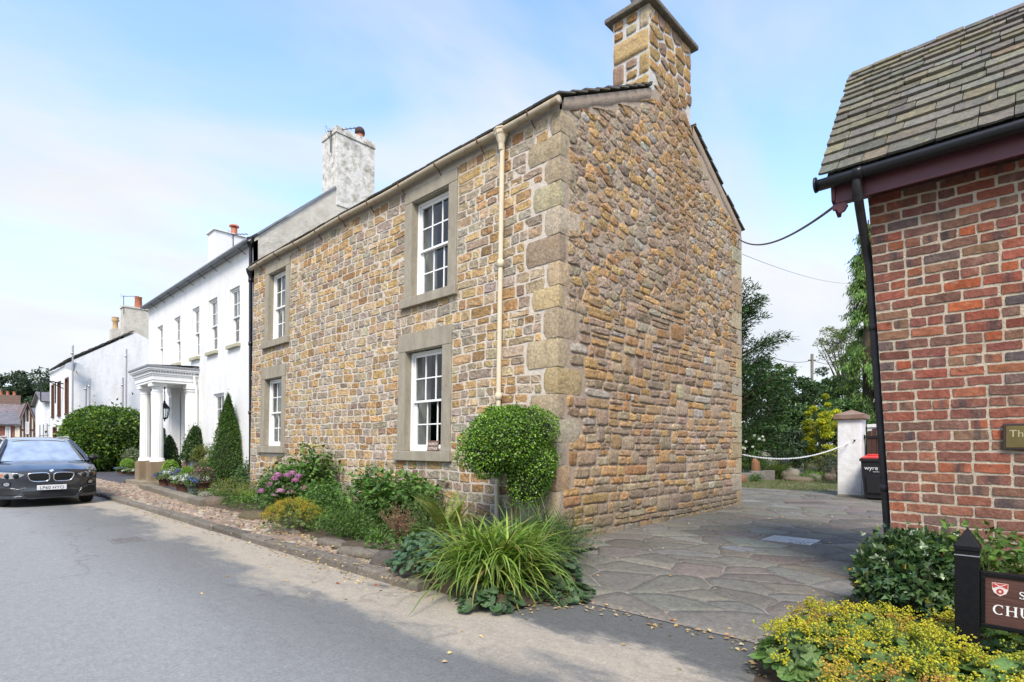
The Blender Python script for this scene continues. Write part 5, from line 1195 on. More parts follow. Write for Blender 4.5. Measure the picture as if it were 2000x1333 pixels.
for s_ in (-1, 1): M = MB(); M.lathe([(0.0, -0.02), (0.10, -0.02), (0.10, 0.03), (0, 0.03)], (bx+0.24, by+0.25*s_, 0.10), 16, axis=[(1, 0, 0), (0, 0, 1), (0, 1, 0)]); part('wheel', M, BINM, bn)
M = MB(); M.tube([(bx+0.35, by-0.24, 1.0), (bx+0.40, by-0.22, 1.0), (bx+0.40, by+0.22, 1.0), (bx+0.35, by+0.24, 1.0)], 0.015, 6); part('handle', M, BINM, bn)
M = MB(); text_mb(M, 'wyre', 0.135, (bx-0.313, by+0.20, 0.725), (0, -1, 0), (-0.08, 0, 1), (-1, 0, 0), 0.002, (0.75, 0.76, 0.78)); text_mb(M, 'council', 0.055, (bx-0.306, by+0.03, 0.67), (0, -1, 0), (-0.08, 0, 1), (-1, 0, 0), 0.002, (0.6, 0.6, 0.62)); part('lettering', M, LET, bn)
# chain with a small placard across the drive
p0, p1 = np.array((CXB-0.02, CY0-0.06, 1.10)), np.array((PLX-0.27, PLY+0.02, 1.36))
M = MB(); pts = [p0+(p1-p0)*t-np.array((0, 0, 0.52*4*t*(1-t)*0.42)) for t in np.linspace(0, 1, 90)]
for i in range(len(pts)-1):
    a, b = pts[i], pts[i+1]; d = unit(b-a); ex = (b-a)*0.22; sd = np.array((0, 0, 1.0)) if i % 2 else unit(np.cross(d, (0, 0, 1)))
    A, B = a-ex, b+ex; M.tube([A, (A*3+B)/4+sd*0.012, (A+3*B)/4+sd*0.012, B, (A+3*B)/4-sd*0.012, (A*3+B)/4-sd*0.012, A], 0.006, 4, cap=False)
ch_ = thing('drive_chain', 'white plastic chain slung across the drive with a small dark tag', 'chain', tuple(p0))
part('links', M, TRIM, ch_)
pm = p0+(p1-p0)*0.36-np.array((0, 0, 0.52*4*0.36*0.64*0.42)); dd = unit(p1-p0); M = MB(); M.obox(pm-np.array((0, 0, 0.05)), dd*0.13, np.cross(dd, (0, 0, 1))*0.006, (0, 0, 0.035)); part('tag', M, BINM, ch_)
ob_ = thing('white_outbuilding', 'white rendered outbuilding with a grey felt roof beyond the brown gate', 'building', (23, 3.0, 0))
M = MB(); M.prism([(-2.6, 0), (2.6, 0), (2.6, 2.35), (0, 3.25), (-2.6, 2.35)], (22.6, 1.0, 0), (0, 1, 0), (0, 0, 1), (1, 0, 0), 5); part('wall', M, WHITE, ob_)
M = MB(); M.prism([(-2.85, 2.30), (0, 3.28), (2.85, 2.30), (2.85, 2.40), (0, 3.40), (-2.85, 2.40)], (22.3, 1.0, 0), (0, 1, 0), (0, 0, 1), (1, 0, 0), 5.4, (0.22, 0.21, 0.2)); part('roof', M, DSLATE, ob_)
M = MB(); M.tube([(22.25, 3.75, 2.25), (22.25, 3.2, 2.1), (22.4, 3.1, 1.9), (22.4, 3.1, 0)], 0.04, 6); part('drainpipe', M, BLACK, ob_)
# covers in the ground
M = MB(); c = G(1545, 1055, 0.02)
M.box((c[0]-0.26, c[1]-0.30, 0.0), (c[0]+0.26, c[1]+0.30, 0.021))
for i in range(9):
    for j in range(10): M.box((c[0]-0.235+i*0.053, c[1]-0.27+j*0.055, 0.0205), (c[0]-0.205+i*0.053, c[1]-0.24+j*0.055, 0.0245))
single('inspection_cover', M, STEEL, 'rectangular galvanised cover let into the flagstone drive', 'cover', (c[0], c[1], 0.0))
M = MB(); c = G(1441, 1072, 0.02); a = np.linspace(0, 2*np.pi, 24, endpoint=False); M.prism(np.c_[0.15*np.cos(a), 0.2*np.sin(a)], (c[0], c[1], 0.004), (1, 0, 0), (0, 1, 0), (0, 0, 1), 0.018)
single('drain_lid', M, m_plain('cast_iron', (0.16, 0.165, 0.17), 0.6, 0.25, 20, 0.2), 'round grey iron lid in the drive beside the galvanised cover', 'cover', (c[0], c[1], 0.0))
M = MB(); c = G(250, 1055); 
M.box((c[0]-0.20, c[1]-0.24, -0.01), (c[0]-0.16, c[1]+0.24, 0.006)); M.box((c[0]+0.16, c[1]-0.24, -0.01), (c[0]+0.20, c[1]+0.24, 0.006)); M.box((c[0]-0.16, c[1]-0.24, -0.01), (c[0]+0.16, c[1]-0.21, 0.006)); M.box((c[0]-0.16, c[1]+0.21, -0.01), (c[0]+0.16, c[1]+0.24, 0.006))
for i in range(8): M.box((c[0]-0.16, c[1]-0.195+i*0.052, -0.01), (c[0]+0.16, c[1]-0.17+i*0.052, 0.005))
M.box((c[0]-0.16, c[1]-0.21, -0.03), (c[0]+0.16, c[1]+0.21, 0.0012), (0.1, 0.1, 0.1))
single('road_gully', M, m_plain('gully_iron', (0.17, 0.16, 0.15), 0.7, 0.3, 20, 0.3, tint=False), 'small iron gully grating set in the tarmac', 'grating', (c[0], c[1], 0.0))
# house name on the sill
nm = thing('house_name_sign', 'small wooden house name sign lettered in white on the window sill', 'sign', (CX-0.05, 7.1, 1.2))
yn = on_x(837, CX-0.03); M = MB(); zb_ = 1.205
M.obox((CX-0.045, yn-0.135, zb_+0.085), (0.012, 0, 0.002), (0, 0.135, 0), (0.012, 0, 0.082)); part('board', M, m_plain('reddish_board', (0.16, 0.085, 0.055), 0.7, 0.25, 25), nm, 0.003)
M = MB(); text_mb(M, 'CHURCH', 0.062, (CX-0.0595, yn-0.135, zb_+0.095), (0, -1, 0), (0.14, 0, 1), (-1, 0, 0), 0.001, (0.75, 0.74, 0.7), True); text_mb(M, 'COTTAGE', 0.056, (CX-0.068, yn-0.145, zb_+0.025), (0, -1, 0), (0.14, 0, 1), (-1, 0, 0), 0.001, (0.75, 0.74, 0.7), True); part('lettering', M, LET, nm)
# overhead lines and a distant pole
def wire(label, a, b, sag, r=0.012):
    a, b = np.array(a, float), np.array(b, float); M = MB(); M.tube([a+(b-a)*t-np.array((0, 0, sag*4*t*(1-t))) for t in np.linspace(0, 1, 40)], r, 5)
    return single('overhead_wire', M, BLACK, label, 'wire', tuple(a))
wire('thick black cable from the cottage eaves to the brick hall roof', (CXB+0.02, CY0+0.05, 5.72), (ER+0.07, 1.25, BEV-0.06), 0.22, 0.013)
pa = at_depth(1450, 12.3); pb = at_depth(1690, 30); wire('thin upper wire crossing the sky above the garden trees', (pa[0], pa[1], hz(497, 12.3)), (pb[0], pb[1], hz(551, 30)), 0.30, 0.005)
pp = at_depth(1586, 45); pc = at_depth(1455, 30); wire('wire running from the cottage side to the distant pole', (pc[0], pc[1], hz(672, 30)), (pp[0], pp[1], hz(704, 45)), 0.5, 0.02)
pd = at_depth(1660, 48); wire('wire running from the distant pole behind the trees', (pp[0], pp[1], hz(704, 45)), (pd[0], pd[1], hz(712, 48)), 0.2, 0.02)
up_ = thing('utility_pole', 'grey wooden utility pole far behind the garden trees', 'pole', (pp[0], pp[1], 0))
M = MB(); M.tube([(pp[0], pp[1], 0), (pp[0], pp[1], hz(692, 45))], 0.11, 8); part('post', M, m_plain('weathered_pole', (0.20, 0.18, 0.15), 0.9, 0.3, 5), up_)
M = MB(); zz = hz(704, 45); M.obox((pp[0], pp[1], zz), (0.22, -0.22, 0), (0.04, 0.04, 0), (0, 0, 0.04)); part('crossarm', M, BARK, up_)

# ------------------------------------------------------------------ parked car
car = thing('parked_car', 'dark metallic grey car with twin kidney grilles parked at the kerb facing the camera', 'car', (1.80, 15.15, 0))
S_ = 0.935
PAINT = m_plain('dark_metallic_paint', (0.030, 0.036, 0.046), 0.20, 0.05, 3, 0, 0.5, 0.5, 1.0); PAINT.node_tree.nodes['Principled BSDF'].inputs['Coat IOR'].default_value = 1.7
CHROME = m_plain('chrome', (0.75, 0.76, 0.78), 0.12, 0.02, 3, 0, 1.0)
GRILLE = m_plain('black_mesh', (0.008, 0.008, 0.009), 0.5, 0.2, 30)
TYRE = m_plain('tyre_rubber', (0.018, 0.018, 0.018), 0.85, 0.2, 20, 0.2)
LAMPG = m_plain('lamp_lens', (0.42, 0.44, 0.47), 0.12, 0.25, 22, 0, 0.5, 0.6, 1.0)
CGLASS = m_plain('tinted_windscreen', (0.68, 0.73, 0.74), 0.07, 0.28, 4.0, 0, 0.75, 1.0, 1.0); CGLASS.node_tree.nodes['Principled BSDF'].inputs['Coat IOR'].default_value = 2.6
def cpart(name, M, mat, parent=None, bevel=0):
    M.v = [v*S_ for v in M.v]; return part(name, M, mat, parent or car, bevel, local=True)
def fy(x, z):   # surface of the nose: distance back from the foremost point
    a = abs(x)/0.90
    return 0.02 + 0.16*a**2 + 0.42*max(0, a-0.62)**1.7*2.2 + 0.30*max(0, z-0.62)**1.5 + 0.25*max(0, 0.30-z) + 0.03*math.cos((z-0.45)*9)
def wy(y): return np.interp(y, [0.0, 0.35, 0.7, 1.2, 2.2, 3.4, 4.2, 4.45], [0.80, 0.885, 0.905, 0.905, 0.91, 0.905, 0.85, 0.74])
def belt(y): return np.interp(y, [0.2, 0.6, 1.2, 2.0, 3.5, 4.4], [0.80, 0.90, 0.99, 1.02, 1.06, 1.08])
xs = np.linspace(-0.885, 0.885, 41); zs = np.linspace(0.20, 0.84, 26)
def htop(x): return 0.845 - 0.05*(abs(x)/0.885)**2
M = MB(); V = np.array([[(x, fy(x, 0.20+(htop(x)-0.20)*t), 0.20+(htop(x)-0.20)*t) for t in np.linspace(0, 1, 26)] for x in xs]); M.grid(V)
# bonnet from the nose to the windscreen foot
VB = []
for x in xs:
    y0 = fy(x, htop(x)); y1 = 1.12 - 0.10*(abs(x)/0.885)**2; row_ = []
    for t in np.linspace(0, 1, 16):
        z = htop(x)+(1.045-0.075*(abs(x)/0.885)**2-htop(x))*(1-(1-t)**1.7) + 0.012*math.exp(-((abs(x)-0.42)/0.09)**2)*min(1, t*3)
        row_.append((x*(1-0.0*t), y0+(y1-y0)*t, z))
    VB.append(row_)
M.grid(np.array(VB))
for s in (-1, 1):
    V = []
    hs = htop(0.885); yb0, yb1 = fy(0.885, hs), 1.02
    def top_(y): return hs+(0.97-hs)*(1-(1-np.clip((y-yb0)/(yb1-yb0), 0, 1))**1.7) if y < yb1 else np.interp(y, [1.02, 2.0, 3.5, 4.45], [0.97, 1.02, 1.06, 1.08])
    for u in np.linspace(0, 1, 50)**1.4:
        col = []
        for z_ in np.linspace(0, 1, 14):
            zf = 0.20+(hs-0.20)*z_; y = fy(0.885, zf)*(1-u)+4.45*u; k = min(1, u/0.08)
            w = 0.885+k*(wy(y)-0.885)+k*(0.016*math.sin(z_*6.5)-0.03*max(0, z_-0.85)*6*(y > 1.02)*0.3)
            col.append((s*w, y, 0.20+(top_(y)-0.20)*z_))
        V.append(col)
    M.grid(np.array(V), flip=s < 0)
V = np.array([[(x*wy(4.45)/0.885, 4.45+0.05*math.cos(z*2)-0.35*max(0, z-1.0), z) for z in np.linspace(0.25, 1.10, 10)] for x in xs]); M.grid(V)
# roof and pillars
def roofw(y): return np.interp(y, [1.8, 2.6, 3.6, 4.2], [0.60, 0.635, 0.62, 0.57])
def roofz(y): return np.interp(y, [1.75, 2.1, 2.6, 3.3, 4.2], [1.50, 1.565, 1.595, 1.59, 1.49])
ysr = np.linspace(1.78, 4.2, 14)
M.grid(np.array([[(roofw(y)*t, y-0.06*(1-t*t)*(y < 1.9), roofz(y)-0.055*t**4+0.012*(1-t*t)) for t in np.linspace(-1, 1, 13)] for y in ysr]))
body = cpart('body', M, PAINT)
M = MB()
for s in (-1, 1):
    M.tube([(s*0.845, 1.0, 1.0), (s*0.80, 1.25, 1.16), (s*0.66, 1.66, 1.43), (s*0.605, 1.85, 1.515)], 0.034, 8)
    M.tube([(s*0.62, 1.83, 1.51), (s*0.64, 2.6, 1.555), (s*0.62, 3.6, 1.54), (s*0.58, 4.2, 1.44)], 0.03, 8); M.tube([(s*0.80, 2.55, 1.03), (s*0.64, 2.55, 1.55)], 0.04, 6); M.tube([(s*0.82, 3.75, 1.06), (s*0.61, 3.95, 1.5)], 0.09, 6)
cpart('pillar', M, PAINT)
M = MB()
for s in (-1, 1): M.tube([(s*0.60, 1.95, 1.58), (s*0.61, 2.1, 1.61), (s*0.61, 3.7, 1.61), (s*0.58, 3.95, 1.56)], 0.016, 6)
cpart('roof_rail', M, CHROME)
M = MB(); M.grid(np.array([[(t*np.interp(u, [0, 1], [0.80, 0.60]), np.interp(u, [0, 1], [1.14, 1.80])-0.10*(1-t*t)+0.03, np.interp(u, [0, 1], [1.03, 1.515])-0.02*t*t) for t in np.linspace(-1, 1, 15)] for u in np.linspace(0, 1, 8)]))
scr = cpart('windscreen', M, CGLASS)
M = MB(); M.box((-0.10, 1.72, 1.40), (0.10, 1.74, 1.45)); cpart('mirror', M, GRILLE)
M = MB()
for s in (-1, 1):
    M.add([(s*0.835, 1.15, 1.03), (s*0.85, 3.6, 1.07), (s*0.66, 3.7, 1.5), (s*0.645, 1.95, 1.51)], [(0, 1, 2, 3)])
cpart('side_window', M, CGLASS)
M = MB(); M.add([(-0.7, 4.3, 1.08), (0.7, 4.3, 1.08), (0.56, 4.12, 1.48), (-0.56, 4.12, 1.48)], [(0, 1, 2, 3)]); cpart('rear_window', M, CGLASS)
def onnose(poly, off, n=1):
    return [(x, fy(x, z)-off, z) for x, z in poly]
def patch(M, poly, off, nsub=6):
    """fan of a convex outline laid on the nose surface, refined so that it follows it"""
    P = np.array(poly, float); c = P.mean(0); Q = []
    for a in range(len(P)):
        p, q = P[a], P[(a+1) % len(P)]
        for b in range(4): Q.append(p+(q-p)*b/4)
    Q = np.array(Q); n = len(Q); V = []
    for k in range(nsub+1): V += onnose(c+(Q-c)*(1-k/nsub), off)
    M.add(V, [(k*n+j, k*n+(j+1) % n, (k+1)*n+(j+1) % n, (k+1)*n+j) for k in range(nsub) for j in range(n)], smooth=True)
for s in (-1, 1):
    kid = [(s*x, z) for x, z in ((0.035, 0.735), (0.10, 0.775), (0.36, 0.765), (0.415, 0.735), (0.37, 0.61), (0.30, 0.575), (0.09, 0.575), (0.04, 0.61))]
    M = MB(); patch(M, kid, 0.008); g_ = cpart('grille', M, GRILLE)
    M = MB(); Pk = chaikin(np.array(kid), 2, 0.2); pts = onnose(np.vstack([Pk, Pk[:1]]), 0.014); M.tube(pts, 0.014, 6, cap=False); cpart('surround', M, CHROME, g_)
    M = MB()
    for i in range(9): x = s*(0.075+0.036*i); M.tube(onnose([(x, 0.755), (x, 0.59)], 0.012), 0.006, 5)
    cpart('slat', M, m_plain('dark_chrome', (0.05, 0.05, 0.055), 0.3, 0.1, 5, 0, 0.8), g_)
    hl = [(s*x, z) for x, z in ((0.46, 0.735), (0.66, 0.775), (0.84, 0.785), (0.865, 0.72), (0.83, 0.665), (0.70, 0.645), (0.56, 0.665))]
    M = MB(); patch(M, hl, 0.006); h_ = cpart('headlight', M, LAMPG)
    for x in (0.60, 0.735):
        M = MB(); y_ = fy(x, 0.71)-0.02; M.lathe([(0.052, -0.012), (0.055, 0.0), (0.040, 0.006), (0.0, 0.012)], (s*x, y_, 0.705), 14, axis=[(1, 0, 0), (0, 0, 1), (0, -1, 0)]); cpart('projector', M, GRILLE, h_)
    M = MB(); patch(M, [(s*x, z) for x, z in ((0.80, 0.755), (0.855, 0.755), (0.855, 0.695), (0.815, 0.685))], 0.009); cpart('indicator', M, m_plain('amber_lens', (0.45, 0.15, 0.05), 0.2), h_)
    M = MB(); patch(M, [(s*x, z) for x, z in ((0.47, 0.742), (0.66, 0.783), (0.85, 0.795), (0.85, 0.782), (0.66, 0.770))], 0.011); cpart('brow', M, CHROME, h_)
    fl = np.linspace(0, 2*np.pi, 14, endpoint=False); M = MB(); patch(M, np.c_[s*0.745+0.05*np.cos(fl), 0.525+0.042*np.sin(fl)], 0.01); f_ = cpart('fog_light', M, CHROME)
    M = MB(); p_ = np.c_[s*0.745+0.06*np.cos(np.linspace(0, 2*np.pi, 16)), 0.525+0.052*np.sin(np.linspace(0, 2*np.pi, 16))]; M.tube(onnose(p_, 0.008), 0.012, 5, cap=False); cpart('surround', M, GRILLE, f_)
    M = MB(); patch(M, [(s*x, z) for x, z in ((0.52, 0.35), (0.70, 0.425), (0.84, 0.43), (0.855, 0.28), (0.80, 0.265), (0.62, 0.265))], 0.006); cpart('air_intake', M, GRILLE)
    M = MB(); M.tube(onnose([(s*0.44, 0.44), (s*0.56, 0.40), (s*0.70, 0.445), (s*0.84, 0.45)], 0.004), 0.012, 6); M.tube(onnose([(s*0.50, 0.25), (s*0.66, 0.245), (s*0.84, 0.25)], 0.004), 0.012, 6); cpart('bumper_trim', M, PAINT)
    M = MB(); mz = 1.08; V = []
    M.grid(np.array([[(s*(0.97+0.11*math.cos(a)*r), 1.16-0.07*(1-r*r)**0.5+(0.10 if k == 4 else 0), mz+0.075*math.sin(a)*r) for a in np.linspace(0, 2*np.pi, 13)] for k, r in enumerate((0.05, 0.5, 0.85, 1.0, 0.85))])); M.bar((s*0.84, 1.2, 1.02), (s*0.93, 1.2, 1.04), 0.05, 0.03); cpart('wing_mirror', M, GRILLE if s > 0 else PAINT)
    for yw in (0.78, 3.5):
        M = MB(); ax = [(0, 1, 0), (0, 0, 1), (s, 0, 0)]; M.lathe([(0.20, -0.11), (0.30, -0.115), (0.335, -0.09), (0.34, 0.0), (0.335, 0.09), (0.30, 0.115), (0.21, 0.11)], (s*0.755, yw, 0.34), 32, axis=ax); w_ = cpart('wheel', M, TYRE)
        M = MB(); M.lathe([(0.0, 0.07), (0.05, 0.075), (0.06, 0.06), (0.19, 0.075), (0.215, 0.105)], (s*0.790, yw, 0.34), 10, axis=ax, smooth=False); cpart('rim', M, STEEL, w_)
M = MB(); patch(M, [(-0.52, 0.365), (0.52, 0.365), (0.45, 0.235), (0.38, 0.215), (-0.38, 0.215), (-0.45, 0.235)], 0.008); cpart('lower_grille', M, GRILLE)
M = MB()
for z in (0.25, 0.28, 0.31, 0.34): M.tube(onnose([(x, z) for x in np.linspace(-0.45, 0.45, 11)], 0.010), 0.004, 4)
cpart('lower_slats', M, m_plain('dark_plastic', (0.03, 0.03, 0.032), 0.6))
M = MB(); M.tube(onnose([(-0.56, 0.39), (-0.47, 0.22), (-0.38, 0.195), (0.38, 0.195), (0.47, 0.22), (0.56, 0.39)], 0.006), 0.010, 6, cap=False); cpart('splitter', M, PAINT)
M = MB(); M.box((-0.26, -0.045, 0.385), (0.26, -0.02, 0.495)); np_ = cpart('number_plate', M, m_plain('plate_white', (0.66, 0.66, 0.66), 0.5, 0.03), None, 0.004)
M = MB(); text_mb(M, 'LP60 HYO', 0.098, (0, -0.0465, 0.404), (1, 0, 0), (0, 0, 1), (0, -1, 0), 0.001, (0.02, 0.02, 0.03), True); cpart('lettering', M, LET, np_)
M = MB(); yb_ = fy(0, 0.815)-0.012; M.lathe([(0.042, 0.0), (0.040, 0.008), (0.0, 0.010)], (0, yb_, 0.815), 18, axis=[(1, 0, 0), (0, 0.45, 0.89), (0, -0.89, 0.45)]); bd = cpart('badge', M, CHROME)
M = MB()
for k in range(4):
    a = np.linspace(k*np.pi/2, (k+1)*np.pi/2, 6); pts = [(0, 0)]+[(0.028*math.cos(q), 0.028*math.sin(q)) for q in a]; col = (0.08, 0.22, 0.6) if k % 2 else (0.8, 0.8, 0.8)
    M.add([(p[0], yb_-0.0115+p[1]*0.45, 0.8155+p[1]*0.89+0.004) for p in pts], [tuple(range(7))], col)
cpart('roundel', M, LET, bd)
M = MB(); M.box((-0.80, 0.5, 0.17), (0.80, 4.2, 0.26)); cpart('underbody', M, GRILLE)
car.rotation_euler = (0, 0, R(0.8))

# ------------------------------------------------------------------ foliage
def tmpl(v, f):
    v = np.array(v, float); return v, [tuple(q) for q in f]
T_LEAF = tmpl([(0, 0, 0), (0.38, 0.5, 0.10), (1, 0, -0.06), (0.38, -0.5, 0.10), (0.45, 0, -0.03)], [(0, 4, 1), (4, 2, 1), (0, 3, 4), (4, 3, 2)])
T_OVAL = tmpl([(0, 0, 0), (0.25, 0.42, 0.05), (0.65, 0.46, 0.04), (1, 0, -0.05), (0.65, -0.46, 0.04), (0.25, -0.42, 0.05), (0.5, 0, -0.04)], [(0, 6, 1), (1, 6, 2), (2, 6, 3), (3, 6, 4), (4, 6, 5), (5, 6, 0)])
T_DIA = tmpl([(0, 0, 0), (0.4, 0.5, 0), (1, 0, 0), (0.4, -0.5, 0)], [(0, 1, 2, 3)])
T_IVY = tmpl([(0, 0, 0), (-0.08, 0.26, 0.02), (0.22, 0.56, -0.03), (0.42, 0.26, 0.03), (1, 0, -0.05), (0.42, -0.26, 0.03), (0.22, -0.56, -0.03), (-0.08, -0.26, 0.02), (0.3, 0, 0.0)], [(8, i, i+1) for i in range(0, 7)] + [(8, 7, 0)])
def lobed(n=9, d=0.14):
    v = [(0, 0, 0)]
    for i in range(2*n):
        a = -2.85 + 5.7*i/(2*n-1); r = 1.0 if i % 2 else 1-d
        v.append((r*math.cos(a)*0.5+0.12, r*math.sin(a)*0.5, 0.10*r*r - 0.025*(i % 2 == 0)))
    return tmpl(v, [(0, i, i+1) for i in range(1, 2*n)])
T_LOBE = lobed()
T_BLOB = tmpl([(0, 0, 0), (0.5, 0.5, 0.1), (1, 0, 0), (0.5, -0.5, 0.1), (0.5, 0, 0.5)], [(0, 1, 4), (1, 2, 4), (2, 3, 4), (3, 0, 4)])
def leaves(M, pos, d, nrm, L, W, T, tint, smooth=False):
    V0, F0 = T; N = len(pos)
    d = unit(d); s = np.cross(nrm, d); s = unit(s + 1e-9); n = np.cross(d, s)
    L = np.broadcast_to(L, (N,)); W = np.broadcast_to(W, (N,))
    V = pos[:, None] + d[:, None]*(V0[None, :, 0]*L[:, None])[..., None] + s[:, None]*(V0[None, :, 1]*W[:, None])[..., None] + n[:, None]*(V0[None, :, 2]*L[:, None])[..., None]
    k = len(V0); fl = np.concatenate([np.array(f) for f in F0]); fs = np.array([len(f) for f in F0])
    loops = (np.arange(N)[:, None]*k + fl[None]).ravel(); sizes = np.tile(fs, N)
    tt = np.repeat(np.asarray(tint), len(fs), 0) if np.ndim(tint) == 2 else tint
    M.add(V.reshape(-1, 3), None, tt, smooth, loops, sizes)
def rdir(n): return unit(rng.normal(size=(n, 3)))
def tints(n, pal, var=0.16, w=None):
    pal = np.array(pal); c = pal[rng.choice(len(pal), n, p=None if w is None else np.array(w)/sum(w))]
    return c*(1+rng.normal(size=(n, 1))*var)*(1+rng.normal(size=(n, 3))*0.04)
def clumps(centre, rad, k, shell=0.75, lo=0.3, zmin=None):
    """clump centres in the outer part of an ellipsoid"""
    d = rdir(k*3); r = rng.uniform(0, 1, len(d))**(1/3)*(1-shell*0.0); r = np.maximum(r, rng.uniform(shell-0.25, 1, len(d)))
    p = np.asarray(centre)+d*r[:, None]*np.asarray(rad)
    if zmin is not None: p = p[p[:, 2] > zmin]
    return p[:k]
def fill(M, C, cr, n, L, aspect, T, pal, centre, droop=0.2, up=0.35, var=0.16, clumpvar=0.14, w=None, flat=0.75, asp_l=(0.7, 1.25)):
    """n leaves spread over clumps C of radius cr"""
    C = np.asarray(C); k = len(C); i = rng.integers(0, k, n); cr = np.broadcast_to(cr, (k,))
    o = rdir(n)*(rng.uniform(0, 1, n)**0.45)[:, None]*cr[i][:, None]; o[:, 2] *= flat
    p = C[i]+o
    out = unit(unit(o)*0.8 + unit(p-np.asarray(centre))*0.8 + rng.normal(size=(n, 3))*0.45)
    dr = unit(out + rng.normal(size=(n, 3))*0.7 + np.array((0, 0, -droop)))
    nr = unit(out*0.6 + np.array((0, 0, up)) + rng.normal(size=(n, 3))*0.4)
    cv = 1+rng.normal(size=k)*clumpvar
    t = tints(n, pal, var, w)*cv[i][:, None]
    ll = L*rng.uniform(*asp_l, n)
    leaves(M, p-dr*ll[:, None]*0.4, dr, nr, ll, ll*aspect, T, np.clip(t, 0.004, 1))
def stems(M, base, tips, r0=0.012, r1=0.004, bend=0.25):
    base = np.asarray(base, float)
    for t in tips:
        m = base*(1-0.45)+np.asarray(t)*0.45 + np.array((0, 0, np.linalg.norm(t-base)*bend*0.5)); b0 = base+np.array((rng.normal()*r0*2, rng.normal()*r0*2, 0)); M.tube([b0, m, t], [r0, (r0+r1)/2, r1], 5)
def shrub(name, label, base, h, rx, ry, n, L, pal, cat='shrub', aspect=0.6, T=T_LEAF, k=22, cr=0.28, group=None, mat=None, lift=0.35, droop=0.25, stem_mat=None, up=0.35, w=None, shell=0.7, var=0.16):
    base = np.asarray(base, float); o = thing(name, label, cat, base, group)
    c = base+np.array((0, 0, h*(0.5+lift*0.15))); rad = np.array((rx, ry, h*0.5*(1-lift*0.15)))
    C = clumps(c, rad*np.array((0.8, 0.8, 0.85)), k, shell, zmin=base[2]+0.02)
    M = MB(); fill(M, C, cr*min(rx, ry)*2.2*rng.uniform(0.6, 1.25, len(C)), n, L, aspect, T, pal, c-np.array((0, 0, h*0.2)), droop, up, var=var, w=w)
    M.v = [np.stack([v[:, 0], v[:, 1], np.maximum(v[:, 2], base[2]-0.02+0.02*rng.random(len(v)))], -1) for v in M.v]
    part('foliage', M, mat or LEAF, o)
    M = MB(); stems(M, base, C[::max(1, len(C)//9)], 0.010, 0.003); part('stem', M, stem_mat or STEM, o)
    return o
def blades(M, base, n, L, W, pal, spread=0.9, arch=1.2, r=0.06, seg=7, stiff=0.25, w=None, tipcol=None, var=0.15):
    """arching strap leaves from one crown"""
    base = np.asarray(base, float); az = rng.uniform(0, 2*np.pi, n); l = L*rng.uniform(0.55, 1.1, n); el = np.pi/2 - np.abs(rng.normal(size=n))*spread*0.55 - 0.05
    el = np.clip(el, 0.25, 1.36); cv = arch*rng.uniform(0.5, 1.5, n); b = base+np.stack([rng.normal(size=n)*r, rng.normal(size=n)*r, np.zeros(n)], -1)
    t = tints(n, pal, var, w); h = np.stack([np.cos(az), np.sin(az), np.zeros(n)], -1); sd = np.stack([-np.sin(az), np.cos(az), np.zeros(n)], -1)
    p = b.copy(); P = []; 
    for s in range(seg+1):
        a = el - cv*(s/seg)**1.3*1.15; wd = W*(0.55+0.45*min(1, s/seg*4))*(1-(s/seg)**3.0)+0.0005
        k = (sd + np.array((0, 0, 1))*rng.normal(size=(n, 1))*0.08)*wd/2*rng.uniform(0.8, 1.1)
        P.append((p-k, p+np.array((0, 0, -0.15*wd)), p+k))
        p = p + (h*np.cos(a)[:, None] + np.array((0, 0, 1))*np.sin(a)[:, None])*(l/seg)[:, None]
        p[:, 2] = np.maximum(p[:, 2], 0.01)
    V = np.stack([np.stack(q, 1) for q in P], 1)       # n, seg+1, 3, 3
    m = (seg+1)*3; f = [(s*3+c, s*3+c+1, (s+1)*3+c+1, (s+1)*3+c) for s in range(seg) for c in (0, 1)]
    loops = (np.arange(n)[:, None, None]*m + np.array(f)[None]).ravel(); sizes = np.full(n*len(f), 4)
    tt = np.repeat(t[:, None], len(f), 1)
    if tipcol is not None:
        k = np.repeat((np.arange(seg)/seg)**5, 2)[None, :, None]*(rng.random(n) < 0.3)[:, None, None]; tt = tt*(1-k)+np.array(tipcol)*k
    M.add(V.reshape(-1, 3), None, tt.reshape(-1, 3), True, loops, sizes)
G1 = [(0.085, 0.16, 0.03), (0.06, 0.125, 0.022), (0.11, 0.19, 0.04), (0.045, 0.095, 0.02)]
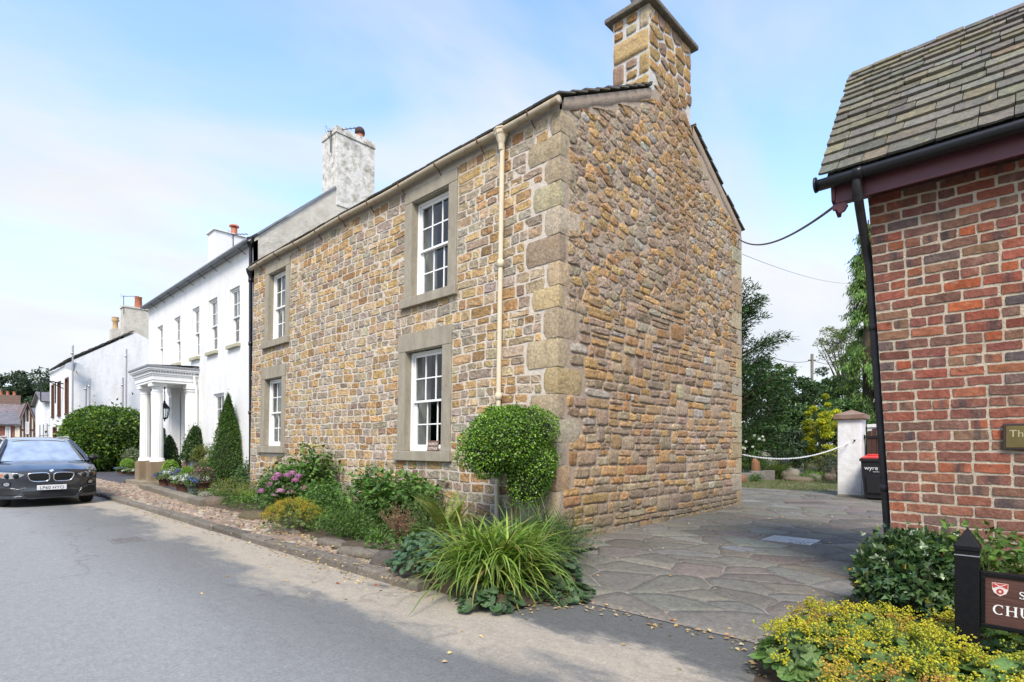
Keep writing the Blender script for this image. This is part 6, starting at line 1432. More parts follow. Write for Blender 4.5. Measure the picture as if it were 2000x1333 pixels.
def topiary(name, label, base, surf, n, L, pal, T=T_OVAL, cat='topiary', mat=None, core=0.88, trunk=None, aspect=0.6, group=None, planter=None, depth=0.10):
    """clipped plant: leaves over a shaped surface; surf(d) gives points for unit directions"""
    o = thing(name, label, cat, base, group)
    sl_ = surf if isinstance(surf, list) else [surf]; fr_ = [1.0] if len(sl_) == 1 else [0.68, 0.32]
    D_ = [rdir(int(n*f)) for f in fr_]; d = np.vstack(D_); p = np.vstack([s_(q) for s_, q in zip(sl_, D_)]); c = np.vstack([np.tile(s_.c, (len(q), 1)) for s_, q in zip(sl_, D_)]); n = len(d)
    ins = rng.uniform(0, 1, n)**2*depth; ins = np.where(rng.random(n) < 0.05, -rng.exponential(L*0.9, n), ins)      # stray shoots
    out = unit(p-c); p = p-out*ins[:, None]
    dr = unit(out+rng.normal(size=(n, 3))*0.75); nr = unit(out+rng.normal(size=(n, 3))*0.55+np.array((0, 0, 0.3)))
    pz = smooth_noise(p, int(rng.integers(999)), 5.0)
    t = tints(n, pal, 0.2)*(1+0.16*pz[:, None])
    M = MB(); l = L*rng.uniform(0.65, 1.3, n); leaves(M, p, dr, nr, l, l*aspect, T, np.clip(t, 0.004, 1)); part('foliage', M, mat or LEAF, o)
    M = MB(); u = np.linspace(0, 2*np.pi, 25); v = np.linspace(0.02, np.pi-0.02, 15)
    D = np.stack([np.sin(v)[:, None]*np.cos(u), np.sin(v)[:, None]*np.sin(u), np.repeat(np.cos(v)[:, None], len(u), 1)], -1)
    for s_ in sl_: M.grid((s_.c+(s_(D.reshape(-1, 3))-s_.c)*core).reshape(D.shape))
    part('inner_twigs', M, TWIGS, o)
    if trunk: M = MB(); M.tube(*trunk); part('trunk', M, BARK, o)
    return o
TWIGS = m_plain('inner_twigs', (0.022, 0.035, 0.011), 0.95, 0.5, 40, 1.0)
class Blob:
    def __init__(s, lobes, rough=0.05, f=4.0, seed=1): s.l = [(np.array(c, float), np.array(r, float)) for c, r in lobes]; s.c = s.l[0][0]; s.rough = rough; s.f = f; s.seed = seed
    def __call__(s, d):
        best = np.zeros(len(d))
        for c, r in s.l:       # ray from the centre against each lobe, farthest hit
            q = (s.c-c)/r; e = d/r; A = (e*e).sum(1); B = (e*q).sum(1); C_ = (q*q).sum()-1; D = B*B-A*C_
            t = np.where(D > 0, (-B+np.sqrt(np.maximum(D, 0)))/A, 0); best = np.maximum(best, t)
        p = s.c+d*best[:, None]; return s.c+d*(best*(1+s.rough*smooth_noise(p, s.seed, s.f)))[:, None]
class Cone:
    def __init__(s, base, h, r, rough=0.06, f=5.0, seed=1, p=0.9, foot=0.12): s.b = np.array(base, float); s.h = h; s.r = r; s.rough = rough; s.f = f; s.seed = seed; s.p = p; s.c = s.b+np.array((0, 0, h*0.42)); s.foot = foot
    def __call__(s, d):
        # treat the direction's polar coordinate as height along the cone
        z = (1-d[:, 2])/2; zz = 1-z; az = np.arctan2(d[:, 1], d[:, 0]); rr = s.r*np.minimum(1, (zz/s.foot)**0.5)*(1-zz)**s.p*1.04/(1-s.foot)**s.p
        p = s.b+np.stack([rr*np.cos(az), rr*np.sin(az), zz*s.h], -1); k = 1+s.rough*smooth_noise(p, s.seed, s.f)
        return s.b+np.stack([rr*k*np.cos(az), rr*k*np.sin(az), zz*s.h], -1)

# --- box ball beside the downpipe
B0 = np.array((5.08, 4.93, 0.1)); bc = np.array((5.03, 4.98, 1.36))
def bx_(px, py, d=7.05): q = at_depth(px, d); return np.array((q[0], q[1], hz(py, d)))
c0 = bx_(992, 858); 
surf = [Blob([(c0, (0.50, 0.50, 0.42)), (bx_(950, 880), (0.34, 0.40, 0.36)), (bx_(1040, 838), (0.30, 0.34, 0.27))], 0.075, 7.5, 3), Blob([(bx_(1036, 905), (0.33, 0.33, 0.42)), (bx_(1028, 945), (0.28, 0.28, 0.28))], 0.09, 7.5, 4)]
topiary('box_topiary', 'bright green clipped box ball with a lower lobe growing against the cottage corner', (c0[0], c0[1], 0.1), surf, 24000, 0.027, [(0.12, 0.24, 0.022), (0.165, 0.30, 0.03), (0.085, 0.18, 0.02), (0.23, 0.37, 0.035), (0.055, 0.125, 0.02)], T_OVAL, core=0.86, depth=0.08, mat=LEAFG, trunk=([(c0[0]+0.02, c0[1], 0.08), (c0[0]+0.05, c0[1]-0.03, 0.5), (c0[0], c0[1], 1.1)], [0.035, 0.028, 0.03], 8))
# --- strap leaved clump on the corner and a darker one behind
sb = np.array((3.42, 3.42, 0.1))
o = thing('strap_leaf_clump', 'big arching clump of long yellow green strap leaves on the kerb corner', 'plant', sb); M = MB()
STR = [(0.16, 0.255, 0.04), (0.21, 0.31, 0.05), (0.11, 0.19, 0.032), (0.29, 0.35, 0.065), (0.40, 0.29, 0.13)]
for k in range(16):
    a = rng.uniform(0, 6.28); r = rng.uniform(0, 0.26); blades(M, sb+np.array((r*math.cos(a), r*math.sin(a), 0)), 60, 0.80, 0.023, STR, 0.95, 1.75, 0.06, w=[4, 4, 3.5, 1.0, 0.22], tipcol=(0.34, 0.26, 0.12))
part('leaves', M, LEAF, o)
o = thing('grassy_clump', 'darker narrow leaved clump below the box ball behind the big strap leaves', 'plant', (4.62, 4.05, 0.1)); M = MB()
for k in range(12): blades(M, (4.62+rng.normal()*0.22, 4.05+rng.normal()*0.2, 0.1), 40, 0.72, 0.011, [(0.075, 0.14, 0.03), (0.10, 0.17, 0.035), (0.055, 0.105, 0.025), (0.17, 0.19, 0.07)], 0.8, 1.3, 0.05)
part('leaves', M, LEAF, o)
# --- lady's mantle style plants: round lobed leaves plus sprays of tiny yellow flowers
LM = [(0.10, 0.175, 0.045), (0.13, 0.22, 0.06), (0.075, 0.135, 0.035), (0.16, 0.255, 0.075)]
LMD = [(0.055, 0.105, 0.04), (0.07, 0.13, 0.05), (0.045, 0.085, 0.035), (0.09, 0.15, 0.06)]
YF = [(0.50, 0.46, 0.035), (0.42, 0.43, 0.045), (0.58, 0.50, 0.05), (0.36, 0.40, 0.05), (0.40, 0.25, 0.045)]
def mantle(name, label, base, r, h, nleaf, nspray, pal=LM, L=0.085, fl=YF, fw=None, cat='plant', group=None, fh=0.085, bits=46, bs=0.0125):
    base = np.asarray(base, float); o = thing(name, label, cat, base, group)
    M = MB(); a = rng.uniform(0, 6.28, nleaf); rr = r*np.sqrt(rng.uniform(0, 1, nleaf)); q = rr/r
    p = base+np.stack([rr*np.cos(a), rr*np.sin(a), h*(1-0.75*q**2)*rng.uniform(0.45, 1.0, nleaf)+0.015], -1)
    out = np.stack([np.cos(a), np.sin(a), np.zeros(nleaf)], -1); d = unit(out+rng.normal(size=(nleaf, 3))*0.5); d[:, 2] -= 0.15+0.3*q
    nr = unit(out*(0.25+0.7*q[:, None])+np.array((0, 0, 1.0))+rng.normal(size=(nleaf, 3))*0.28); l = L*rng.uniform(0.55, 1.3, nleaf)
    leaves(M, p, unit(d), nr, l, l, T_LOBE, tints(nleaf, pal, 0.15)); part('leaves', M, LEAF, o)
    M = MB()
    for i in range(0, nleaf, 3): M.tube([base+(p[i]-base)*0.15, p[i]*0.5+base*0.5+np.array((0, 0, 0.03)), p[i]], 0.0016, 3, cap=False)
    part('stalk', M, STEM, o)
    if nspray:
        M = MB(); S = MB(); a = rng.uniform(0, 6.28, nspray); rr = r*np.sqrt(rng.uniform(0, 1, nspray))*1.0; q = rr/r
        c = base+np.stack([rr*np.cos(a), rr*np.sin(a), h*(1-0.6*q**2)+fh*rng.uniform(0.3, 1.1, nspray)], -1)
        for i in range(nspray):
            n = int(bits*rng.uniform(0.6, 1.4)); k = 7; cc = c[i]+rng.normal(size=(k, 3))*np.array((0.028, 0.028, 0.018)); j = rng.integers(0, k, n)
            pp = cc[j]+rng.normal(size=(n, 3))*np.array((0.011, 0.011, 0.008)); t = tints(n, [fl[rng.choice(len(fl), p=fw)] if fw is not None else fl[rng.integers(len(fl))]], 0.2)
            leaves(M, pp, rdir(n), unit(rng.normal(size=(n, 3))+np.array((0, 0, 1.2))), bs*rng.uniform(0.7, 1.4, n), bs, T_BLOB, t)
            S.tube([base*0.3+c[i]*0.7-np.array((0, 0, h*0.5)), c[i]], 0.0014, 3, cap=False)
            for m in range(0, k, 2): S.tube([c[i]-np.array((0, 0, 0.03)), cc[m]], 0.001, 3, cap=False)
        part('flowers', M, PETAL, o); part('flower_stalk', S, STEM, o)
    return o
ygrp = 'yellow flowered border plants'
fwY = np.array([4, 3, 3, 1.5, 1.0])/12.5
def gp(px, py, z=0.08): return G(px, py, z)
mantle('yellow_mantle', 'front border plant with lime yellow sprays and pale scalloped leaves beside the tarmac', (3.38, 0.86, 0.06), 0.31, 0.19, 330, 34, LM, 0.085, YF, fwY, group=ygrp)
mantle('yellow_mantle', 'dense yellow flowered plant directly in front of the ivy mound', (3.72, 0.66, 0.08), 0.42, 0.21, 300, 66, LM, 0.085, YF, fwY, group=ygrp)
mantle('yellow_mantle', 'yellow flowered plant just left of the black sign post', (3.35, 0.42, 0.08), 0.34, 0.25, 280, 46, LM, 0.085, YF, fwY, group=ygrp)
mantle('yellow_mantle', 'golden orange tinged flowering plant in the bottom corner before the post', (2.86, 0.42, 0.06), 0.34, 0.21, 280, 44, LM, 0.085, [(0.52, 0.42, 0.04), (0.50, 0.33, 0.06), (0.46, 0.26, 0.07), (0.44, 0.42, 0.05)], None, group=ygrp)
mantle('yellow_mantle', 'large leaved plant with few flowers under the brown church board', (3.35, 0.02, 0.06), 0.36, 0.24, 300, 26, LM, 0.10, YF, fwY, group=ygrp)
mantle('yellow_mantle', 'yellow flowered plant behind the lower edge of the church board', (4.15, 0.06, 0.06), 0.42, 0.26, 280, 52, LM, 0.085, YF, fwY, group=ygrp)
mantle('yellow_mantle', 'yellow flowered plant in front of the board at the picture corner', (2.85, -0.02, 0.06), 0.30, 0.22, 240, 42, LM, 0.085, YF, fwY, group=ygrp)
mantle('yellow_mantle', 'small outlying plant with wispy orange flowers spilling over the flagstones', (3.90, 1.00, 0.03), 0.20, 0.20, 90, 22, LM, 0.07, [(0.50, 0.36, 0.05), (0.42, 0.40, 0.05)], None, group=ygrp, bits=36)
# --- ivy mound
ic = np.array((4.72, 0.93, 0.36)); 
def iv(px, py, d): q = at_depth(px, d); return np.array((q[0], q[1], hz(py, d)))
surf = Blob([(iv(1785, 1130, 4.05), (0.36, 0.36, 0.33)), (iv(1765, 1155, 3.95), (0.27, 0.27, 0.24)), (iv(1842, 1125, 4.1), (0.26, 0.26, 0.30))], 0.05, 6, 5)
topiary('ivy_mound', 'rounded mound of dark green ivy in front of the brick hall corner', (surf.c[0], surf.c[1], 0.05), surf, 4200, 0.052, [(0.040, 0.085, 0.028), (0.055, 0.11, 0.035), (0.03, 0.065, 0.024), (0.085, 0.14, 0.045), (0.07, 0.12, 0.04)], T_IVY, 'ivy', LEAFG, 0.86, aspect=0.9, depth=0.09)
M = MB(); n = 30; d = rdir(n); p = surf(d)*1.0; leaves(M, p+d*0.01, unit(d+rng.normal(size=(n, 3))*0.6), d, 0.045, 0.04, T_IVY, tints(n, [(0.50, 0.36, 0.03), (0.36, 0.17, 0.05), (0.42, 0.38, 0.05)])); part('yellow_leaves', M, LEAF, [ob for ob in bpy.data.objects if ob.name == 'ivy_mound'][0])
shrub('low_shrub', 'loose leafy shrub against the brickwork behind the church board', (5.05, 0.22, 0.05), 0.62, 0.42, 0.42, 1500, 0.055, G1+[(0.13, 0.2, 0.03)], k=16)
shrub('low_shrub', 'bright leafy shrub at the picture edge behind the church board', (4.6, -0.25, 0.05), 0.80, 0.35, 0.35, 1300, 0.06, [(0.12, 0.22, 0.03), (0.09, 0.18, 0.03), (0.16, 0.26, 0.04)], k=14)

# --- the bed along the cottage
BSH = [(0.075, 0.155, 0.03), (0.10, 0.195, 0.038), (0.055, 0.115, 0.024), (0.13, 0.235, 0.05)]
def bp(px, py, z=0.1): return G(px, py, z)
def cane_shrub(name, label, base, h, r, ncane, L, pal, per=26):
    base = np.asarray(base, float); o = thing(name, label, 'shrub', base); M = MB(); S = MB()
    for i in range(ncane):
        a = rng.uniform(0, 6.28); q = math.sqrt(rng.random()); hh = h*rng.uniform(0.72, 1.05)*(1-0.35*q*q)
        top = base+np.array((r*q*math.cos(a), r*q*math.sin(a), hh)); b0 = base+np.array((r*0.35*q*math.cos(a), r*0.35*q*math.sin(a), 0))
        T_ = np.linspace(0, 1, 9); pth = b0+(top-b0)*T_[:, None]; pth[:, :2] += np.array((math.cos(a), math.sin(a)))*(T_**2*0.10*h*rng.uniform(0, 1))[:, None]; pth[:, 2] -= T_**3*0.05
        S.tube(pth, np.linspace(0.006, 0.002, 9), 4)
        n = int(per*rng.uniform(0.7, 1.3)); t = rng.uniform(0.12, 1.0, n)**0.8; p = np.stack([np.interp(t, T_, pth[:, c]) for c in range(3)], -1)
        az = rng.uniform(0, 6.28, n); hd = np.stack([np.cos(az), np.sin(az), rng.uniform(-0.5, 0.5, n)], -1); off = rng.uniform(0.02, 0.13, n)[:, None]
        p = p+hd*off; d = unit(hd+np.array((0, 0, -0.45))+rng.normal(size=(n, 3))*0.3); nr = unit(np.array((0, 0, 1.0))+hd*0.35+rng.normal(size=(n, 3))*0.3); l = L*rng.uniform(0.55, 1.25, n)
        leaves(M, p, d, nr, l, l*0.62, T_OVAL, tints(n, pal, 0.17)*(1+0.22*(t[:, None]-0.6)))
    part('leaves', M, LEAF, o); part('cane', S, STEM, o); return o
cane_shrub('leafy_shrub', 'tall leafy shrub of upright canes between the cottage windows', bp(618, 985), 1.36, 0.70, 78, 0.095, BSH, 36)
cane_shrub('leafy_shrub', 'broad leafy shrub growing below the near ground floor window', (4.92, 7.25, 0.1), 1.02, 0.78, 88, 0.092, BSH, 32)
shrub('leafy_shrub', 'low dense greenery at the foot of the bed between the two tall shrubs', bp(690, 1050), 0.42, 0.50, 0.55, 2600, 0.045, G1, k=24, aspect=0.4)
shrub('leafy_shrub', 'feathery green plant at the cottage corner beside the flagstones', (4.85, 3.75, 0.05), 0.40, 0.42, 0.35, 2600, 0.045, [(0.06, 0.12, 0.045), (0.08, 0.15, 0.05), (0.05, 0.095, 0.04)], aspect=0.16, T=T_DIA, k=20)
shrub('leafy_shrub', 'soft green plant under the far ground floor window', bp(498, 958), 0.78, 0.45, 0.6, 2600, 0.06, [(0.085, 0.155, 0.055), (0.065, 0.125, 0.045), (0.11, 0.185, 0.07)], k=22, aspect=0.5)
shrub('variegated_shrub', 'cream edged variegated shrub at the house boundary', bp(437, 945), 0.62, 0.42, 0.5, 2200, 0.055, [(0.28, 0.30, 0.14), (0.12, 0.17, 0.06), (0.36, 0.36, 0.19), (0.09, 0.14, 0.05)], k=18, aspect=0.45)
# hydrangea
hb = bp(556, 1000); o = shrub('hydrangea', 'hydrangea with mauve pink flower heads beside the tall shrub', hb, 0.62, 0.42, 0.42, 1100, 0.085, [(0.06, 0.12, 0.03), (0.08, 0.15, 0.035)], k=16)
HP = [(0.36, 0.15, 0.27), (0.42, 0.20, 0.33), (0.30, 0.16, 0.30), (0.46, 0.28, 0.36), (0.40, 0.13, 0.24)]
for px, py in ((511, 960), (521, 955), (537, 935), (543, 928), (551, 948), (561, 930), (571, 926), (577, 940), (563, 953), (548, 958), (568, 962), (527, 947), (597, 955), (522, 967), (538, 966), (583, 932)):
    q = at_depth(px, dep(hb)-0.15+rng.normal()*0.12); c = np.array((q[0], q[1], hz(py, dep(hb)-0.2))); n = 150; d = rdir(n); d[:, 2] = np.abs(d[:, 2])*1.1-0.15
    M = MB(); leaves(M, c+d*np.array((0.072, 0.072, 0.05)), unit(np.cross(d, rng.normal(size=(n, 3)))), d, 0.030, 0.030, T_DIA, tints(n, [HP[rng.integers(5)], HP[rng.integers(5)]], 0.15)); part('flower_head', M, PETAL, o)
# yellow spurge
mantle('yellow_spurge', 'rounded mound of yellow orange spurge flowers at the edge of the bed', bp(572, 1035), 0.40, 0.36, 220, 120, [(0.10, 0.15, 0.04), (0.13, 0.18, 0.05)], 0.05, [(0.46, 0.36, 0.03), (0.40, 0.36, 0.04), (0.48, 0.30, 0.05), (0.34, 0.34, 0.05)], None, fh=0.08, bits=55, bs=0.010)
mantle('columbine', 'blue green lobed foliage beside the strap leaved clump', (3.30, 4.25, 0.08), 0.36, 0.40, 520, 0, [(0.075, 0.14, 0.075), (0.06, 0.115, 0.06), (0.09, 0.165, 0.085)], 0.062)
mantle('cranesbill', 'dark green round leaved plant under the front of the strap leaves', (3.10, 3.18, 0.0), 0.26, 0.16, 150, 0, LMD, 0.085)
mantle('cranesbill', 'low round leaved plant on the drive side of the strap leaves', (3.72, 2.98, 0.0), 0.30, 0.13, 170, 0, LMD, 0.075)
mantle('cranesbill', 'dark leafy plant between the strap leaves and the feathery plant', (4.15, 3.45, 0.0), 0.34, 0.34, 260, 0, LMD, 0.075)
mantle('low_geranium', 'small round leaved plant in front of the fern', bp(800, 1060), 0.26, 0.22, 150, 0, LM, 0.06)
# fern
fb = np.array((4.45, 5.30, 0.1)); o = thing('fern', 'upright yellow green fern between the leafy shrub and the box ball', 'fern', fb)
for k in range(13):
    a = rng.uniform(0, 6.28); el = rng.uniform(1.05, 1.40); l = rng.uniform(0.55, 0.82); h = np.array((math.cos(a), math.sin(a), 0)); sd = np.array((-math.sin(a), math.cos(a), 0)); M = MB(); p = fb.copy(); pts = [p.copy()]; dirs = []
    for s in range(36): e = el-0.75*(s/36)**2; d = h*math.cos(e)+np.array((0, 0, 1))*math.sin(e); p = p+d*l/36; pts.append(p.copy()); dirs.append(d)
    M.tube(pts[::6]+[pts[-1]], 0.003, 4, (0.16, 0.17, 0.05)); P_ = []; D_ = []; L_ = []; N_ = []
    for s in range(4, 36):
        w_ = 0.135*math.sin(min(1, (s-2)/12)*math.pi/2)*(1-(s/36)**2.2)+0.008; up_n = np.cross(dirs[s], sd)
        for sg in (-1, 1): P_.append(pts[s]); D_.append(sd*sg+dirs[s]*0.35+np.array((0, 0, -0.12))); L_.append(w_); N_.append(up_n+rng.normal(size=3)*0.12)
    n = len(P_); leaves(M, np.array(P_), np.array(D_), np.array(N_), np.array(L_), np.full(n, 0.021), T_DIA, tints(n, [(0.20, 0.25, 0.05), (0.165, 0.22, 0.045), (0.25, 0.27, 0.06)], 0.12)); part('frond', M, LEAF, o)
# dried pinkish grass, tufts, spike
o = thing('dried_plant', 'spent plant of pinkish brown seed stems in front of the fern', 'plant', bp(785, 1065)); b = np.array(o.location); M = MB()
for k in range(70):
    a = rng.uniform(0, 6.28); e = rng.uniform(0.9, 1.45); l = rng.uniform(0.28, 0.52); d = np.array((math.cos(a)*math.cos(e), math.sin(a)*math.cos(e), math.sin(e))); t = b+d*l; M.tube([b, b+d*l*0.5+np.array((0, 0, 0.02)), t], 0.0018, 3, (0.25, 0.15, 0.09), cap=False)
    n = 16; s = rng.uniform(0.4, 1, n); p = b+d*l*s[:, None]; leaves(M, p, unit(d+rng.normal(size=(n, 3))*0.6), rdir(n), 0.028, 0.008, T_DIA, tints(n, [(0.30, 0.16, 0.12), (0.27, 0.19, 0.10), (0.24, 0.13, 0.10)]))
part('seed_stems', M, DRY, o)
def tuft(label, base, n, L, W, pal, sp=0.7, ar=1.0):
    o = thing('grass_tuft', label, 'grass tuft', base); M = MB(); blades(M, base, n, L, W, pal, sp, ar, 0.05); part('blades', M, LEAF, o)
TG = [(0.12, 0.24, 0.04), (0.155, 0.29, 0.05), (0.09, 0.18, 0.03)]
tuft('upright bright green tuft beside the yellow spurge greenery', bp(678, 1045), 60, 0.42, 0.022, TG, 0.45, 0.8)
tuft('small pale green tuft by the dark edging rocks', bp(735, 1065), 50, 0.26, 0.016, TG, 0.6, 0.8)
tuft('lime green tuft near the pots end of the bed', bp(483, 985), 90, 0.40, 0.014, [(0.18, 0.30, 0.05), (0.22, 0.33, 0.06)], 0.6, 0.9)
shrub('perennial_patch', 'yellowish ferny perennials between the pots and the lime tuft', bp(455, 975), 0.42, 0.45, 0.7, 2400, 0.05, [(0.20, 0.22, 0.06), (0.13, 0.18, 0.05), (0.26, 0.24, 0.06), (0.10, 0.16, 0.05)], aspect=0.25, k=22, cat='plant')
o = thing('mullein_spike', 'tall pale flower spike standing before the far ground floor window', 'plant', bp(528, 962)); b = np.array(o.location); M = MB(); tp = b+np.array((0.02, 0.06, 1.22)); M.tube([b, (b+tp)/2, tp], [0.012, 0.010, 0.004], 6, (0.2, 0.2, 0.09)); n = 900; t = rng.uniform(0.2, 1, n); a = rng.uniform(0, 6.28, n); r = 0.05*(1.12-t)*rng.uniform(0.5, 1, n)
p = b+(tp-b)*t[:, None]+np.stack([r*np.cos(a), r*np.sin(a), 0*a], -1); leaves(M, p, unit(np.stack([np.cos(a), np.sin(a), 0*a+0.8], -1)), rdir(n), 0.03, 0.016, T_DIA, tints(n, [(0.20, 0.22, 0.09), (0.28, 0.27, 0.11), (0.15, 0.18, 0.07)])); part('spike', M, LEAF, o)
# the rest of the bed is filled by low creeping greenery
n = 16000; y = rng.uniform(4.2, 14.3, n); x = np.array([rng.uniform(bed_x(q)+0.10, 5.66) for q in y]); k = smooth_noise(np.stack([x, y], -1), 21, 1.6); k2 = smooth_noise(np.stack([x, y], -1), 33, 3.5)
ok = (k > -0.55) & ~((x < bed_x(y)+0.25) & (k2 < 0.1)); x, y, k = x[ok], y[ok], k[ok]; m = len(x); z = 0.11+np.clip(0.12+0.16*k, 0.01, 0.3)*rng.uniform(0, 1, m)
M = MB(); l = 0.05*rng.uniform(0.5, 1.5, m); leaves(M, np.stack([x, y, z], -1), unit(rng.normal(size=(m, 3))*np.array((1, 1, 0.4))), unit(rng.normal(size=(m, 3))*0.5+np.array((0, 0, 1))), l, l*0.5, T_LEAF, tints(m, G1+[(0.12, 0.17, 0.05)], 0.18)*(1+0.12*k[:, None]))
single('ground_cover', M, LEAF, 'low creeping greenery filling the cottage bed', 'ground cover', kind='stuff')
shrub('leafy_shrub', 'round leafy shrub against the wall between the hydrangea and the far window', (5.2, 11.6, 0.1), 0.75, 0.42, 0.75, 2600, 0.06, G1, k=24)
shrub('leafy_shrub', 'bushy green plant against the wall left of the tall shrub', (5.15, 10.35, 0.1), 0.62, 0.4, 0.5, 1800, 0.06, BSH, k=20)
shrub('leafy_shrub', 'fresh green plant in the middle of the bed behind the yellow spurge', (4.6, 8.6, 0.1), 0.55, 0.42, 0.5, 2000, 0.055, BSH, k=20)
shrub('leafy_shrub', 'narrow leaved plant between the broad shrub and the fern', (4.75, 6.05, 0.1), 0.50, 0.36, 0.36, 1500, 0.06, [(0.10, 0.16, 0.05), (0.13, 0.19, 0.06), (0.08, 0.13, 0.04)], k=18, aspect=0.3)
# edging rocks
def rock(label, c, s, tint, rz=0.0):
    import mathutils
    bm_v = []; u = np.linspace(0, 2*np.pi, 15)[:-1]; v = np.linspace(0.0, np.pi, 9); M = MB(); sd = int(rng.integers(9999))
    D = np.array([[(math.sin(b)*math.cos(a), math.sin(b)*math.sin(a), math.cos(b)) for a in np.append(u, u[0])] for b in v]); D[:, -1] = D[:, 0]
    E = np.sign(D)*np.abs(D)**0.62; k = 1+0.16*smooth_noise(D, sd, 2.4)+0.07*smooth_noise(D, sd+1, 6); E = E*k[..., None]*np.array(s)
    c_, s_ = math.cos(rz), math.sin(rz); E = np.stack([E[..., 0]*c_-E[..., 1]*s_, E[..., 0]*s_+E[..., 1]*c_, E[..., 2]], -1)
    M.grid(E+np.array(c), tint, True); single('edging_rock', M, ROCK, label, 'rock', (c[0], c[1], 0.05), 'rocks edging the cottage bed')
rock('flat pale edging slab beside the small grass tuft', bp(705, 1082, 0.1), (0.10, 0.34, 0.06), (0.20, 0.175, 0.135), 0.15)
rock('second flat edging slab, towards the yellow spurge', bp(650, 1062, 0.1), (0.11, 0.25, 0.055), (0.19, 0.165, 0.13), 0.1)
rock('dark jagged edging rock left of the blue green foliage', bp(755, 1098, 0.1), (0.12, 0.15, 0.10), (0.115, 0.10, 0.085), 0.5)
rock('largest dark rock, close to the blue green foliage', bp(785, 1102, 0.1), (0.14, 0.12, 0.13), (0.125, 0.105, 0.09), 1.2)
rock('small dark rock at the kerb end of the bed', bp(806, 1108, 0.1), (0.10, 0.09, 0.10), (0.12, 0.105, 0.095), 0.2)
rock('mossy brown rock below the hydrangea', bp(498, 1010, 0.1), (0.18, 0.32, 0.10), (0.13, 0.105, 0.06), 0.2)
rock('brown boulder at the pots end of the bed', bp(422, 985, 0.12), (0.16, 0.22, 0.15), (0.165, 0.13, 0.095), 0.3)
rock('low grey edging stone before the brown boulder', bp(398, 983, 0.1), (0.17, 0.25, 0.10), (0.22, 0.20, 0.165), 0.1)
rock('small round stone behind the low grey edging stone', bp(404, 968, 0.2), (0.13, 0.2, 0.08), (0.23, 0.21, 0.175), 0.1)
# dressed kerb of the white house bed
M = MB(); a = np.array((3.80, 12.0)); b = np.array((4.22, 18.4)); n = 7
for i in range(n):
    p, q = a+(b-a)*i/n, a+(b-a)*(i+0.985)/n; M.bar((p[0], p[1], 0.12), (q[0], q[1], 0.12), 0.26, 0.17+rng.normal()*0.008, tint=np.array((0.215, 0.19, 0.145))*(1+rng.normal()*0.1))
single('edging_stones', M, KERB, 'row of long dressed stones edging the pots in front of the white house', 'stone edging', (4.0, 15, 0.05), bevel=0.015)
M = MB(); M.add([(3.86, 12.0, 0.15), (WX, 12.0+2.5, 0.15), (WX, 19.1, 0.15), (4.28, 18.5, 0.15)], [(0, 1, 2, 3)]); M.add([(4.35, 21.3, 0.1), (WX, 21.3, 0.1), (WX, 40, 0.1), (4.35, 40, 0.1)], [(0, 1, 2, 3)]); M.add([(4.15, 21.2, 0.0), (4.35, 21.2, 0.18), (4.35, 40, 0.18), (4.15, 40, 0.0)], [(0, 1, 2, 3)])
single('pot_bed_gravel', M, m_plain('dark_slate_chips', (0.06, 0.058, 0.065), 0.9, 0.4, 60, 0.8), kind='structure')

# --- pots, conifers and clipped plants in front of the white house
def wp(px, d, z=0.15): q = at_depth(px, d); return np.array((q[0], q[1], z))
DK = [(0.035, 0.075, 0.022), (0.05, 0.10, 0.028), (0.028, 0.06, 0.02), (0.065, 0.12, 0.03)]
TH = [(0.055, 0.115, 0.02), (0.075, 0.15, 0.026), (0.04, 0.085, 0.018), (0.095, 0.18, 0.03)]
c = wp(446, 15.0); surf = Cone(c, hz(772, 15.0)-c[2], 0.47, 0.13, 4.5, 4, 0.85, 0.22)
topiary('thuja_cone', 'tall pointed green conifer against the white wall beside the black drainpipe', c, surf, 15000, 0.060, TH, T_DIA, 'conifer', NEEDLE, 0.84, aspect=0.28, depth=0.14, trunk=([c, c+np.array((0, 0, 0.5))], 0.05, 6))
c = wp(382, 17.2, 0.0); pz_ = hz(903, 17.2)
def planter(o, c, z0, z1, r, mat): M = MB(); M.lathe([(r*0.85, z0), (r, z1), (r*1.08, z1), (r*1.08, z1+0.03), (r*0.9, z1+0.03), (r*0.88, z1-0.02), (0, z1-0.02)], (c[0], c[1], 0), 4 if mat is LEAD else 16, smooth=mat is not LEAD); part('planter', M, mat, o)
surf = Cone((c[0], c[1], pz_), hz(834, 17.2)-pz_, 0.38, 0.06, 5, 6, 0.55, 0.15)
o = topiary('bay_cone', 'clipped dark bay cone in a grey planter right of the porch', (c[0], c[1], 0.15), surf, 5000, 0.055, DK+[(0.10, 0.15, 0.05)], T_OVAL, mat=LEAFG, core=0.84); planter(o, c, 0.15, pz_+0.06, 0.27, LEAD)
c = wp(331, 17.6, 0.0); surf = Cone((c[0], c[1], 0.25), hz(852, 17.6)-0.25, 0.36, 0.05, 5, 7, 0.6, 0.15)
o = topiary('bay_cone', 'clipped dark cone standing between the porch columns', (c[0], c[1], 0.1), surf, 5000, 0.045, DK, T_OVAL, mat=LEAFG, core=0.84); planter(o, c, 0.1, 0.28, 0.22, TERRA)
c = wp(322, 19.9, 0.0); surf = Cone((c[0], c[1], 0.3), hz(838, 19.9)-0.3, 0.40, 0.06, 5, 8, 0.5, 0.15)
o = topiary('bay_cone', 'clipped dark bay cone hidden partly behind the nearest white column', (c[0], c[1], 0.1), surf, 5000, 0.055, DK, T_OVAL, mat=LEAFG, core=0.84); planter(o, c, 0.1, 0.33, 0.22, TERRA)
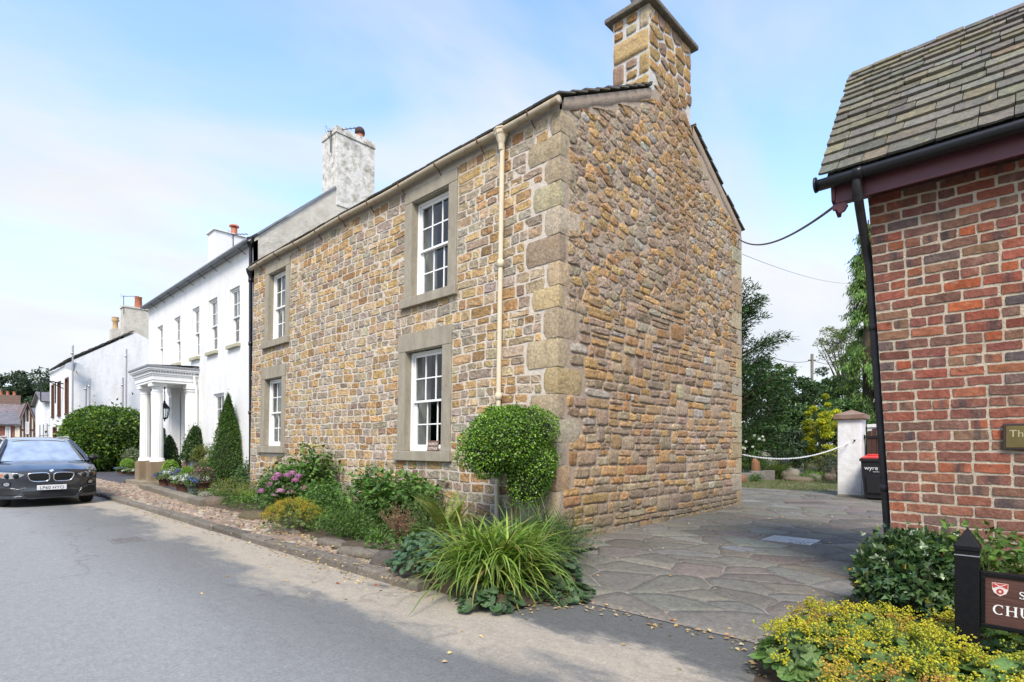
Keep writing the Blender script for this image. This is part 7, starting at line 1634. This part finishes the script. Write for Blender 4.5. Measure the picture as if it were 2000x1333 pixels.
shrub('golden_shrub', 'golden green upright shrub beside the grey planter', wp(396, 15.7), hz(866, 15.7)-0.15, 0.27, 0.27, 2200, 0.05, [(0.16, 0.17, 0.03), (0.10, 0.14, 0.03), (0.24, 0.20, 0.04), (0.07, 0.11, 0.03)], k=18)
shrub('pale_shrub', 'pale yellow green feathery shrub at the foot of the tall conifer', wp(415, 15.2), hz(868, 15.2)-0.15, 0.30, 0.3, 2200, 0.05, [(0.20, 0.24, 0.07), (0.15, 0.19, 0.05), (0.26, 0.29, 0.10)], k=16, aspect=0.25)
def pot_plant(name, label, px, d, ztop, r, leafpal, flpal, potmat=POTB, nl=500, nf=450, fs=0.03, zb=0.15, ph=0.2, group='flower pots by the porch', cat='potted plant'):
    c = wp(px, d, zb); o = thing(name, label, cat, c, group); M = MB(); rp_ = r*0.62
    M.lathe([(rp_*0.75, zb), (rp_, zb+ph), (rp_*1.1, zb+ph), (rp_*1.1, zb+ph+0.03), (rp_*0.95, zb+ph+0.03), (rp_*0.9, zb+ph-0.02), (0, zb+ph-0.02)], (c[0], c[1], 0), 16); part('pot', M, potmat, o)
    m = np.array((c[0], c[1], (zb+ph+ztop)/2)); rad = np.array((r, r, max(0.06, (ztop-zb-ph)/2+0.04))); M = MB(); d_ = rdir(nl); p = m+d_*rad*rng.uniform(0.5, 1, nl)[:, None]**0.5*0.95; leaves(M, p, unit(d_+rng.normal(size=(nl, 3))*0.6), unit(d_+np.array((0, 0, 0.5))), 0.05, 0.028, T_OVAL, tints(nl, leafpal)); part('foliage', M, LEAF, o)
    if flpal is not None:
        M = MB(); k = max(8, nf//22); cd = rdir(k); cd[:, 2] = np.abs(cd[:, 2])*0.9-0.1; i = rng.integers(0, k, nf); p = m+(cd[i]*1.02+rng.normal(size=(nf, 3))*0.10)*rad; leaves(M, p, rdir(nf), unit(cd[i]+rng.normal(size=(nf, 3))*0.4), fs*rng.uniform(0.7, 1.2, nf), fs, T_DIA, tints(nf, flpal, 0.1)); part('flowers', M, PETAL, o)
    return o
BL = [(0.12, 0.17, 0.48), (0.18, 0.24, 0.55), (0.10, 0.12, 0.38), (0.25, 0.30, 0.55)]; WHF = [(0.72, 0.72, 0.70), (0.66, 0.68, 0.64), (0.75, 0.75, 0.74)]; LG = [(0.20, 0.34, 0.05), (0.25, 0.40, 0.06), (0.15, 0.27, 0.04)]; LGN = [(0.10, 0.18, 0.06), (0.14, 0.22, 0.08)]
def zt_(py, d): return hz(py, d)
pot_plant('flower_pot', 'pot of blue flowers at the corner of the nearest column pedestal', 321, 15.6, zt_(922, 15.6), 0.24, LGN, BL)
pot_plant('flower_pot', 'pot of white flowers behind the blue flowered pot', 338, 15.3, zt_(916, 15.3), 0.24, LGN, WHF)
pot_plant('flower_pot', 'terracotta bowl of white petunias nearest the edging stones', 358, 13.6, zt_(928, 13.6), 0.28, LGN, WHF)
pot_plant('flower_pot', 'small tall pot of deep blue flowers beside the brown boulder', 374, 13.0, zt_(934, 13.0), 0.15, LGN, BL, LEAD)
pot_plant('flower_pot', 'pot of violet blue flowers between the two white flowered pots', 349, 15.0, zt_(918, 15.0), 0.18, LGN, [(0.16, 0.13, 0.42), (0.22, 0.18, 0.5)])
pot_plant('flower_pot', 'broad brown pot of pink and dark red flowers near the boulder', 397, 13.9, zt_(915, 13.9), 0.30, [(0.08, 0.13, 0.05), (0.12, 0.09, 0.06)], [(0.35, 0.13, 0.2), (0.25, 0.07, 0.1), (0.45, 0.25, 0.32)], POTB, 700, 200)
pot_plant('lime_conifer_pot', 'pot with a rounded lime green dwarf conifer next to the pedestal', 333, 16.3, zt_(901, 16.3), 0.22, LG, None, POTB, 1500)
pot_plant('lime_conifer_pot', 'pot with a small lime green dwarf conifer behind the white petunias', 366, 14.4, zt_(915, 14.4), 0.16, LG, None, POTB, 1100)
pot_plant('flower_pot', 'pot of white flowers to the left of the farther pedestal', 255, 21.5, zt_(921, 21.5), 0.26, LGN, WHF)
pot_plant('flower_pot', 'pot of blue flowers left of the white ones by the hedge', 237, 22.0, zt_(914, 22.0), 0.22, LGN, BL)
pot_plant('lime_conifer_pot', 'lime green dwarf conifer in a pot left of the farther pedestal', 250, 22.2, zt_(898, 22.2), 0.26, LG, None, POTB, 1500)
shrub('grey_shrub', 'grey green shrub between the hedge and the porch', wp(263, 23.6), hz(878, 23.6)-0.1, 0.5, 0.5, 1800, 0.09, [(0.15, 0.18, 0.10), (0.11, 0.14, 0.075), (0.19, 0.21, 0.13)], k=18)
# big rounded hedge bush
d_ = 25.5; bl = [(wp(200, d_, 1.55), (1.55, 1.55, 1.45)), (wp(165, d_+0.4, 1.3), (1.0, 1.0, 1.2)), (wp(240, d_+0.3, 1.5), (1.25, 1.25, 1.42)), (wp(215, d_-0.2, 2.0), (1.2, 1.2, 1.0))]
surf = Blob(bl, 0.07, 2.2, 11)
topiary('hedge_bush', 'big rounded broad leaved hedge bush between the porch and the parked car', (surf.c[0], surf.c[1], 0.0), surf, 13000, 0.135, [(0.075, 0.155, 0.02), (0.055, 0.115, 0.02), (0.12, 0.215, 0.028), (0.035, 0.075, 0.016), (0.20, 0.29, 0.035)], T_LEAF, 'hedge', LEAF, 0.86, aspect=0.62, depth=0.30)

# ------------------------------------------------------------------ trees and shrubs behind the drive
def crown_tree(name, label, base, trunk_h, r0, lobes, n, L, aspect, T, pal, mat, k=30, cr=0.26, droop=0.2, cat='tree', group=None, up=0.3, w=None, var=0.16, shell=0.7, limbs=10, stalk=True):
    base = np.asarray(base, float); o = thing(name, label, cat, base, group); C = []; R_ = []
    for c, r in lobes:
        kk = max(4, int(k*np.prod(np.array(r))**0.5/np.sum([np.prod(np.array(q[1]))**0.5 for q in lobes]))); cc = clumps(c, np.array(r)*0.88, kk, shell); C.append(cc); R_.append(np.full(len(cc), cr*np.mean(r))*rng.uniform(0.6, 1.25, len(cc)))
    C = np.vstack(C); R_ = np.concatenate(R_); m = C.mean(0)
    M = MB(); fill(M, C, R_, n, L, aspect, T, pal, m-np.array((0, 0, 0.6)), droop, up, var, 0.18, w, 0.7); part('crown', M, mat, o)
    M = MB(); top = np.array((m[0], m[1], C[:, 2].max()*0.8+base[2]*0.2)); P = [base, base+np.array((0.03, 0.05, trunk_h*0.5)), base+np.array((0, 0, trunk_h)), base*0.4+top*0.6, top]; M.tube(P, [r0, r0*0.8, r0*0.65, r0*0.4, r0*0.1], 9)
    for i in rng.permutation(len(C))[:limbs]:
        s = base+(top-base)*rng.uniform(0.25, 0.7); e = C[i]; M.tube([s, s*0.5+e*0.5+np.array((0, 0, 0.15*np.linalg.norm(e-s)*0.5)), e], [r0*0.35, r0*0.2, r0*0.06], 5)
    part('trunk', M, BARK, o); return o
def dp(px, py, d): q = at_depth(px, d); return (q[0], q[1], hz(py, d))
def rad(px, d): return px*d/FP
YEW = [(0.032, 0.068, 0.022), (0.042, 0.085, 0.026), (0.025, 0.052, 0.018), (0.06, 0.11, 0.032)]
# yew with rising, feathery branches
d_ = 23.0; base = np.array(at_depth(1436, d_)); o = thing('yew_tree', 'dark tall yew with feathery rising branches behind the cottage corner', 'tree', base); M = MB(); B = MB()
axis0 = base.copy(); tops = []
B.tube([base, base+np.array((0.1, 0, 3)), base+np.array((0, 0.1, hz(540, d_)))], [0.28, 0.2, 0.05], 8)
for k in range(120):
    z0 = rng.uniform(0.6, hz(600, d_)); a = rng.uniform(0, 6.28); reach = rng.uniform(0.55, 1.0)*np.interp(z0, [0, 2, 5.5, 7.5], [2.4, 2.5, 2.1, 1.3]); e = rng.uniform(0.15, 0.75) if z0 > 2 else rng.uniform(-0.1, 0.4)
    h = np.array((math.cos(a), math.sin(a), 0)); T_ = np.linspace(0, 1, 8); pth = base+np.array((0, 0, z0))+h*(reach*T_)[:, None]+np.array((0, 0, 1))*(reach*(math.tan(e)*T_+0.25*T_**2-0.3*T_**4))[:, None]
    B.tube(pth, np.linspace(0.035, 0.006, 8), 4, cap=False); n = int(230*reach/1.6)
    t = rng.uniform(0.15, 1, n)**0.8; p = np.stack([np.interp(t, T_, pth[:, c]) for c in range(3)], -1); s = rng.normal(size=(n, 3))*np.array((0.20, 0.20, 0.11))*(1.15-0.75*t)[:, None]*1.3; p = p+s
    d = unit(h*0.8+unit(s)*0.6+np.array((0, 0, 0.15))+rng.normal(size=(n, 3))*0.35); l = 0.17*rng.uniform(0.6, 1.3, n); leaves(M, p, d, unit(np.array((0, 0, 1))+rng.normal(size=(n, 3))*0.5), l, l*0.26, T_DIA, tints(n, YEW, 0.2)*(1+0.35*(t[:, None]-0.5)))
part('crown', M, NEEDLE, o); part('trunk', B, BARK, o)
LAU = [(0.05, 0.10, 0.028), (0.07, 0.135, 0.036), (0.035, 0.075, 0.022), (0.10, 0.18, 0.045)]
crown_tree('laurel_shrub', 'large dark evergreen shrub filling the gap beside the cottage back corner', at_depth(1475, 24.2), 0.8, 0.12, [(dp(1465, 860, 24.2), (1.6, 1.6, 1.5)), (dp(1500, 790, 24.7), (1.7, 1.7, 1.7)), (dp(1540, 840, 24.7), (1.3, 1.3, 1.4)), (dp(1470, 760, 25.7), (1.5, 1.5, 1.6))], 15000, 0.15, 0.45, T_OVAL, LAU, LEAFG, 80, 0.30, cat='shrub')
crown_tree('evergreen_tree', 'rounded mid green tree rising behind the dark shrub left of the pole', at_depth(1535, 28), 1.5, 0.16, [(dp(1535, 770, 28), (1.5, 1.5, 1.4)), (dp(1530, 730, 28), (0.9, 0.9, 0.9)), (dp(1570, 780, 28), (1.3, 1.3, 1.2)), (dp(1500, 790, 28), (1.4, 1.4, 1.4))], 9000, 0.17, 0.4, T_LEAF, [(0.05, 0.095, 0.032), (0.065, 0.12, 0.04), (0.04, 0.075, 0.028)], LEAF, 50, 0.3)
crown_tree('evergreen_tree', 'dark green tree just right of the distant pole', at_depth(1632, 36), 1.5, 0.2, [(dp(1632, 745, 36), (1.5, 1.5, 1.7)), (dp(1610, 765, 36), (1.3, 1.3, 1.3)), (dp(1660, 770, 36), (1.6, 1.6, 1.5))], 8000, 0.18, 0.4, T_LEAF, [(0.035, 0.07, 0.025), (0.05, 0.09, 0.03), (0.028, 0.055, 0.02)], LEAF, 44, 0.28)
crown_tree('background_bush', 'dark bush far back between the holly and the golden shrub', at_depth(1575, 27), 0.5, 0.1, [(dp(1572, 845, 27), (1.9, 1.9, 1.6))], 4500, 0.17, 0.45, T_OVAL, LAU, LEAF, 34, 0.3, cat='shrub')
crown_tree('background_bush', 'dark bush far back behind the white gate pillar', at_depth(1655, 27), 0.5, 0.1, [(dp(1652, 840, 27), (1.9, 1.9, 1.8))], 4500, 0.17, 0.45, T_OVAL, LAU, LEAF, 34, 0.3, cat='shrub')
crown_tree('background_bush', 'dark bush in the distance under the utility pole', at_depth(1600, 38), 0.5, 0.1, [(dp(1600, 800, 38), (2.8, 2.8, 2.4))], 5500, 0.22, 0.45, T_OVAL, LAU, LEAF, 40, 0.3, cat='shrub')
crown_tree('airy_tree', 'airy pale green tree with open branches against the sky', at_depth(1655, 40), 3.0, 0.16, [(dp(1650, 680, 40), (1.8, 1.8, 1.5)), (dp(1620, 665, 40), (1.2, 1.2, 1.1)), (dp(1672, 665, 40), (1.3, 1.3, 1.5))], 7000, 0.13, 0.5, T_LEAF, [(0.14, 0.18, 0.07), (0.18, 0.21, 0.09), (0.10, 0.14, 0.05)], LEAF, 130, 0.30, shell=0.55, limbs=40)
# weeping cypress beside the brick hall
d_ = 27.0; base = np.array(at_depth(1696, d_)); o = thing('weeping_cypress', 'tall green cypress with drooping sprays rising beside the brick hall', 'tree', base); M = MB(); B = MB(); H = hz(430, d_)
B.tube([base, base+np.array((0, 0.05, H*0.5)), base+np.array((0, 0, H))], [0.3, 0.18, 0.03], 8)
CYP = [(0.085, 0.16, 0.036), (0.11, 0.195, 0.042), (0.06, 0.115, 0.03), (0.14, 0.23, 0.05)]
for k in range(230):
    z0 = 0.5+(H-0.6)*rng.random()**1.1; q = z0/H; a = rng.uniform(0, 6.28); reach = (0.35+1.75*(1-q)**0.85)*rng.uniform(0.6, 1.1); h = np.array((math.cos(a), math.sin(a), 0)); T_ = np.linspace(0, 1, 7)
    pth = base+np.array((0, 0, z0))+h*(reach*T_)[:, None]+np.array((0, 0, 1))*(0.30*reach*T_-0.62*reach*T_**2.2)[:, None]; B.tube(pth[:6], np.linspace(0.025, 0.006, 6), 4, cap=False); n = int(80+90*reach)
    t = rng.uniform(0.2, 1, n)**0.7; p = np.stack([np.interp(t, T_, pth[:, c]) for c in range(3)], -1); dz = rng.uniform(0, 0.5, n)**1.3; p = p+rng.normal(size=(n, 3))*np.array((0.11, 0.11, 0.05)); p[:, 2] -= dz*0.75
    d = unit(np.array((0, 0, -1.0))+h*0.35+rng.normal(size=(n, 3))*0.28); l = 0.20*rng.uniform(0.6, 1.3, n); br = 1+0.25*rng.normal()
    leaves(M, p, d, unit(h+rng.normal(size=(n, 3))*0.6), l, l*0.24, T_DIA, np.clip(tints(n, CYP, 0.16)*np.clip(br, 0.6, 1.5), 0.005, 1))
part('crown', M, NEEDLE, o); part('trunk', B, BARK, o)
crown_tree('golden_shrub', 'bright golden yellow shrub left of the white gate pillar', at_depth(1610, 22.2), 0.6, 0.06, [(dp(1612, 850, 22.2), (1.0, 1.0, 0.95)), (dp(1606, 795, 22.2), (0.5, 0.5, 0.6)), (dp(1588, 835, 22.0), (0.7, 0.7, 0.75)), (dp(1640, 830, 22.4), (0.75, 0.75, 0.7)), (dp(1600, 880, 21.8), (0.7, 0.7, 0.5))], 14000, 0.10, 0.42, T_LEAF, [(0.40, 0.40, 0.022), (0.52, 0.47, 0.025), (0.27, 0.32, 0.025), (0.17, 0.24, 0.025)], LEAF, 46, 0.26, cat='shrub')
shrub('holly_shrub', 'blue green shrub between the dark laurel and the golden shrub', at_depth(1540, 22.4), hz(838, 22.4), 0.8, 0.8, 3800, 0.10, [(0.05, 0.085, 0.045), (0.065, 0.105, 0.055), (0.04, 0.07, 0.035)], k=26, cr=0.2)
o = shrub('rose_bush', 'rose bush with a few white blooms by the cottage back corner', at_depth(1470, 21.2), hz(848, 21.2), 0.75, 0.6, 2600, 0.075, [(0.06, 0.115, 0.03), (0.08, 0.14, 0.035)], k=24, cr=0.2)
for px, py in ((1473, 851), (1490, 853), (1483, 858), (1492, 860), (1457, 863), (1451, 875), (1455, 877), (1470, 873)):
    c = np.array(dp(px, py, 20.55)); n = 26; d = rdir(n); M = MB(); leaves(M, c+d*0.03, unit(np.cross(d, rng.normal(size=(n, 3)))), d, 0.05, 0.045, T_DIA, tints(n, [(0.72, 0.70, 0.66)], 0.06)); part('bloom', M, PETAL, o)
o = thing('ornamental_grass', 'arching ornamental grass beside the rose bush behind the chain', 'grass', at_depth(1510, 20.9)); M = MB()
for k in range(9): blades(M, np.array(o.location)+np.array((rng.normal()*0.25, rng.normal()*0.2, 0)), 60, 1.05, 0.016, [(0.10, 0.16, 0.04), (0.13, 0.19, 0.05), (0.16, 0.18, 0.07)], 0.75, 1.3, 0.06)
part('blades', M, LEAF, o)
shrub('clipped_hedge', 'low brownish green hedge under the golden shrub', at_depth(1600, 21.0), hz(893, 21.0), 1.05, 0.45, 3000, 0.05, [(0.10, 0.115, 0.04), (0.13, 0.13, 0.05), (0.07, 0.09, 0.03)], k=30, cr=0.22, cat='hedge')
shrub('grey_leaf_shrub', 'grey leaved shrub tucked against the gate pillar', at_depth(1634, 18.6), hz(880, 18.6), 0.42, 0.42, 1800, 0.06, [(0.10, 0.12, 0.085), (0.075, 0.095, 0.06)], k=16)
shrub('groundcover_plant', 'bright green low plant among the stones behind the drive', at_depth(1585, 20.2), 0.28, 0.5, 0.4, 1400, 0.05, [(0.13, 0.26, 0.04), (0.10, 0.21, 0.035)], k=16, cat='plant')
shrub('groundcover_plant', 'small creeping plant in front of the stone blocks', at_depth(1476, 19.5), 0.25, 0.25, 0.25, 700, 0.05, G1, k=10, cat='plant')
# low wall of blocks and stones along the back of the drive
M = MB()
for px, d_, w_, h_ in ((1455, 20.0, 0.48, 0.30), (1478, 20.1, 0.48, 0.36), (1500, 20.2, 0.40, 0.38)):
    q = at_depth(px, d_); M.obox((q[0], q[1], h_/2), np.array((0.69, -0.73, 0))*w_/2, np.array((0.73, 0.69, 0))*0.12, (0, 0, h_/2), np.array((0.21, 0.195, 0.17))*(1+rng.normal()*0.1))
single('block_edging', M, ROCK, 'low edging of pale concrete blocks beyond the drive near the cottage', 'edging', (at_depth(1478, 20.1)), bevel=0.012)
def rock2(label, px, d, s, tint):
    q = at_depth(px, d+2.7); s = tuple(1.15*v for v in s); rock_at(label, (q[0], q[1], s[2]*0.5), s, tint)
def rock_at(label, c, s, tint):
    u = np.linspace(0, 2*np.pi, 13); v = np.linspace(0, np.pi, 8); M = MB(); sd = int(rng.integers(9999)); D = np.array([[(math.sin(b)*math.cos(a), math.sin(b)*math.sin(a), math.cos(b)) for a in u] for b in v]); D[:, -1] = D[:, 0]
    E = np.sign(D)*np.abs(D)**0.65*(1+0.15*smooth_noise(D, sd, 2.5))[..., None]*np.array(s); M.grid(E+np.array(c), tint, True); single('garden_stone', M, ROCK, label, 'stone', (c[0], c[1], 0), 'stones behind the drive')
rock2('rounded orange brown stone against the cottage back corner', 1447, 16.6, (0.16, 0.16, 0.16), (0.27, 0.13, 0.075))
rock2('orange stone resting on the pale blocks', 1476, 17.9, (0.13, 0.13, 0.46), (0.26, 0.13, 0.07))
rock2('pale boulder under the ornamental grass', 1545, 18.0, (0.28, 0.28, 0.24), (0.25, 0.22, 0.175))
rock2('flat brown slab in front of the low hedge', 1560, 17.2, (0.35, 0.4, 0.09), (0.19, 0.145, 0.10))
rock2('brown stone near the pillar, lower of the heap', 1628, 17.2, (0.28, 0.28, 0.16), (0.17, 0.135, 0.10))
rock2('brown stone near the pillar, on top of the heap', 1636, 17.4, (0.2, 0.22, 0.34), (0.19, 0.15, 0.11))
rock2('grey stone in the middle of the stone edging', 1590, 17.5, (0.2, 0.22, 0.16), (0.2, 0.17, 0.14))
# weedy grass on the gravel
M = MB(); 
A = MB(); n = 26000; u = rng.uniform(0, 1, n); x = 16.9+rng.uniform(0, 1, n)*7; y = rng.uniform(2.8, 10.5, n); dd = FX*x+FY*y; px = 1000+FP*(FY*x-FX*y)/dd; ok = (dd > 14.6) & (dd < 21.5) & (px < 1720) & (smooth_noise(np.stack([x, y], -1), 5, 1.8) > -0.35)
ok &= x > 17.0 + 0.2*smooth_noise(np.stack([x, y], -1), 8, 1.0)
p = np.stack([x[ok], y[ok], np.full(ok.sum(), 0.0)], -1); m = len(p); d = unit(np.stack([rng.normal(size=m)*0.7, rng.normal(size=m)*0.7, np.ones(m)], -1)); leaves(A, p, d, rdir(m), 0.07*rng.uniform(0.5, 1.4, m), 0.012, T_DIA, tints(m, [(0.13, 0.17, 0.05), (0.17, 0.19, 0.07), (0.09, 0.13, 0.04), (0.2, 0.17, 0.09)]))
single('grass', A, LEAF, 'patchy weedy grass on the gravel beyond the drive', 'grass', kind='stuff')
M = MB(); c = [(16.95, -3, 0.002), (40, -3, 0.002), (40, 20, 0.002), (16.95, 20, 0.002)]; M.add(c, [(0, 1, 2, 3)]); single('gravel', M, GROUND, kind='structure')
# trees behind the street and beyond the far houses
FT = [(0.045, 0.075, 0.035), (0.06, 0.095, 0.045), (0.035, 0.06, 0.03)]
for i, (px, py, d_, r) in enumerate(((16, 785, 80, 3.6), (43, 768, 84, 4.0), (78, 766, 82, 4.0), (98, 788, 78, 3.4), (-30, 785, 84, 4.0))):
    crown_tree('street_tree', ['pale grey green tree at the picture edge above the far roofs', 'dark green tree behind the brick chimney at the far end of the street', 'tall dark tree between the brick chimney and the sign bracket', 'dark tree beside the whitewashed house eaves', 'tree beyond the picture edge behind the brick cottage'][i], at_depth(px, d_), 2.5, 0.3, [(dp(px, py, d_), (r, r, r*0.9)), (dp(px-8, py+25, d_), (r*0.9, r*0.9, r*0.8)), (dp(px+9, py+22, d_), (r*0.9, r*0.9, r*0.8))], 7500, 0.42, 0.5, T_LEAF, FT, LEAF, 60, 0.30, group='trees at the end of the street')
# a hedge line and trees across the road, seen in the windows' reflections only from other positions
# ------------------------------------------------------------------ fallen leaves and grit
def litter(name, label, P, size, pal, w=None):
    M = MB(); m = len(P); a = rng.uniform(0, 6.28, m); d = np.stack([np.cos(a), np.sin(a), rng.normal(size=m)*0.15], -1); nr = unit(np.array((0, 0, 1.0))+rng.normal(size=(m, 3))*0.3); l = size*rng.uniform(0.5, 1.35, m); leaves(M, P, unit(d), nr, l, l*rng.uniform(0.45, 0.75, m), T_LEAF, tints(m, pal, 0.2, w)); single(name, M, DRY, label, 'leaves', kind='stuff')
LP_ = [(0.42, 0.29, 0.13), (0.50, 0.36, 0.16), (0.33, 0.19, 0.08), (0.45, 0.40, 0.22), (0.30, 0.10, 0.04)]; LWT = [4, 4, 2, 2, 0.4]
P = []
for i in range(260): y = rng.uniform(3.9, 14); P.append((KX-abs(rng.normal())*0.10-0.012, y, 0.006))       # drift in the gutter
for i in range(200): P.append((rng.uniform(3.15, 3.6), rng.uniform(4.0, 9)**1.0, 0.10))
for i in range(800): y = rng.uniform(4.0, 16); P.append((bed_x(y)-abs(rng.normal())*0.35, y, 0.098))
for i in range(150): P.append((3.72+rng.normal()*0.10, rng.uniform(0.9, 3.1), 0.012))
for i in range(130): q = G(rng.normal(1500, 22), rng.normal(1285, 18), 0); P.append((q[0], q[1], 0.01))
for i in range(70): q = G(rng.normal(1045, 45), rng.normal(1183, 7), 0); P.append((q[0], q[1], 0.01))
for i in range(30): P.append((rng.uniform(1.4, 3.7), rng.uniform(1.2, 6), 0.008))
for i in range(110): P.append((rng.uniform(4, 12), rng.uniform(0.9, 4.4), 0.026))
litter('fallen_leaves', 'dry tan leaves scattered along the kerb, cobbles and drive', np.array(P), 0.038, LP_, LWT)

# trees on the far side of the road, which the lower windows mirror
for i, (x, y, h_) in enumerate(((-12.5, 29, 5.5), (-14, 37, 6.5), (-13, 47, 6.0))):
    crown_tree('roadside_tree', ['roadside tree mirrored in the near ground floor window', 'roadside tree mirrored beside the first in the near window', 'roadside tree mirrored in the far ground floor window'][i], (x, y, 0), 2.0, 0.22, [((x, y, h_*0.6), (2.6, 2.6, h_*0.34)), ((x+0.8, y+1.4, h_*0.75), (1.8, 1.8, h_*0.22))], 5000, 0.3, 0.5, T_LEAF, FT, LEAF, 40, 0.28, group='trees across the road')
